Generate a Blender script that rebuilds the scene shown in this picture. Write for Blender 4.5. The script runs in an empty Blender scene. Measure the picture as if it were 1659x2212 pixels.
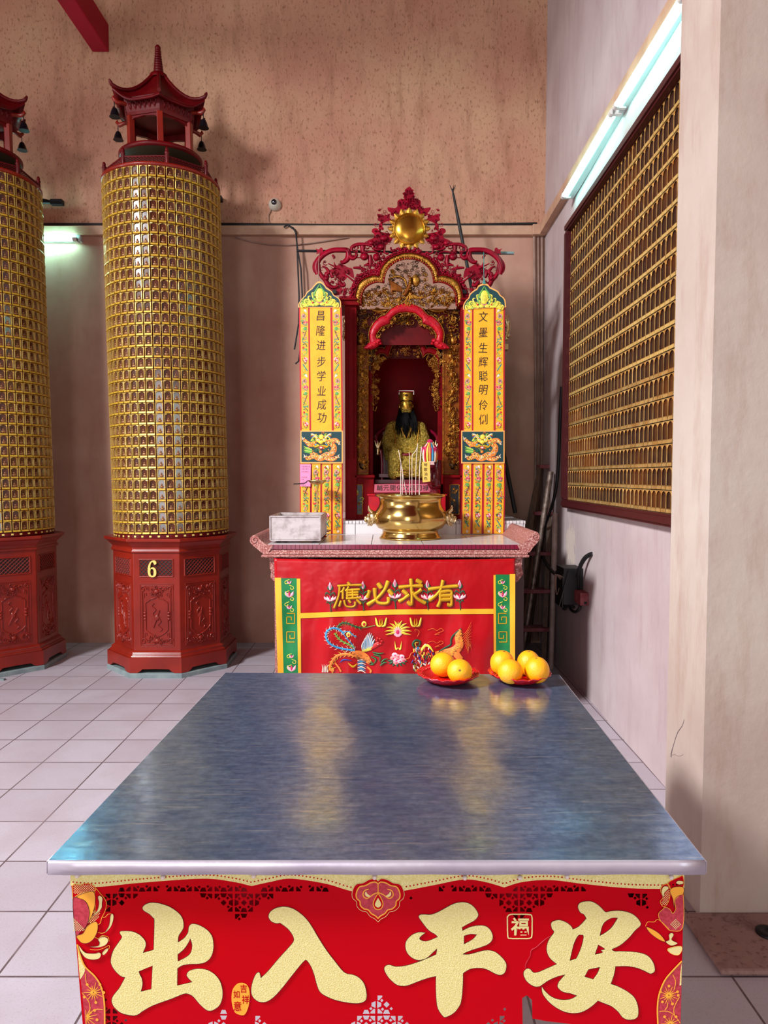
import bpy, random
from math import *
from mathutils import Vector, Matrix

# ------------------------------------------------------------------ camera, light, exposure
SC = bpy.context.scene
C = SC.collection
F, CU, CV, H = 1520.0, 829.5, 1106.0, 1.42
TH = atan(77 / F)
cam = bpy.data.objects.new('camera', bpy.data.cameras.new('camera'))
C.objects.link(cam)
cam.location = (0, 0, H)
cam.rotation_euler = (pi / 2 - TH, 0, 0)
cam.data.sensor_fit = 'AUTO'
cam.data.sensor_width = 36
cam.data.lens = F * 36 / 2212
cam.data.clip_start = 0.05
SC.camera = cam
SC.view_settings.view_transform = 'Standard'
SC.view_settings.look = 'None'
SC.view_settings.gamma = 1
SC.view_settings.use_curve_mapping = False
SC.view_settings.exposure = 0.08

W = bpy.data.worlds.new('world')
SC.world = W
W.use_nodes = True
W.node_tree.nodes['Background'].inputs[0].default_value = (0.98, 0.68, 0.60, 1)
W.node_tree.nodes['Background'].inputs[1].default_value = 0.47


def area(name, loc, target, sx, sy, power, col, spread=180):
    l = bpy.data.lights.new(name, 'AREA')
    l.shape = 'RECTANGLE'
    l.size, l.size_y, l.energy, l.color = sx, sy, power, col
    o = bpy.data.objects.new(name, l)
    C.objects.link(o)
    o.location = loc
    l.spread = radians(spread)
    o.rotation_euler = (Vector(target) - Vector(loc)).to_track_quat('-Z', 'Y').to_euler()
    return o


area('assumed_high_left_key', (-4.3, -0.05, 4.85), (0.1, 3.0, 0.9), 0.9, 0.9, 235, (0.95, 0.98, 1.0), 100)  # assumed unseen source high at left, placed from the cast shadow directions
area('added_rear_fill', (-1.6, -5.0, 1.9), (-0.4, 4.0, 1.6), 1.4, 3.2, 115, (0.90, 0.96, 1.0))  # added unseen fill behind the camera, brightens front faces and gilt reflections
area('assumed_left_light', (-6.4, 2.3, 2.1), (-1.4, 5.0, 1.9), 0.7, 3.4, 80, (0.86, 0.98, 1.0))  # assumed unseen tall opening at left, placed to reflect as a strip on the tower
area('tower_reflection_light', (3.6, -2.8, 1.9), (-1.4, 5.0, 1.9), 0.5, 2.6, 45, (0.82, 1.0, 0.98))  # added unseen cyan light, placed to reflect as a bright strip on the tower


# ------------------------------------------------------------------ pixel rays (for measuring places)
def ray(u, v):
    dv = (v - CV) / F
    return Vector(((u - CU) / F, cos(TH) - dv * sin(TH), -sin(TH) - dv * cos(TH)))


def at(u, v, Y):
    r = ray(u, v)
    t = Y / r.y
    return Vector((r.x * t, Y, H + r.z * t))


def atx(u, v, X):
    r = ray(u, v)
    t = X / r.x
    return Vector((X, r.y * t, H + r.z * t))


def atz(u, v, Z):
    r = ray(u, v)
    t = (Z - H) / r.z
    return Vector((r.x * t, r.y * t, Z))


def pm(Y):
    return lambda u, v, h=0.0: at(u, v, Y - h)


# ------------------------------------------------------------------ mesh builder
ORG = {}


class MB:
    def __init__(s):
        s.v, s.f, s.m, s.s = [], [], [], []

    def add(s, verts, faces, mat=0, smooth=False):
        b = len(s.v)
        s.v += [tuple(p) for p in verts]
        for f in faces:
            s.f.append([b + i for i in f])
            s.m.append(mat)
            s.s.append(smooth)

    def box(s, x0, x1, y0, y1, z0, z1, mat=0):
        V = [(x, y, z) for z in (z0, z1) for y in (y0, y1) for x in (x0, x1)]
        s.add(V, [(0, 2, 3, 1), (4, 5, 7, 6), (0, 1, 5, 4), (2, 6, 7, 3), (0, 4, 6, 2), (1, 3, 7, 5)], mat)

    def obox(s, M, sx, sy, sz, mat=0):
        V = [M @ Vector((x * sx / 2, y * sy / 2, z * sz / 2)) for z in (-1, 1) for y in (-1, 1) for x in (-1, 1)]
        s.add(V, [(0, 2, 3, 1), (4, 5, 7, 6), (0, 1, 5, 4), (2, 6, 7, 3), (0, 4, 6, 2), (1, 3, 7, 5)], mat)

    def prism(s, poly, off, mat=0, smooth=False):
        n = len(poly)
        poly = [Vector(p) for p in poly]
        off = Vector(off)
        V = poly + [p + off for p in poly]
        s.add(V, [list(range(n)), list(range(2 * n - 1, n - 1, -1))], mat)
        s.add(V, [(i, i + n, (i + 1) % n + n, (i + 1) % n) for i in range(n)], mat, smooth)

    def tube(s, pts, r, n=8, mat=0, cap=True, smooth=True, closed=False):
        pts = [Vector(p) for p in pts]
        k = len(pts)
        R = r if isinstance(r, (list, tuple)) else [r] * k
        up = None
        V = []
        for i, p in enumerate(pts):
            if closed:
                t = pts[(i + 1) % k] - pts[i - 1]
            else:
                t = pts[min(i + 1, k - 1)] - pts[max(i - 1, 0)]
            t = t.normalized() if t.length > 1e-9 else Vector((0, 0, 1))
            if up is None:
                up = Vector((0, 0, 1)) if abs(t.z) < 0.9 else Vector((0, 1, 0))
            a = t.cross(up)
            a = a.normalized() if a.length > 1e-6 else t.orthogonal().normalized()
            up = a.cross(t).normalized()
            for j in range(n):
                q = 2 * pi * j / n
                V.append(p + (a * cos(q) + up * sin(q)) * R[i])
        Fc = []
        for i in range(k if closed else k - 1):
            i2 = (i + 1) % k
            for j in range(n):
                Fc.append((i * n + j, i * n + (j + 1) % n, i2 * n + (j + 1) % n, i2 * n + j))
        s.add(V, Fc, mat, smooth)
        if cap and not closed:
            s.add(V[:n], [list(range(n - 1, -1, -1))], mat)
            s.add(V[-n:], [list(range(n))], mat)

    def lathe(s, prof, c=(0, 0, 0), n=32, mat=0, M=None, smooth=True, a0=0.0, sy=1.0):
        c = Vector(c)
        V = []
        for r, z in prof:
            for j in range(n):
                q = a0 + 2 * pi * j / n
                p = Vector((r * cos(q), r * sin(q) * sy, z))
                V.append((M @ p if M else p) + c)
        Fc = []
        for i in range(len(prof) - 1):
            for j in range(n):
                Fc.append((i * n + j, i * n + (j + 1) % n, (i + 1) * n + (j + 1) % n, (i + 1) * n + j))
        s.add(V, Fc, mat, smooth)
        if prof[0][0] > 1e-5:
            s.add(V[:n], [list(range(n - 1, -1, -1))], mat)
        if prof[-1][0] > 1e-5:
            s.add(V[-n:], [list(range(n))], mat)

    def ball(s, c, r, nu=12, nv=8, mat=0, M=None):
        if not isinstance(r, (list, tuple)):
            r = (r, r, r)
        c = Vector(c)
        V = [Vector((0, 0, -r[2]))]
        for i in range(1, nv):
            a = -pi / 2 + pi * i / nv
            for j in range(nu):
                q = 2 * pi * j / nu
                V.append(Vector((r[0] * cos(a) * cos(q), r[1] * cos(a) * sin(q), r[2] * sin(a))))
        V.append(Vector((0, 0, r[2])))
        Fc = [(0, 1 + (j + 1) % nu, 1 + j) for j in range(nu)]
        for i in range(nv - 2):
            for j in range(nu):
                a, b = 1 + i * nu + j, 1 + i * nu + (j + 1) % nu
                Fc.append((a, b, b + nu, a + nu))
        L = len(V) - 1
        Fc += [(L, L - nu + j, L - nu + (j + 1) % nu) for j in range(nu)]
        s.add([(M @ p if M else p) + c for p in V], Fc, mat, True)

    # raised brush stroke on a mapped surface fn(x, y, height)
    def stroke(s, pts, w, fn, h, mat=0, n=5, sub=4, closed=False):
        k = len(pts)
        Wd = w if isinstance(w, (list, tuple)) else [w] * k
        P = smooth([(p[0], p[1], Wd[i]) for i, p in enumerate(pts)], sub, closed)
        V = []
        K = len(P)
        for i in range(K):
            if closed:
                a, b = P[i - 1], P[(i + 1) % K]
            else:
                a, b = P[max(i - 1, 0)], P[min(i + 1, K - 1)]
            dx, dy = b[0] - a[0], b[1] - a[1]
            l = hypot(dx, dy) or 1
            nx, ny = -dy / l, dx / l
            hw = max(P[i][2], 0.001) / 2
            for j in range(n):
                o = -1 + 2 * j / (n - 1)
                V.append(fn(P[i][0] + nx * o * hw, P[i][1] + ny * o * hw, h * sqrt(max(0, 1 - o * o))))
        Fc = []
        for i in range(K if closed else K - 1):
            i2 = (i + 1) % K
            for j in range(n - 1):
                Fc.append((i * n + j, i * n + j + 1, i2 * n + j + 1, i2 * n + j))
        s.add(V, Fc, mat, True)

    def dome(s, x, y, rx, ry, fn, h, mat=0, ang=0.0, n=10):
        V = []
        for k, (q, z) in enumerate(((1, 0), (.8, .6), (.45, .9))):
            for j in range(n):
                a = 2 * pi * j / n
                px, py = rx * q * cos(a), ry * q * sin(a)
                V.append(fn(x + px * cos(ang) - py * sin(ang), y + px * sin(ang) + py * cos(ang), h * z))
        V.append(fn(x, y, h))
        Fc = []
        for i in range(2):
            for j in range(n):
                Fc.append((i * n + j, i * n + (j + 1) % n, (i + 1) * n + (j + 1) % n, (i + 1) * n + j))
        Fc += [(2 * n + j, 2 * n + (j + 1) % n, 3 * n) for j in range(n)]
        s.add(V, Fc, mat, True)

    # flat slab from 2-D outlines with holes
    def fill(s, splines, fn, z0=0.0, z1=0.0, mat=0, offset=0.0):
        V, Fc = curve_fill(splines, offset)
        s.add([fn(x, -y, z1) for x, y in V], Fc, mat)
        if z1 != z0:
            for sp in splines:
                n = len(sp)
                q = [fn(p[0], p[1], z1) for p in sp] + [fn(p[0], p[1], z0) for p in sp]
                s.add(q, [(i, (i + 1) % n, (i + 1) % n + n, i + n) for i in range(n)], mat)

    def glyph(s, ch, u, v, size, fn, h=0.0, mat=0, off=0.0, rot=0.0, sx=1.0, slant=0.0, thick=0.0):
        V, Fc = glyph_mesh(ch, off)
        c, sn = cos(rot), sin(rot)
        Q = []
        for x, y in V:
            x, y = (x * sx + y * slant) * size, -y * size
            Q.append((u + x * c - y * sn, v + x * sn + y * c))
        s.add([fn(a, b, h) for a, b in Q], Fc, mat)

    def build(s, name, mats, parent=None, origin=None, bevel=0.0, segs=2):
        o0 = ORG.get(parent.name, Vector()) if parent else Vector(origin or (0, 0, 0))
        me = bpy.data.meshes.new(name)
        me.from_pydata([(a - o0.x, b - o0.y, c - o0.z) for a, b, c in s.v], [], s.f)
        for m in (mats if isinstance(mats, (list, tuple)) else [mats]):
            me.materials.append(m)
        me.polygons.foreach_set('material_index', s.m)
        me.polygons.foreach_set('use_smooth', s.s)
        me.update()
        o = bpy.data.objects.new(name, me)
        C.objects.link(o)
        if parent:
            o.parent = parent
        else:
            o.location = o0
        ORG[o.name] = o0
        if bevel:
            md = o.modifiers.new('bevel', 'BEVEL')
            md.width, md.segments, md.limit_method = bevel, segs, 'ANGLE'
            md.angle_limit = 0.6
        return o


def smooth(pts, sub=4, closed=False):
    """Catmull-Rom through tuples of numbers."""
    k = len(pts)
    if k < 3 or sub < 2:
        return list(pts)
    out = []
    rng = range(k if closed else k - 1)
    for i in rng:
        p0 = pts[i - 1] if (closed or i > 0) else pts[0]
        p1, p2 = pts[i], pts[(i + 1) % k]
        p3 = pts[(i + 2) % k] if (closed or i + 2 < k) else pts[-1]
        for j in range(sub):
            t = j / sub
            out.append(tuple(0.5 * (2 * b + (c - a) * t + (2 * a - 5 * b + 4 * c - d) * t * t + (3 * b - a - 3 * c + d) * t ** 3)
                             for a, b, c, d in zip(p0, p1, p2, p3)))
    if not closed:
        out.append(tuple(pts[-1]))
    return out


def outline(pts, sub=4):
    """Closed smooth outline; a point with a third value is a sharp corner."""
    k = len(pts)
    cor = [i for i, p in enumerate(pts) if len(p) > 2]
    q = [(p[0], p[1]) for p in pts]
    if not cor:
        return smooth(q, sub, True)
    out = []
    for a, b in zip(cor, cor[1:] + [cor[0] + k]):
        seg = [q[i % k] for i in range(a, b + 1)]
        out += smooth(seg, sub)[:-1] if len(seg) > 2 else seg[:-1]
    return out


def mesh_of(o):
    C.objects.link(o)
    me = bpy.data.meshes.new_from_object(o.evaluated_get(bpy.context.evaluated_depsgraph_get()))
    V = [(p.co.x, p.co.y) for p in me.vertices]
    Fc = [list(p.vertices) for p in me.polygons]
    d = o.data
    bpy.data.objects.remove(o)
    bpy.data.curves.remove(d)
    bpy.data.meshes.remove(me)
    return V, Fc


def curve_fill(splines, offset=0.0):
    cu = bpy.data.curves.new('outline', 'CURVE')
    cu.dimensions = '2D'
    cu.fill_mode = 'BOTH'
    cu.offset = offset
    for sp in splines:
        q = cu.splines.new('POLY')
        q.points.add(len(sp) - 1)
        for i, p in enumerate(sp):
            q.points[i].co = (p[0], -p[1], 0, 1)
        q.use_cyclic_u = True
    return mesh_of(bpy.data.objects.new('outline', cu))


GL = {}


def glyph_mesh(ch, off):
    if (ch, off) not in GL:
        cu = bpy.data.curves.new('glyph', 'FONT')
        cu.body = ch
        cu.size = 1
        cu.offset = off
        cu.resolution_u = 4
        V, Fc = mesh_of(bpy.data.objects.new('glyph', cu))
        cx = (min(p[0] for p in V) + max(p[0] for p in V)) / 2
        cy = (min(p[1] for p in V) + max(p[1] for p in V)) / 2
        GL[(ch, off)] = ([(x - cx, y - cy) for x, y in V], Fc)
    return GL[(ch, off)]


def tag(o, label=None, cat=None, group=None, kind=None):
    if label:
        o['label'] = label
    if cat:
        o['category'] = cat
    if group:
        o['group'] = group
    if kind:
        o['kind'] = kind
    return o


def thing(name, label, cat, loc, group=None, kind='thing'):
    o = bpy.data.objects.new(name, None)
    o.empty_display_size = 0.1
    C.objects.link(o)
    o.location = loc
    ORG[o.name] = Vector(loc)
    return tag(o, label, cat, group, kind)


def copy_tree(o, parent=None):
    c = o.copy()
    C.objects.link(c)
    if parent:
        c.parent = parent
    for ch in list(o.children):
        copy_tree(ch, c)
    return c


# ------------------------------------------------------------------ materials
def S(r, g, b):
    f = lambda x: (x / 255 / 12.92) if x <= 10 else ((x / 255 + 0.055) / 1.055) ** 2.4
    return (f(r), f(g), f(b), 1)


def nodes(m):
    m.use_nodes = True
    nt = m.node_tree
    return nt, nt.nodes['Principled BSDF']


def N(nt, t, **kw):
    n = nt.nodes.new(t)
    for k, v in kw.items():
        if hasattr(n, k) and k not in n.inputs:
            setattr(n, k, v)
        else:
            n.inputs[k].default_value = v
    return n


def ramp(nt, src, stops):
    r = nt.nodes.new('ShaderNodeValToRGB')
    nt.links.new(src, r.inputs[0])
    el = r.color_ramp.elements
    while len(el) < len(stops):
        el.new(0.5)
    for e, (p, c) in zip(el, stops):
        e.position = p
        e.color = c if len(c) == 4 else (*c, 1)
    return r.outputs[0]


def mixc(nt, fac, a, b, mode='MIX'):
    m = nt.nodes.new('ShaderNodeMix')
    m.data_type = 'RGBA'
    m.blend_type = mode
    for sock, val in ((m.inputs[0], fac), (m.inputs[6], a), (m.inputs[7], b)):
        if hasattr(val, 'links') or hasattr(val, 'is_linked'):
            nt.links.new(val, sock)
        else:
            sock.default_value = val
    return m.outputs[2]


def coords(nt, scale=(1, 1, 1)):
    tc = nt.nodes.new('ShaderNodeTexCoord')
    mp = nt.nodes.new('ShaderNodeMapping')
    mp.inputs['Scale'].default_value = scale
    nt.links.new(tc.outputs['Object'], mp.inputs[0])
    return mp.outputs[0]


def noise(nt, vec, scale, detail=4, rough=.6):
    n = N(nt, 'ShaderNodeTexNoise', Scale=scale, Detail=detail, Roughness=rough)
    nt.links.new(vec, n.inputs['Vector'])
    return n.outputs[0]


def pmat(name, col, rough=.5, metal=0.0, var=None, vscale=8, bump=0.0, bscale=60, coat=0.0, emit=None, es=0.0,
         trans=0.0, stretch=(1, 1, 1), spec=None, lo=.35, hi=.65, dist=.004):
    m = bpy.data.materials.new(name)
    nt, b = nodes(m)
    b.inputs['Base Color'].default_value = col
    b.inputs['Roughness'].default_value = rough
    b.inputs['Metallic'].default_value = metal
    b.inputs['Coat Weight'].default_value = coat
    b.inputs['Coat Roughness'].default_value = 0.12
    b.inputs['Transmission Weight'].default_value = trans
    if spec is not None:
        b.inputs['Specular IOR Level'].default_value = spec
    if emit:
        b.inputs['Emission Color'].default_value = emit
        b.inputs['Emission Strength'].default_value = es
    vec = coords(nt, stretch)
    if var:
        f = ramp(nt, noise(nt, vec, vscale), [(lo, (0, 0, 0)), (hi, (1, 1, 1))])
        nt.links.new(mixc(nt, f, col, var), b.inputs['Base Color'])
    if bump:
        bp = N(nt, 'ShaderNodeBump', Strength=bump, Distance=dist)
        nt.links.new(noise(nt, vec, bscale, 3), bp.inputs['Height'])
        nt.links.new(bp.outputs[0], b.inputs['Normal'])
    return m


M = {}
M['lacquer'] = pmat('red_lacquer', S(140, 32, 16), .36, var=S(118, 24, 14), vscale=4, coat=.16, bump=.08, bscale=30, spec=.35)
M['darklacquer'] = pmat('dark_red_lacquer', S(106, 8, 12), .42, var=S(80, 4, 10), vscale=6, coat=.03, bump=.1, spec=.2)
M['shrinered'] = pmat('shrine_red', S(126, 2, 12), .55, var=S(96, 0, 8), vscale=5, bump=.1, spec=.1)
M['crimson'] = pmat('crimson_paint', S(150, 4, 36), .4, var=S(116, 2, 26), vscale=14, coat=.03, bump=.25, bscale=90, spec=.2)
M['archred'] = pmat('bright_red_paint', S(190, 6, 24), .42, var=S(166, 4, 36), vscale=16, coat=.05, bump=.2, spec=.3)
M['gold'] = pmat('gold_leaf', S(214, 160, 62), .34, .85, var=S(150, 92, 34), vscale=30, bump=.5, bscale=220)
M['oldgold'] = pmat('aged_gold_leaf', S(214, 156, 62), .36, .75, var=S(140, 82, 30), vscale=45, bump=.6, bscale=180)
M['blackgold'] = pmat('dark_carving', S(48, 28, 20), .5, .3, var=S(110, 72, 34), vscale=60)
M['brass'] = pmat('polished_brass', S(216, 186, 112), .17, 1.0, var=S(192, 156, 88), vscale=6, bump=.06, bscale=18)
M['silverbrass'] = pmat('worn_brass', S(206, 182, 140), .3, 1.0, bump=.4, bscale=120)
M['tilegold'] = pmat('gilt_plastic', S(230, 198, 120), .3, .55, var=S(200, 158, 78), vscale=20, coat=.2)
M['tileniche'] = pmat('niche_window', S(66, 34, 26), .14, 0, var=S(92, 46, 30), vscale=18, coat=.35)
M['tilebuddha'] = pmat('niche_figure', S(150, 104, 70), .35, .4)
M['tilelabel'] = pmat('niche_label', S(220, 180, 62), .4, .25, var=S(190, 142, 44), vscale=90)
M['panelgold'] = pmat('panel_gilt_rib', S(226, 190, 124), .34, .55, var=S(190, 140, 76), vscale=20)
M['panellabel'] = pmat('panel_gilt_label', S(226, 192, 120), .4, .3, var=S(206, 164, 92), vscale=40)
M['panelwindow'] = pmat('panel_niche_window', S(52, 28, 20), .3, 0, var=S(104, 52, 14), vscale=1.4, spec=.3, lo=.48, hi=.66)
M['panelframe'] = pmat('panel_dark_frame', S(70, 20, 24), .45, spec=.3, bump=.2, bscale=60)
M['underside'] = pmat('disc_underside', S(58, 48, 34), .6, spec=.2)
M['dark'] = pmat('dark_gap', S(26, 16, 14), .7)
M['black'] = pmat('black_rubber', S(22, 20, 22), .55)
M['blackiron'] = pmat('black_iron', S(34, 30, 34), .5, .6)
M['bell'] = pmat('dark_bronze', S(30, 30, 38), .4, .7)
M['slab'] = pmat('blue_grey_slab', S(132, 146, 146), .6, var=S(112, 126, 130), vscale=12, bump=.15)
M['cream'] = pmat('cream_number', S(236, 214, 120), .35, .2)
M['white'] = pmat('white_paint', S(226, 222, 218), .45)
M['tilewhite'] = pmat('white_glazed_tile', S(222, 212, 214), .25, coat=.3)
M['grout'] = pmat('grout', S(96, 80, 80), .8)
M['orange'] = pmat('orange_peel', S(250, 172, 10), .38, var=S(252, 150, 6), vscale=14, bump=.35, bscale=260, lo=.4, hi=.75)
M['navel'] = pmat('orange_stem', S(120, 92, 34), .7)
M['redplastic'] = pmat('red_plastic', S(206, 10, 22), .22, coat=.4, var=S(186, 6, 20), vscale=30)
M['tin'] = pmat('worn_tin', S(196, 184, 184), .42, .55, var=S(150, 132, 130), vscale=14, bump=.3, bscale=25, lo=.45, hi=.7)
M['ash'] = pmat('incense_ash', S(176, 166, 154), .95, bump=.6, bscale=90)
M['satin'] = pmat('red_satin', S(186, 0, 18), .3, var=S(166, 0, 10), vscale=3, bump=.4, bscale=4.5, spec=.4, dist=.03)
M['yellowsatin'] = pmat('yellow_satin', S(248, 178, 40), .4, bump=.2, bscale=30)
M['greensatin'] = pmat('green_satin', S(10, 128, 66), .4, bump=.3, bscale=20, var=S(6, 108, 56), vscale=12)
M['banner'] = pmat('yellow_banner', S(252, 178, 30), .55, var=S(248, 166, 24), vscale=20, bump=.2, bscale=60)
M['bannerred'] = pmat('banner_red_stripe', S(186, 16, 30), .55)
M['bannerteal'] = pmat('banner_dark_teal', S(8, 56, 62), .6)
M['peach'] = pmat('peach_piping', S(250, 170, 90), .55)
M['ink'] = pmat('black_ink', S(40, 22, 16), .6)
for k, c in dict(t_green=(98, 160, 74), t_teal=(58, 128, 124), t_pink=(226, 130, 130), t_white=(236, 220, 204), t_red=(206, 40, 36),
                 t_brown=(110, 66, 36), t_yellow=(246, 222, 78), t_orange=(236, 130, 50), t_blue=(50, 140, 190),
                 t_navy=(44, 52, 140), t_lime=(176, 206, 80), t_dgreen=(16, 82, 50), t_magenta=(200, 40, 96),
                 t_rose=(240, 176, 190), t_gold=(222, 170, 30), t_grey=(160, 140, 120)).items():
    M[k] = pmat('thread_' + k[2:], S(*c), .45, .45 if k == 't_gold' else 0, bump=.3, bscale=300)
TN = ['t_green', 't_teal', 't_pink', 't_white', 't_red', 't_brown', 't_yellow', 't_orange', 't_blue', 't_navy', 't_lime', 't_dgreen',
      't_magenta', 't_rose', 't_gold', 't_grey']
TI = {k: i for i, k in enumerate(TN)}
TM = [M[k] for k in TN]
M['pinkpaper'] = pmat('pink_paper', S(246, 140, 186), .8)
M['rosepaper'] = pmat('rose_label_paper', S(196, 92, 112), .7)
M['yellowpaper'] = pmat('yellow_paper', S(240, 196, 92), .8)
M['terrazzo'] = pmat('red_speckled_granite', S(150, 78, 72), .6, var=S(206, 160, 150), vscale=150, bump=.6, bscale=160, lo=.48, hi=.62)
M['mosaic'] = pmat('maroon_mosaic', S(120, 6, 46), .2, coat=.5)
M['wood'] = pmat('old_wood', S(112, 82, 62), .65, var=S(80, 56, 44), vscale=10, stretch=(6, 6, 1), bump=.2)
M['pole'] = pmat('grimy_metal_pole', S(172, 152, 140), .4, .4, var=S(110, 86, 74), vscale=22, bump=.2)
M['pvc'] = pmat('grey_pipe', S(168, 146, 138), .5, var=S(138, 112, 104), vscale=9)
M['conduit'] = pmat('painted_conduit', S(158, 126, 112), .6, var=S(128, 98, 86), vscale=8)
M['ladderred'] = pmat('faded_red_paint', S(120, 36, 46), .6, var=S(150, 80, 84), vscale=20)
M['beam'] = pmat('red_beam_paint', S(160, 2, 34), .55, var=S(136, 0, 28), vscale=2, spec=.2)
M['fixture'] = pmat('lamp_housing', S(210, 226, 226), .4)
M['tube'] = pmat('lit_fluorescent_tube', (.9, 1, 1, 1), .3, emit=(.30, 1.0, .90, 1), es=24)
M['camwhite'] = pmat('camera_housing', S(206, 196, 180), .35, coat=.3)
M['camglass'] = pmat('camera_lens', S(26, 26, 32), .08, coat=1)
M['blackhair'] = pmat('black_hair', S(10, 7, 8), .6, bump=.3, bscale=200, spec=.1)
M['robe'] = pmat('gilded_robe', S(236, 202, 92), .36, .6, var=S(136, 112, 30), vscale=70, bump=1.0, bscale=90, dist=.02)
M['skin'] = pmat('gilded_face', S(222, 172, 66), .3, .8)
M['glassred'] = pmat('red_glass', S(190, 60, 80), .06, trans=.85)
M['incense'] = pmat('incense_stick', S(226, 206, 196), .8)
M['throne'] = pmat('throne_lacquer', S(120, 10, 40), .3, coat=.4)
M['blackpanel'] = pmat('black_panel', S(14, 10, 12), .4)
M['amber'] = pmat('amber_gold_ground', S(140, 76, 18), .45, .3, var=S(104, 48, 10), vscale=20, spec=.2)
M['pearl'] = pmat('pearl_plastic', S(232, 214, 206), .2, coat=.6)
M['paperred'] = pmat('red_card', S(196, 0, 14), .5, var=S(190, 0, 26), vscale=2, spec=.06)
M['paperpink'] = pmat('rose_glitter', S(206, 62, 78), .45, .1, var=S(176, 36, 56), vscale=200)
M['paperorange'] = pmat('printed_orange', S(252, 172, 48), .45)
M['papercream'] = pmat('printed_cream', S(238, 222, 150), .45)
M['glitter'] = pmat('gold_glitter', S(246, 234, 166), .5, 0, var=S(230, 212, 128), vscale=420, bump=.5, bscale=500, lo=.4, hi=.6)
M['maroonline'] = pmat('maroon_outline', S(84, 14, 14), .5)


def wall_mat(name, base, alt, dirt, dirtamt=.55, low=None, zsplit=None, speck=True, peel=None):
    m = bpy.data.materials.new(name)
    nt, b = nodes(m)
    b.inputs['Roughness'].default_value = .75
    v1 = coords(nt)
    vs = coords(nt, (1, 1, .22))
    col = mixc(nt, ramp(nt, noise(nt, v1, 1.1, 5), [(.36, (0, 0, 0)), (.66, (1, 1, 1))]), base, alt)
    st = ramp(nt, noise(nt, vs, 9, 6, .7), [(.5, (0, 0, 0)), (.75, (dirtamt,) * 3)])
    col = mixc(nt, st, col, dirt)
    if speck:
        vk = coords(nt, (1, 1, .45))
        sp = ramp(nt, noise(nt, vk, 62, 4, .65), [(.55, (0, 0, 0)), (.66, (.68, .68, .68))])
        col = mixc(nt, sp, col, dirt)
    if low is not None:
        tc = nt.nodes.new('ShaderNodeTexCoord')
        sx = nt.nodes.new('ShaderNodeSeparateXYZ')
        nt.links.new(tc.outputs['Object'], sx.inputs[0])
        mt = N(nt, 'ShaderNodeMath', operation='LESS_THAN')
        nt.links.new(sx.outputs[2], mt.inputs[0])
        mt.inputs[1].default_value = zsplit
        lowc = mixc(nt, ramp(nt, noise(nt, v1, 1.6, 4), [(.35, (0, 0, 0)), (.65, (1, 1, 1))]), low[0], low[1])
        lowc = mixc(nt, ramp(nt, noise(nt, vs, 5, 5, .6), [(.52, (0, 0, 0)), (.8, (.4, .4, .4))]), lowc, dirt)
        col = mixc(nt, mt.outputs[0], col, lowc)
    if peel:
        (px, py, pz), (rx, ry, rz) = peel
        vp = coords(nt)
        n1 = noise(nt, coords(nt, (1, 1, .4)), 26, 6, .75)
        tc = nt.nodes.new('ShaderNodeTexCoord')
        mp = nt.nodes.new('ShaderNodeMapping')
        mp.inputs['Location'].default_value = (-px / rx, -py / ry, -pz / rz)
        mp.inputs['Scale'].default_value = (1 / rx, 1 / ry, 1 / rz)
        nt.links.new(tc.outputs['Object'], mp.inputs[0])
        g = nt.nodes.new('ShaderNodeTexGradient')
        g.gradient_type = 'SPHERICAL'
        nt.links.new(mp.outputs[0], g.inputs[0])
        mm = N(nt, 'ShaderNodeMath', operation='MULTIPLY')
        nt.links.new(g.outputs[1], mm.inputs[0])
        nt.links.new(n1, mm.inputs[1])
        col = mixc(nt, ramp(nt, mm.outputs[0], [(.30, (0, 0, 0)), (.34, (.7, .7, .7))]), col, S(222, 204, 188))
    nt.links.new(col, b.inputs['Base Color'])
    bp = N(nt, 'ShaderNodeBump', Strength=.25, Distance=.006)
    nt.links.new(noise(nt, v1, 34, 5), bp.inputs['Height'])
    nt.links.new(bp.outputs[0], b.inputs['Normal'])
    return m


M['wallback'] = wall_mat('back_wall_plaster', S(206, 162, 128), S(194, 136, 112), S(126, 76, 50), .5,
                         low=(S(194, 150, 130), S(176, 126, 106)), zsplit=at(400, 505, 5.95).z)
M['wallright'] = wall_mat('right_wall_plaster', S(198, 182, 182), S(178, 158, 160), S(146, 110, 106), .35, speck=False,
                          peel=((1.28, 4.95, .92), (.3, .34, .5)))
M['pilaster'] = wall_mat('pilaster_plaster', S(188, 172, 160), S(170, 148, 138), S(146, 108, 88), .5, speck=False)
M['concrete'] = wall_mat('stained_concrete', S(156, 124, 118), S(140, 104, 98), S(84, 52, 40), .7)


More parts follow.
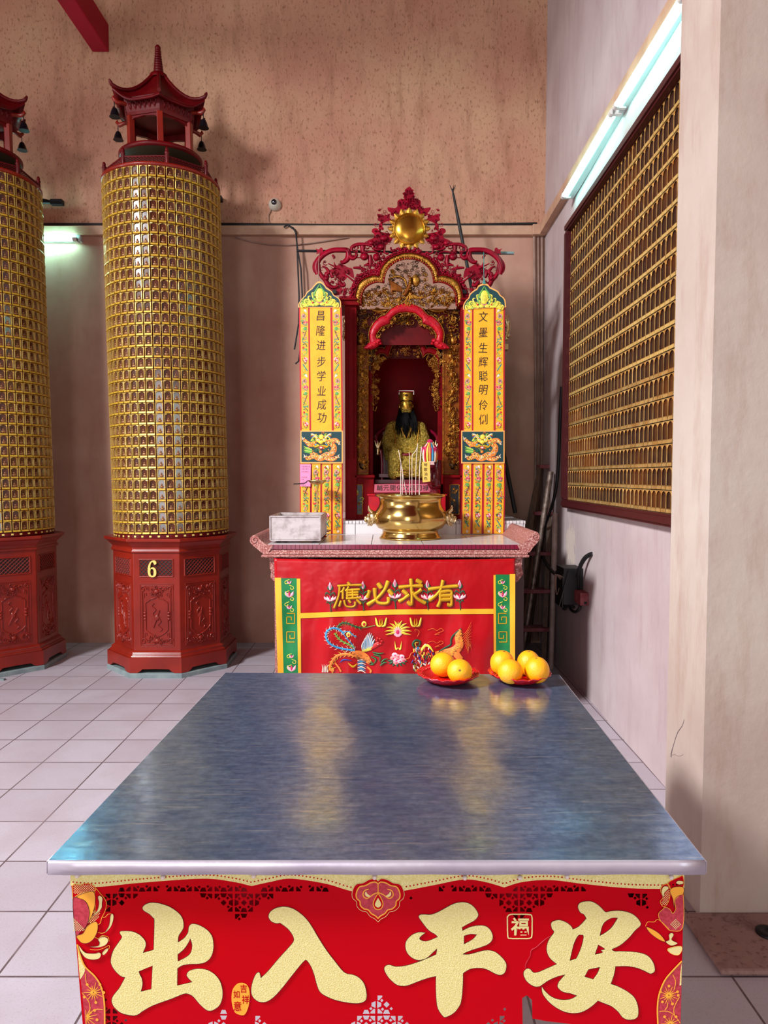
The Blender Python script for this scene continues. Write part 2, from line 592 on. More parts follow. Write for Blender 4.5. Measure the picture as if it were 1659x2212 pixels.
def floor_mat():
    m = bpy.data.materials.new('floor_tile')
    nt, b = nodes(m)
    vec = coords(nt)
    mp = nt.nodes.new('ShaderNodeMapping')
    mp.inputs['Location'].default_value = (1.369 + .3 * 20, -3.123 * 1.0024 + .3 * 40, 0)
    nt.links.new(vec, mp.inputs[0])
    br = N(nt, 'ShaderNodeTexBrick', offset=0.0, squash=1.0)
    br.inputs['Scale'].default_value = 1
    br.inputs['Mortar Size'].default_value = .0035
    br.inputs['Mortar Smooth'].default_value = .1
    br.inputs['Brick Width'].default_value = .2985
    br.inputs['Row Height'].default_value = .3
    br.inputs['Bias'].default_value = 0
    br.inputs['Color1'].default_value = S(184, 174, 184)
    br.inputs['Color2'].default_value = S(174, 162, 172)
    br.inputs['Mortar'].default_value = S(84, 66, 68)
    nt.links.new(mp.outputs[0], br.inputs['Vector'])
    f = ramp(nt, noise(nt, vec, 3, 6), [(.4, (0, 0, 0)), (.7, (.5, .5, .5))])
    col = mixc(nt, f, br.outputs[0], S(162, 142, 148))
    f2 = ramp(nt, noise(nt, vec, 160, 2), [(.55, (0, 0, 0)), (.7, (.35, .35, .35))])
    nt.links.new(mixc(nt, f2, col, S(140, 122, 128)), b.inputs['Base Color'])
    b.inputs['Roughness'].default_value = .48
    bp = N(nt, 'ShaderNodeBump', Strength=.4, Distance=.003, invert=True)
    nt.links.new(br.outputs[1], bp.inputs['Height'])
    nt.links.new(bp.outputs[0], b.inputs['Normal'])
    return m


def steel_mat():
    m = bpy.data.materials.new('scratched_zinc_sheet')
    nt, b = nodes(m)
    b.inputs['Metallic'].default_value = .86
    v1 = coords(nt)
    vs = coords(nt, (1.2, 5, 1))
    col = mixc(nt, ramp(nt, noise(nt, vs, 14, 8, .7), [(.35, (0, 0, 0)), (.7, (1, 1, 1))]), S(120, 152, 204), S(172, 200, 238))
    col = mixc(nt, ramp(nt, noise(nt, v1, 55, 5, .75), [(.4, (0, 0, 0)), (.7, (.55, .55, .55))]), col, S(86, 104, 140))
    tc = nt.nodes.new('ShaderNodeTexCoord')
    mp = nt.nodes.new('ShaderNodeMapping')
    mp.inputs['Rotation'].default_value = (0, 0, .5)
    mp.inputs['Scale'].default_value = (9, 160, 1)
    nt.links.new(tc.outputs['Object'], mp.inputs[0])
    sc = ramp(nt, noise(nt, mp.outputs[0], 1.0, 4, .7), [(.6, (0, 0, 0)), (.7, (.8, .8, .8))])
    col = mixc(nt, sc, col, S(216, 222, 232))
    nt.links.new(col, b.inputs['Base Color'])
    r = ramp(nt, noise(nt, v1, 9, 6, .7), [(.3, (.12,) * 3), (.7, (.26,) * 3)])
    nt.links.new(r, b.inputs['Roughness'])
    bp = N(nt, 'ShaderNodeBump', Strength=.12, Distance=.004)
    nt.links.new(noise(nt, v1, 11, 5, .6), bp.inputs['Height'])
    nt.links.new(bp.outputs[0], b.inputs['Normal'])
    return m


M['floor'] = floor_mat()
M['steel'] = steel_mat()
M['steellip'] = pmat('zinc_lip', S(206, 196, 208), .38, .5, var=S(190, 178, 194), vscale=8, bump=.15, bscale=30)

# ------------------------------------------------------------------ room shell
def rw(Y):
    return 1.2306 + 0.01754 * Y


YB = 5.95


def shell(name, mb, m):
    return tag(mb.build(name, m), kind='structure')


b = MB(); b.box(-7, 2.6, -6.5, 6.1, -.1, 0); shell('floor', b, M['floor'])
b = MB(); b.box(-7, 2.6, -6.5, 6.1, 6.2, 6.3); shell('ceiling', b, M['shrinered'])
b = MB(); b.box(-7, 1.6, YB, YB + .15, 0, 6.2); shell('wall_back', b, M['wallback'])
b = MB()
b.prism([(rw(2.3), 2.3, 0), (rw(6), 6, 0), (rw(6) + .25, 6, 0), (rw(2.3) + .25, 2.3, 0)], (0, 0, 6.2)); shell('wall_right', b, M['wallright'])
PX = 1.018
b = MB(); b.box(PX, 1.75, 2.2, 2.49, 0, 6.2); 
pw = lambda u, v, h=0.0: atx(u, v, PX) - Vector((h, 0, 0))
b.stroke([(1478, 1554), (1474, 1568), (1464, 1582), (1456, 1606), (1450, 1628), (1450, 1636)], [1, 1.6, 2, 1.6, 2.4, 1.6], pw, .0006, 1, 4, 2)
b.stroke([(1450, 1632), (1458, 1630), (1466, 1634), (1476, 1630)], .8, pw, .0005, 1, 4, 2)
tag(b.build('wall_pilaster', [M['pilaster'], M['grout']]), kind='structure')
b = MB(); b.box(PX - .06, 1.75, 1.93, 2.2, 0, .018); b.build('trim_1', M['concrete'], bevel=.008)['kind'] = 'structure'
b = MB()
p0, p1 = at(200, 113, YB), at(236, 113, YB)
b.box(p0.x, p1.x, 0.5, YB, p0.z, p0.z + .22)
b.build('ceiling_beam', M['beam'], bevel=.008)['kind'] = 'structure'

# trunking along both walls
b = MB()
zt, zb = at(400, 491, YB).z, at(400, 511, YB).z
b.box(-6, 1.27, YB - .05, YB, zb, zt)
b.prism([(rw(YB) - .055, YB - .04, zb), (rw(YB), YB - .04, zb), (rw(2.5), 2.5, zb), (rw(2.5) - .055, 2.5, zb)], (0, 0, zt - zb))
b.box(1.22, rw(YB), YB - .07, YB, zb - .004, zt + .004)
M['trunking'] = pmat('painted_trunking', S(206, 166, 138), .6, var=S(184, 142, 116), vscale=6)
tag(b.build('cable_trunking', M['trunking'], bevel=.006), 'painted cable trunking running round the wall corner', 'trunking', kind='thing')
b = MB()
b.tube([(-6, YB - .03, zt + .012), (-1.2, YB - .03, zt + .014), (-.5, YB - .03, zt + .006), (.6, YB - .03, zt + .008), (1.26, YB - .04, zt + .016)], .011, 6)
tag(b.build('black_cable', M['black']), 'black cable lying along the top of the trunking', 'cable', kind='thing')

# conduits in the corner
for i, (u0, u1, r) in enumerate(((1153, 1157, .012), (1162, 1164, .009), (1170, 1170, .012), (1178, 1177, .010))):
    b = MB()
    a, c = at(u0, 512, YB), at(u1, 900, YB)
    dx = (c.x - a.x) / (a.z - c.z)
    z0 = .02
    b.tube([(a.x, YB - r - .002, zb - .002), (a.x + dx * (a.z - 1.9), YB - r - .002, 1.9), (a.x + dx * (a.z - 1.9), YB - r - .002, z0)], r, 8)
    tag(b.build('conduit_pipe', M['conduit']),
        ['first', 'second', 'third', 'last'][i] + ' thin painted conduit from the left, dropping down the back wall corner', 'pipe', 'corner conduits', 'thing')

# ------------------------------------------------------------------ fluorescent lamps
M['tubebright'] = pmat('bright_fluorescent_tube', (.9, 1, 1, 1), .3, emit=(.34, 1.0, .88, 1), es=70)


def lamp(label, a, bq, out, group, tube_mat='tube'):
    """a, b: ends of the lit tube; out: direction away from the wall."""
    a, bq, out = Vector(a), Vector(bq), Vector(out)
    d = (bq - a).normalized()
    mid = (a + bq) / 2
    t = thing('fluorescent_lamp', label, 'lamp', mid, group)
    up = d.cross(out).normalized()
    L = (bq - a).length
    R = Matrix((out, d, up)).transposed().to_4x4()
    h = MB(); h.obox(Matrix.Translation(mid - out * .052 + Vector((0, 0, .02))) @ R, .05, L + .06, .055); h.build('housing', M['fixture'], t, bevel=.006)
    tb = MB(); tb.tube([a + d * .02, bq - d * .02], .0135, 12); tb.build('tube', M[tube_mat], t)
    for e in (a, bq):
        s = d if e is a else -d
        c = MB(); c.tube([e - s * .012, e + s * .022], .0165, 12); c.obox(Matrix.Translation(e - out * .025) @ R, .05, .024, .03)
        c.build('lamp_holder', M['white'], t)
    return t


xl = 1.235
lamp('lit fluorescent tube above the niche panel, farther end near the wall corner', atx(1217, 424, xl), atx(1322, 243, xl), (-1, 0, 0), 'wall tube lamps over the niche panel')
lamp('lit fluorescent tube above the niche panel, nearer one beside the pilaster', atx(1331, 229, xl), atx(1331, 229, xl) + (atx(1440, 50, xl) - atx(1331, 229, xl)) * 1.25, (-1, 0, 0), 'wall tube lamps over the niche panel')
e = at(163, 517, YB - .075)
lamp('lit fluorescent tube low on the back wall between the two gilded towers', (e.x - 1.2, e.y, e.z), e, (0, -1, 0), None, 'tubebright')

# ------------------------------------------------------------------ security camera and wall cables
c0 = at(594, 443, YB)
t = thing('security_camera', 'small round dome security camera on the back wall', 'camera', c0)
Mx = Matrix.Rotation(pi / 2, 4, 'X')
b = MB(); b.lathe([(.052, 0), (.052, .012), (.046, .03), (.03, .05), (.024, .055)], c0, 24, M=Mx); b.build('housing', M['camwhite'], t)
b = MB(); b.lathe([(.0, .05), (.024, .052), (.022, .062), (.012, .068), (0, .069)], c0 + Vector((0, 0, .004)), 20, M=Mx); b.build('lens', M['camglass'], t)
b = MB(); b.tube([at(u, v, YB - .008) for u, v in ((586, 452), (580, 466), (581, 478), (590, 488), (610, 491))], .004, 6)
tag(b.build('camera_cable', M['conduit']), 'thin pale cable curling down from the dome camera', 'cable', kind='thing')
b = MB()
for dx in (0, 3):
    b.tube([at(u + dx, v, YB - .012) for u, v in ((508, 513), (540, 522), (580, 529), (620, 530), (660, 527), (700, 521), (750, 513))], .004, 6)
tag(b.build('sagging_wire', M['conduit']), 'pair of thin wires sagging below the trunking left of the shrine', 'wire', kind='thing')
b = MB()
b.tube([at(u, v, YB - .07) for u, v in ((613, 491), (621, 486), (634, 493), (640, 505), (642, 540), (644, 590), (646, 640), (645, 700), (636, 755))], .007, 6)
b.tube([at(u, v, YB - .075) for u, v in ((625, 488), (638, 498), (643, 540), (650, 580), (653, 640), (654, 720), (645, 780), (638, 786))], .007, 6)
tag(b.build('hanging_cable', M['black']), 'black cables hanging from the trunking behind the left banner', 'cable', kind='thing')
b = MB()
for p, q in (((75, 425), (110, 436)), ((75, 437), (133, 437))):
    b.tube([at(p[0] - 40, p[1] - (q[1] - p[1]) * .6, YB - .05), at(*q, YB - .03)], .012, 6)
a = at(126, 437, YB - .03); b.box(a.x - .06, a.x + .035, YB - .05, YB, a.z - .02, a.z + .02)
tag(b.build('iron_bracket', M['blackiron']), 'black iron bracket on the back wall beside the leftmost tower', 'bracket', 'wall brackets', 'thing')
a = at(472, 430, YB - .03)
b = MB(); b.box(a.x - .12, a.x + .03, YB - .06, YB, a.z - .018, a.z + .018)
b.tube([(a.x - .1, YB - .06, a.z), (a.x - .1, YB - .14, a.z), (a.x - .16, YB - .14, a.z)], .01, 6)
tag(b.build('iron_bracket', M['blackiron']), 'black iron bracket end showing right of the numbered tower', 'bracket', 'wall brackets', 'thing')

# ------------------------------------------------------------------ gilded niche cells (pattern shared by towers and wall panel)
def niche(mb, w, h, fn, arch=.62, label=True, deep=.012, figure=True, open_=.385, jamb=0):
    """One cell; fn(x, z, out) with x in -w/2..w/2, z in 0..h. mats: 0 gold, 1 window, 2 figure, 3 label."""
    zb_, zt_ = h * .20, h * .945
    aw = w * open_
    spring = zb_ + (zt_ - zb_) * arch
    ar = [(-aw, zb_), (-aw, spring)] + [(-aw * cos(q), spring + (zt_ - spring) * sin(q)) for q in (pi / 5, 2 * pi / 5)] + [(0, zt_)]
    ar = ar + [(-x, z) for x, z in ar[-2::-1]]
    e = .475 if open_ > .4 else .445
    re = [(-w * e, h * .18), (-w * e, spring), (-w * e, (spring + h * .98) / 2), (-w * e, h * .98), (0, h * .98)]
    re = re + [(-x, z) for x, z in re[-2::-1]]
    k = len(ar)
    V = [fn(x, z, .004) for x, z in re] + [fn(x * 1.03, z, .008) for x, z in ar] + [fn(x, z, .008 - deep) for x, z in ar]
    mb.add(V, [(i, i + 1, k + i + 1, k + i) for i in range(k - 1)] + [(k - 1, 0, k, 2 * k - 1)], 0)
    mb.add(V, [(k + i, k + i + 1, 2 * k + i + 1, 2 * k + i) for i in range(k - 1)] + [(2 * k - 1, k, 2 * k, 3 * k - 1)], jamb)
    mb.add(V[2 * k:], [list(range(k))], 1)
    # side ribs
    for s in (-1, 1):
        x0, x1 = s * w * (open_ + .012), s * w * (open_ + .05)
        mb.add([fn(x0, h * .2, .011), fn(x1, h * .2, .011), fn(x1, h * .95, .011), fn(x0, h * .95, .011),
                fn(x0, h * .2, .003), fn(x1, h * .2, .003), fn(x1, h * .95, .003), fn(x0, h * .95, .003)],
               [(0, 1, 2, 3), (0, 4, 5, 1), (1, 5, 6, 2), (2, 6, 7, 3), (3, 7, 4, 0)], 0)
    # label plate
    mb.add([fn(-w * .43, h * .02, .013), fn(w * .43, h * .02, .013), fn(w * .43, h * .17, .010), fn(-w * .43, h * .17, .010),
            fn(-w * .43, h * .02, 0), fn(w * .43, h * .02, 0), fn(w * .43, h * .17, 0), fn(-w * .43, h * .17, 0)],
           [(0, 1, 2, 3), (0, 4, 5, 1), (1, 5, 6, 2), (2, 6, 7, 3), (3, 7, 4, 0)], 3 if label else 0)
    if figure:
        m2 = lambda x, z, o=0.0: fn(x, z, .008 - deep + .001 + o)
        mb.dome(0, zb_ + h * .13, aw * .72, h * .14, m2, .007, 2, n=7)
        mb.dome(0, zb_ + h * .33, aw * .34, h * .09, m2, .006, 2, n=6)


NICHE_M = [M['tilegold'], M['tileniche'], M['tilebuddha'], M['tilelabel']]

# ------------------------------------------------------------------ right-wall panel
t = thing('niche_panel', 'big framed wall panel of rows of small gilded arched niches on the right wall', 'wall panel', (rw(3.9), 3.9, 1.21))
Y0, Y1, Z0, Z1 = 5.02, 2.50, 1.200, 3.175
fw = .055
b = MB()
for (ya, yb2, za, zb2) in ((Y0, Y1, Z0, Z0 + fw), (Y0, Y1, Z1 - fw, Z1), (Y0, Y0 - fw, Z0 + fw, Z1 - fw), (Y1 + fw, Y1, Z0 + fw, Z1 - fw)):
    for (o0, o1, g) in ((0, .05, 0), (.05, .06, .012)):
        gy, gz = g * (1 if ya > yb2 else -1), g
        b.prism([(rw(ya) - o0, ya - gy, za + gz), (rw(yb2) - o0, yb2 + gy, za + gz), (rw(yb2) - o0, yb2 + gy, zb2 - gz), (rw(ya) - o0, ya - gy, zb2 - gz)],
                (-(o1 - o0), 0, 0))
b.build('frame', M['panelframe'], t, bevel=.005)
b = MB()
rows, cols = 18, 40
ch, cw = (Z1 - Z0 - 2 * fw) / rows, (Y0 - Y1 - 2 * fw) / cols
for r in range(rows):
    for c in range(cols):
        yc = Y0 - fw - (c + .5) * cw
        zc = Z0 + fw + r * ch
        tilt = random.Random(r * 57 + c).uniform(-.04, .04)
        fn = lambda x, z, o, yc=yc, zc=zc, tilt=tilt: Vector((rw(yc - x) - .016 - o * .45 - x * tilt, yc - x, zc + z))
        niche(b, cw, ch, fn, arch=.7, label=(r >= 6 and not (r == 6 and c < 32)), figure=False, deep=.012, open_=.44, jamb=1)
b.build('niche_grid', [M['panelgold'], M['panelwindow'], M['tilebuddha'], M['panellabel']], t)
b = MB(); b.prism([(rw(Y0) - .0005, Y0 - .03, Z0 + .03), (rw(Y1) - .0005, Y1 + .03, Z0 + .03), (rw(Y1) - .0005, Y1 + .03, Z1 - .03), (rw(Y0) - .0005, Y0 - .03, Z1 - .03)], (-.012, 0, 0))
b.build('backing_board', M['dark'], t)

# ------------------------------------------------------------------ gilded prayer towers
def octa(a, ang0=pi / 8):
    R = a / cos(pi / 8)
    return [(R * sin(ang0 + k * pi / 4), -R * cos(ang0 + k * pi / 4)) for k in range(8)]


def oct_stack(mb, c, prof, mat=0):
    V = []
    for a, z in prof:
        V += [(c.x + x, c.y + y, z) for x, y in octa(a)]
    Fc = []
    for i in range(len(prof) - 1):
        for j in range(8):
            Fc.append((i * 8 + j, i * 8 + (j + 1) % 8, i * 8 + 8 + (j + 1) % 8, i * 8 + 8 + j))
    mb.add(V, Fc, mat)
    mb.add(V[:8], [list(range(7, -1, -1))], mat)
    mb.add(V[-8:], [list(range(8))], mat)


def carved_panel(mb, w, h, fn, seed):
    """Raised carving on a pedestal face; x -w/2..w/2, z 0..h."""
    R = random.Random(seed)
    th = .0055
    f = lambda x, z, o=0.0: fn(x, z, o)
    for k in (0, .012):
        q = [(-w / 2 + k, k), (w / 2 - k, k), (w / 2 - k, h - k), (-w / 2 + k, h - k), (-w / 2 + k, k)]
        for a, c in zip(q, q[1:]):
            mb.stroke([a, c], .005, f, th * .8, n=4, sub=1)
    # cusped cartouche
    cx, top, bot = w * .33, h * .74, h * .20
    L = [(0, h * .80), (-w * .08, h * .77), (-w * .2, h * .755), (-w * .24, h * .73), (-cx, h * .70), (-cx, h * .60), (-cx, h * .35), (-cx, h * .27),
         (-w * .24, h * .22), (-w * .16, h * .19), (-w * .06, h * .165), (0, h * .15)]
    for s in (-1, 1):
        mb.stroke([(x * s, z) for x, z in L], .008, f, th * 1.3)
        mb.stroke([(s * w * .42, h * .12), (s * w * .42, h * .88)], .005, f, th, sub=1)
        for z in (h * .44, h * .49, h * .54):
            mb.dome(s * w * .36, z, .014, .012, f, th * 1.8)
        for zc in (h * .92, h * .08):
            sp = [(s * w * .4 + .024 * (1 - k / 12) * cos(k * .75), zc + .024 * (1 - k / 12) * sin(k * .75)) for k in range(12)]
            mb.stroke(sp, .008, f, th * 1.4, sub=2)
            mb.stroke([(s * w * .24, zc - .01), (s * w * .24, zc + .012), (s * w * .30, zc + .012), (s * w * .30, zc - .004), (s * w * .27, zc - .004)], .005, f, th, sub=1)
        for zc in (h * .81, h * .17):
            mb.stroke([(s * w * .37, zc - .012), (s * w * .37, zc + .02), (s * w * .31, zc + .02), (s * w * .31, zc)], .005, f, th, sub=1)
    for zc in (h * .88, h * .09):
        mb.dome(0, zc, .022, .018, f, th * 2.6)
        for k in range(12):
            a = k * pi / 6 + R.random()
            rr = R.uniform(.02, .05)
            x, z = rr * cos(a) * 1.25, zc + rr * sin(a) * .65
            sp = [(x + .013 * (1 - j / 8) * cos(a + j * .9), z + .013 * (1 - j / 8) * sin(a + j * .9)) for j in range(8)]
            mb.stroke(sp, .006, f, th * 1.6, sub=2)
    # central emblem with ribbon
    a = R.uniform(.15, .5) * R.choice((-1, 1))
    d = (sin(a), cos(a))
    c0_ = (0, h * .46)
    mb.stroke([(c0_[0] - d[0] * h * .17, c0_[1] - d[1] * h * .17), c0_, (c0_[0] + d[0] * h * .13, c0_[1] + d[1] * h * .13)], [.007, .012, .004], f, th * 1.6)
    for s in (-1, 1):
        rb = [(s * .012, h * .47), (s * w * .12, h * .40), (s * w * .03, h * .34), (s * w * .15, h * .28), (s * w * .08, h * .24)]
        if s < 0:
            rb = [(x, h * .93 - z) for x, z in rb]
        mb.stroke(rb, .007, f, th * 1.3)
    mb.dome(c0_[0], c0_[1], .02, .024, f, th * 1.6)


def lattice(mb, w, h, fn, nx, nz, wd=.004):
    """Diagonal lattice clipped to the rectangle -w/2..w/2, 0..h."""
    sx = w / nx
    sl = nz * sx / h * 1.0
    for s in (-1, 1):
        k = -nz - 1
        while k * sx < w + h * 2:
            x0 = -w / 2 + k * sx
            pts = []
            for z in (0, h):
                pts.append((x0 + s * z * (sx * nz / h) / 1.0 if s > 0 else x0 + (h - z) * (sx * nz / h), z))
            (xa, za), (xb, zb_) = pts
            if xb != xa:
                ts = sorted([(-w / 2 - xa) / (xb - xa), (w / 2 - xa) / (xb - xa)])
                t0, t1 = max(0, ts[0]), min(1, ts[1])
                if t1 > t0:
                    p, q = (xa + (xb - xa) * t0, h * t0), (xa + (xb - xa) * t1, h * t1)
                    mb.stroke([p, q], wd, fn, .004, n=4, sub=1)
            k += 1


def make_tower(ctr, label, number):
    c = Vector(ctr)
    t = thing('prayer_tower', label, 'votive tower', (c.x, c.y, .035), 'gilded votive towers')
    zp = at(376, 1163, c.y - .40).z                       # pedestal top
    # pedestal body
    b = MB()
    oct_stack(b, c, [(.405, .14), (.405, .155), (.392, .165), (.392, zp - .10)])
    oct_stack(b, c, [(.398, zp - .105), (.405, zp - .1), (.405, zp - .088), (.398, zp - .082), (.398, zp - .066), (.43, zp - .03), (.448, zp - .02), (.448, zp)])
    oct_stack(b, c, [(.428, .135), (.428, .15), (.414, .158), (.414, .172), (.395, .185)])
    # skirting with bracket feet: solid band on top, feet at the corners
    V = octa(.44)
    Vi = octa(.41)
    for k in range(8):
        a, d = Vector((*V[k], 0)), Vector((*V[(k + 1) % 8], 0))
        ai, di = Vector((*Vi[k], 0)), Vector((*Vi[(k + 1) % 8], 0))
        prof = [(0, .036), (.14, .036), (.2, .048), (.24, .062), (.5, .064), (.76, .062), (.8, .048), (.86, .036), (1, .036), (1, .14), (0, .14)]
        b.prism([c * Vector((1, 1, 0)) if False else Vector((c.x, c.y, 0)) + a.lerp(d, q) + Vector((0, 0, z)) for q, z in prof],
                (ai.lerp(di, .5) - a.lerp(d, .5)))
    ped = b.build('pedestal', M['lacquer'], t, bevel=.003, segs=1)
    ph = zp - .10
    for k in range(8):
        ang = pi / 4 * k                                   # 0 = facing the camera
        if k in (3, 4, 5):
            continue                                       # sides turned to the wall
        n = Vector((sin(ang), -cos(ang), 0))
        x = Vector((cos(ang), sin(ang), 0))
        base = Vector((c.x, c.y, 0)) + n * .392
        fn = lambda u, z, o, base=base, x=x, n=n: base + x * u + n * o + Vector((0, 0, z))
        cp = MB()
        z0, z1 = .215, ph - .225
        carved_panel(cp, .235, z1 - z0, lambda u, z, o, fn=fn, z0=z0: fn(u, z + z0, o), k + (3 if number else 11))
        cp.build('carved_panel', M['lacquer'], ped)
        vb = MB()
        zl0, zl1 = ph - .165, ph - .055
        vb.add([fn(-.115, zl0, .0008), fn(.115, zl0, .0008), fn(.115, zl1, .0008), fn(-.115, zl1, .0008)], [(0, 1, 2, 3)], 1)
        lattice(vb, .23, zl1 - zl0, lambda u, z, o, fn=fn, zl0=zl0: fn(u, z + zl0, o + .001), 8, 4)
        q = [(-.12, zl0 - .006), (.12, zl0 - .006), (.12, zl1 + .006), (-.12, zl1 + .006)]
        for a_, b_ in zip(q, q[1:] + q[:1]):
            vb.stroke([a_, b_], .012, fn, .007, n=4, sub=1)
        vb.build('lattice_vent', [M['lacquer'], M['dark']], ped)
        if number and k == 0:
            nb = MB()
            z = (zl0 + zl1) / 2 - .004
            f6 = lambda u, v, o=0.0: fn(u - .022, z - v, .008 + o)
            ring = outline([(0, -.012), (.022, 0), (.028, .026), (.022, .05), (0, .06), (-.024, .05), (-.032, .02), (-.028, -.02), (-.012, -.05), (.012, -.06),
                            (.028, -.05), (.028, -.034), (.014, -.03), (.008, -.044), (-.002, -.046), (-.012, -.03), (-.014, -.002)], 4)
            hole = outline([(-.004, .0), (.007, .006), (.010, .026), (.006, .046), (-.003, .05), (-.012, .042), (-.015, .022), (-.012, .004)], 3)
            nb.fill([ring, hole], f6, 0, .012, 0)
            tag(nb.build('number_sign', M['cream'], ped), label='cream raised number 6')
    # leaning shaft
    lean = Matrix.Translation((c.x, c.y, zp)) @ Matrix.Rotation(radians(-.85), 4, 'Y')
    L = lambda x, y, z: lean @ Vector((x, y, z))
    zc = 3.545 - zp
    rad = .408
    n, rows = 44, 33
    cw_ = 2 * rad * tan(pi / n)
    ch_ = (zc - .03) / rows
    b = MB()
    for k in range(n):
        ang = 2 * pi * k / n
        if cos(ang) < -.42:
            continue                                       # niches facing the wall cannot be seen
        R = random.Random(k)
        tw = R.uniform(-.03, .03)
        for r in range(rows):
            fn = lambda x, z, o, ang=ang, r=r, tw=tw: L(sin(ang) * (rad + o + x * tw) + cos(ang) * x, -cos(ang) * (rad + o + x * tw) + sin(ang) * x, .03 + r * ch_ + z)
            niche(b, cw_, ch_, fn, arch=.78, deep=.008, open_=.365)
    b.build('niche_tiles', NICHE_M, t)
    b = MB()
    b.lathe([(rad - .006, .0), (rad - .006, zc)], (0, 0, 0), 44, M=lean, smooth=False)
    b.lathe([(rad + .006, .0), (rad + .006, .028), (rad - .004, .030)], (0, 0, 0), 44, M=lean, smooth=False)
    for k in range(n):
        ang = 2 * pi * (k + .5) / n
        if cos(ang) > -.3:
            b.obox(lean @ Matrix.Rotation(ang, 4, 'Z') @ Matrix.Translation((0, -rad - .007, .014)), .016, .004, .012, 1)
    b.build('shaft_core', [M['darklacquer'], M['cream']], t)
    # cornice and railing
    b = MB()
    b.lathe([(rad, zc), (rad + .014, zc + .004), (rad + .014, zc + .022), (rad - .01, zc + .034), (.0, zc + .034)], (0, 0, 0), 44, M=lean)
    b.build('cornice', M['lacquer'], t)
    rr = rad - .012
    lv = MB()
    for k in range(8):
        a0, a1 = pi / 8 + k * pi / 4, pi / 8 + (k + 1) * pi / 4
        p, q = Vector((rr * sin(a0), -rr * cos(a0), zc + .034)), Vector((rr * sin(a1), -rr * cos(a1), zc + .034))
        d = q - p
        nrm = Vector((d.y, -d.x, 0)).normalized()
        w_ = d.length
        fn = lambda x, z, o, p=p, d=d, nrm=nrm, w_=w_: lean @ (p + d * ((x + w_ / 2) / w_) + nrm * o + Vector((0, 0, z)))
        lattice(lv, w_, .045, fn, 12, 3, .005)
        for z in (.0, .045):
            lv.tube([fn(-w_ / 2, z, 0), fn(w_ / 2, z, 0)], .006, 6)
        rl = MB()
        rl.tube([fn(-w_ / 2, z, 0) for z in (-.02, .06, .066, .076, .084, .098, .106)], [.014, .014, .018, .011, .013, .01, .002], 8)
        rl.build('railing_post', M['darklacquer'], t)
    lv.build('railing_lattice', M['darklacquer'], t)
    # bowl-shaped disc
    ztop = 3.765 - zp
    b = MB()
    b.lathe([(.12, zc + .04), (.13, ztop - .09), (.20, ztop - .05), (.285, ztop - .03), (.298, ztop - .018), (.298, ztop), (0, ztop)], (0, 0, 0), 44, M=lean)
    b.m = [1] * 44 * 3 + [0] * (len(b.f) - 44 * 3)
    b.build('disc', [M['darklacquer'], M['underside']], t)
    # pavilion: six columns, fascia, roof
    ra = atan2(-c.x, c.y)
    hx = [(sin(k * pi / 3 + ra), -cos(k * pi / 3 + ra)) for k in range(6)]
    zbm = 3.99 - zp
    for k in range(6):
        b = MB()
        b.obox(lean @ Matrix.Translation((hx[k][0] * .232, hx[k][1] * .232, (ztop + zbm) / 2)) @ Matrix.Rotation(k * pi / 3 + ra, 4, 'Z'), .042, .042, zbm - ztop + .01)
        b.build('pavilion_column', M['lacquer'], t, bevel=.004)
    b = MB()
    zf = zbm
    for k in range(6):
        a, d = Vector((*hx[k], 0)), Vector((*hx[(k + 1) % 6], 0))
        # arched lintel between columns
        pr = [(.02, -.055), (.06, -.05), (.1, -.03), (.16, -.018), (.5, -.008), (.84, -.018), (.9, -.03), (.94, -.05), (.98, -.055), (.98, .03), (.02, .03)]
        nn = (a + d).normalized()
        b.prism([L(*((a.lerp(d, q) * .242) + Vector((0, 0, zf + z)))) for q, z in pr], lean.to_3x3() @ (nn * -.025))
        # flared fascia
        for (r0, z0), (r1, z1), mt in (((.25, .0), (.258, .02), 0), ((.258, .02), (.276, .085), 0), ((.276, .085), (.28, .11), 0)):
            V = [a * r0, d * r0, d * r1, a * r1]
            b.add([L(p.x, p.y, zf + z) for p, z in zip(V, (z0, z0, z1, z1))], [(0, 1, 2, 3)], mt)
        fn = lambda x, z, o, a=a, d=d, nn=nn: L(*((a.lerp(d, .5 + x) * (.258 + .018 * (z / .065)) + nn * o) + Vector((0, 0, zf + .022 + z))))
        for j in range(6):
            x = -.36 + j * .144
            b.dome(x, .03, .045, .022, lambda u, z, o=0.0, fn=fn: fn(u, z, o), .012, 0, n=8)
            b.stroke([(x - .05, .055), (x, .012), (x + .05, .055)], .02, lambda u, z, o=0.0, fn=fn: fn(u, z, o), .008, n=4, sub=2)
    b.add([L(x * .25, y * .25, zf + .03) for x, y in hx], [list(range(6))])
    b.add([L(x * .28, y * .28, zf + .11) for x, y in hx], [list(range(5, -1, -1))])
    b.build('fascia', M['darklacquer'], t)
    # roof: curved hip roof with upturned corners
    b = MB()
    zr = zf + .075
    tipz = [.0, .085, .085, .085, .085, .085]
    nU, nV = 12, 8
    for k in range(6):
        a, d = Vector((*hx[k], 0)), Vector((*hx[(k + 1) % 6], 0))
        V, Fc = [], []
        for lay in (0, 1):
            for j in range(nV + 1):
                s = j / nV                                  # 0 eave, 1 apex
                for i in range(nU + 1):
                    q = i / nU
                    e = abs(2 * q - 1)
                    lift = (tipz[k] if q < .5 else tipz[(k + 1) % 6]) * e ** 3 * (1 - s) ** 2
                    r = (.335 + .03 * e ** 4) * (1 - s) + .045 * s
                    p = a.lerp(d, q) * r
                    z = zr + lift + .235 * s ** 1.75 + .045 * s - (.018 if lay else 0)
                    V.append(L(p.x, p.y, z))
        m0 = (nU + 1) * (nV + 1)
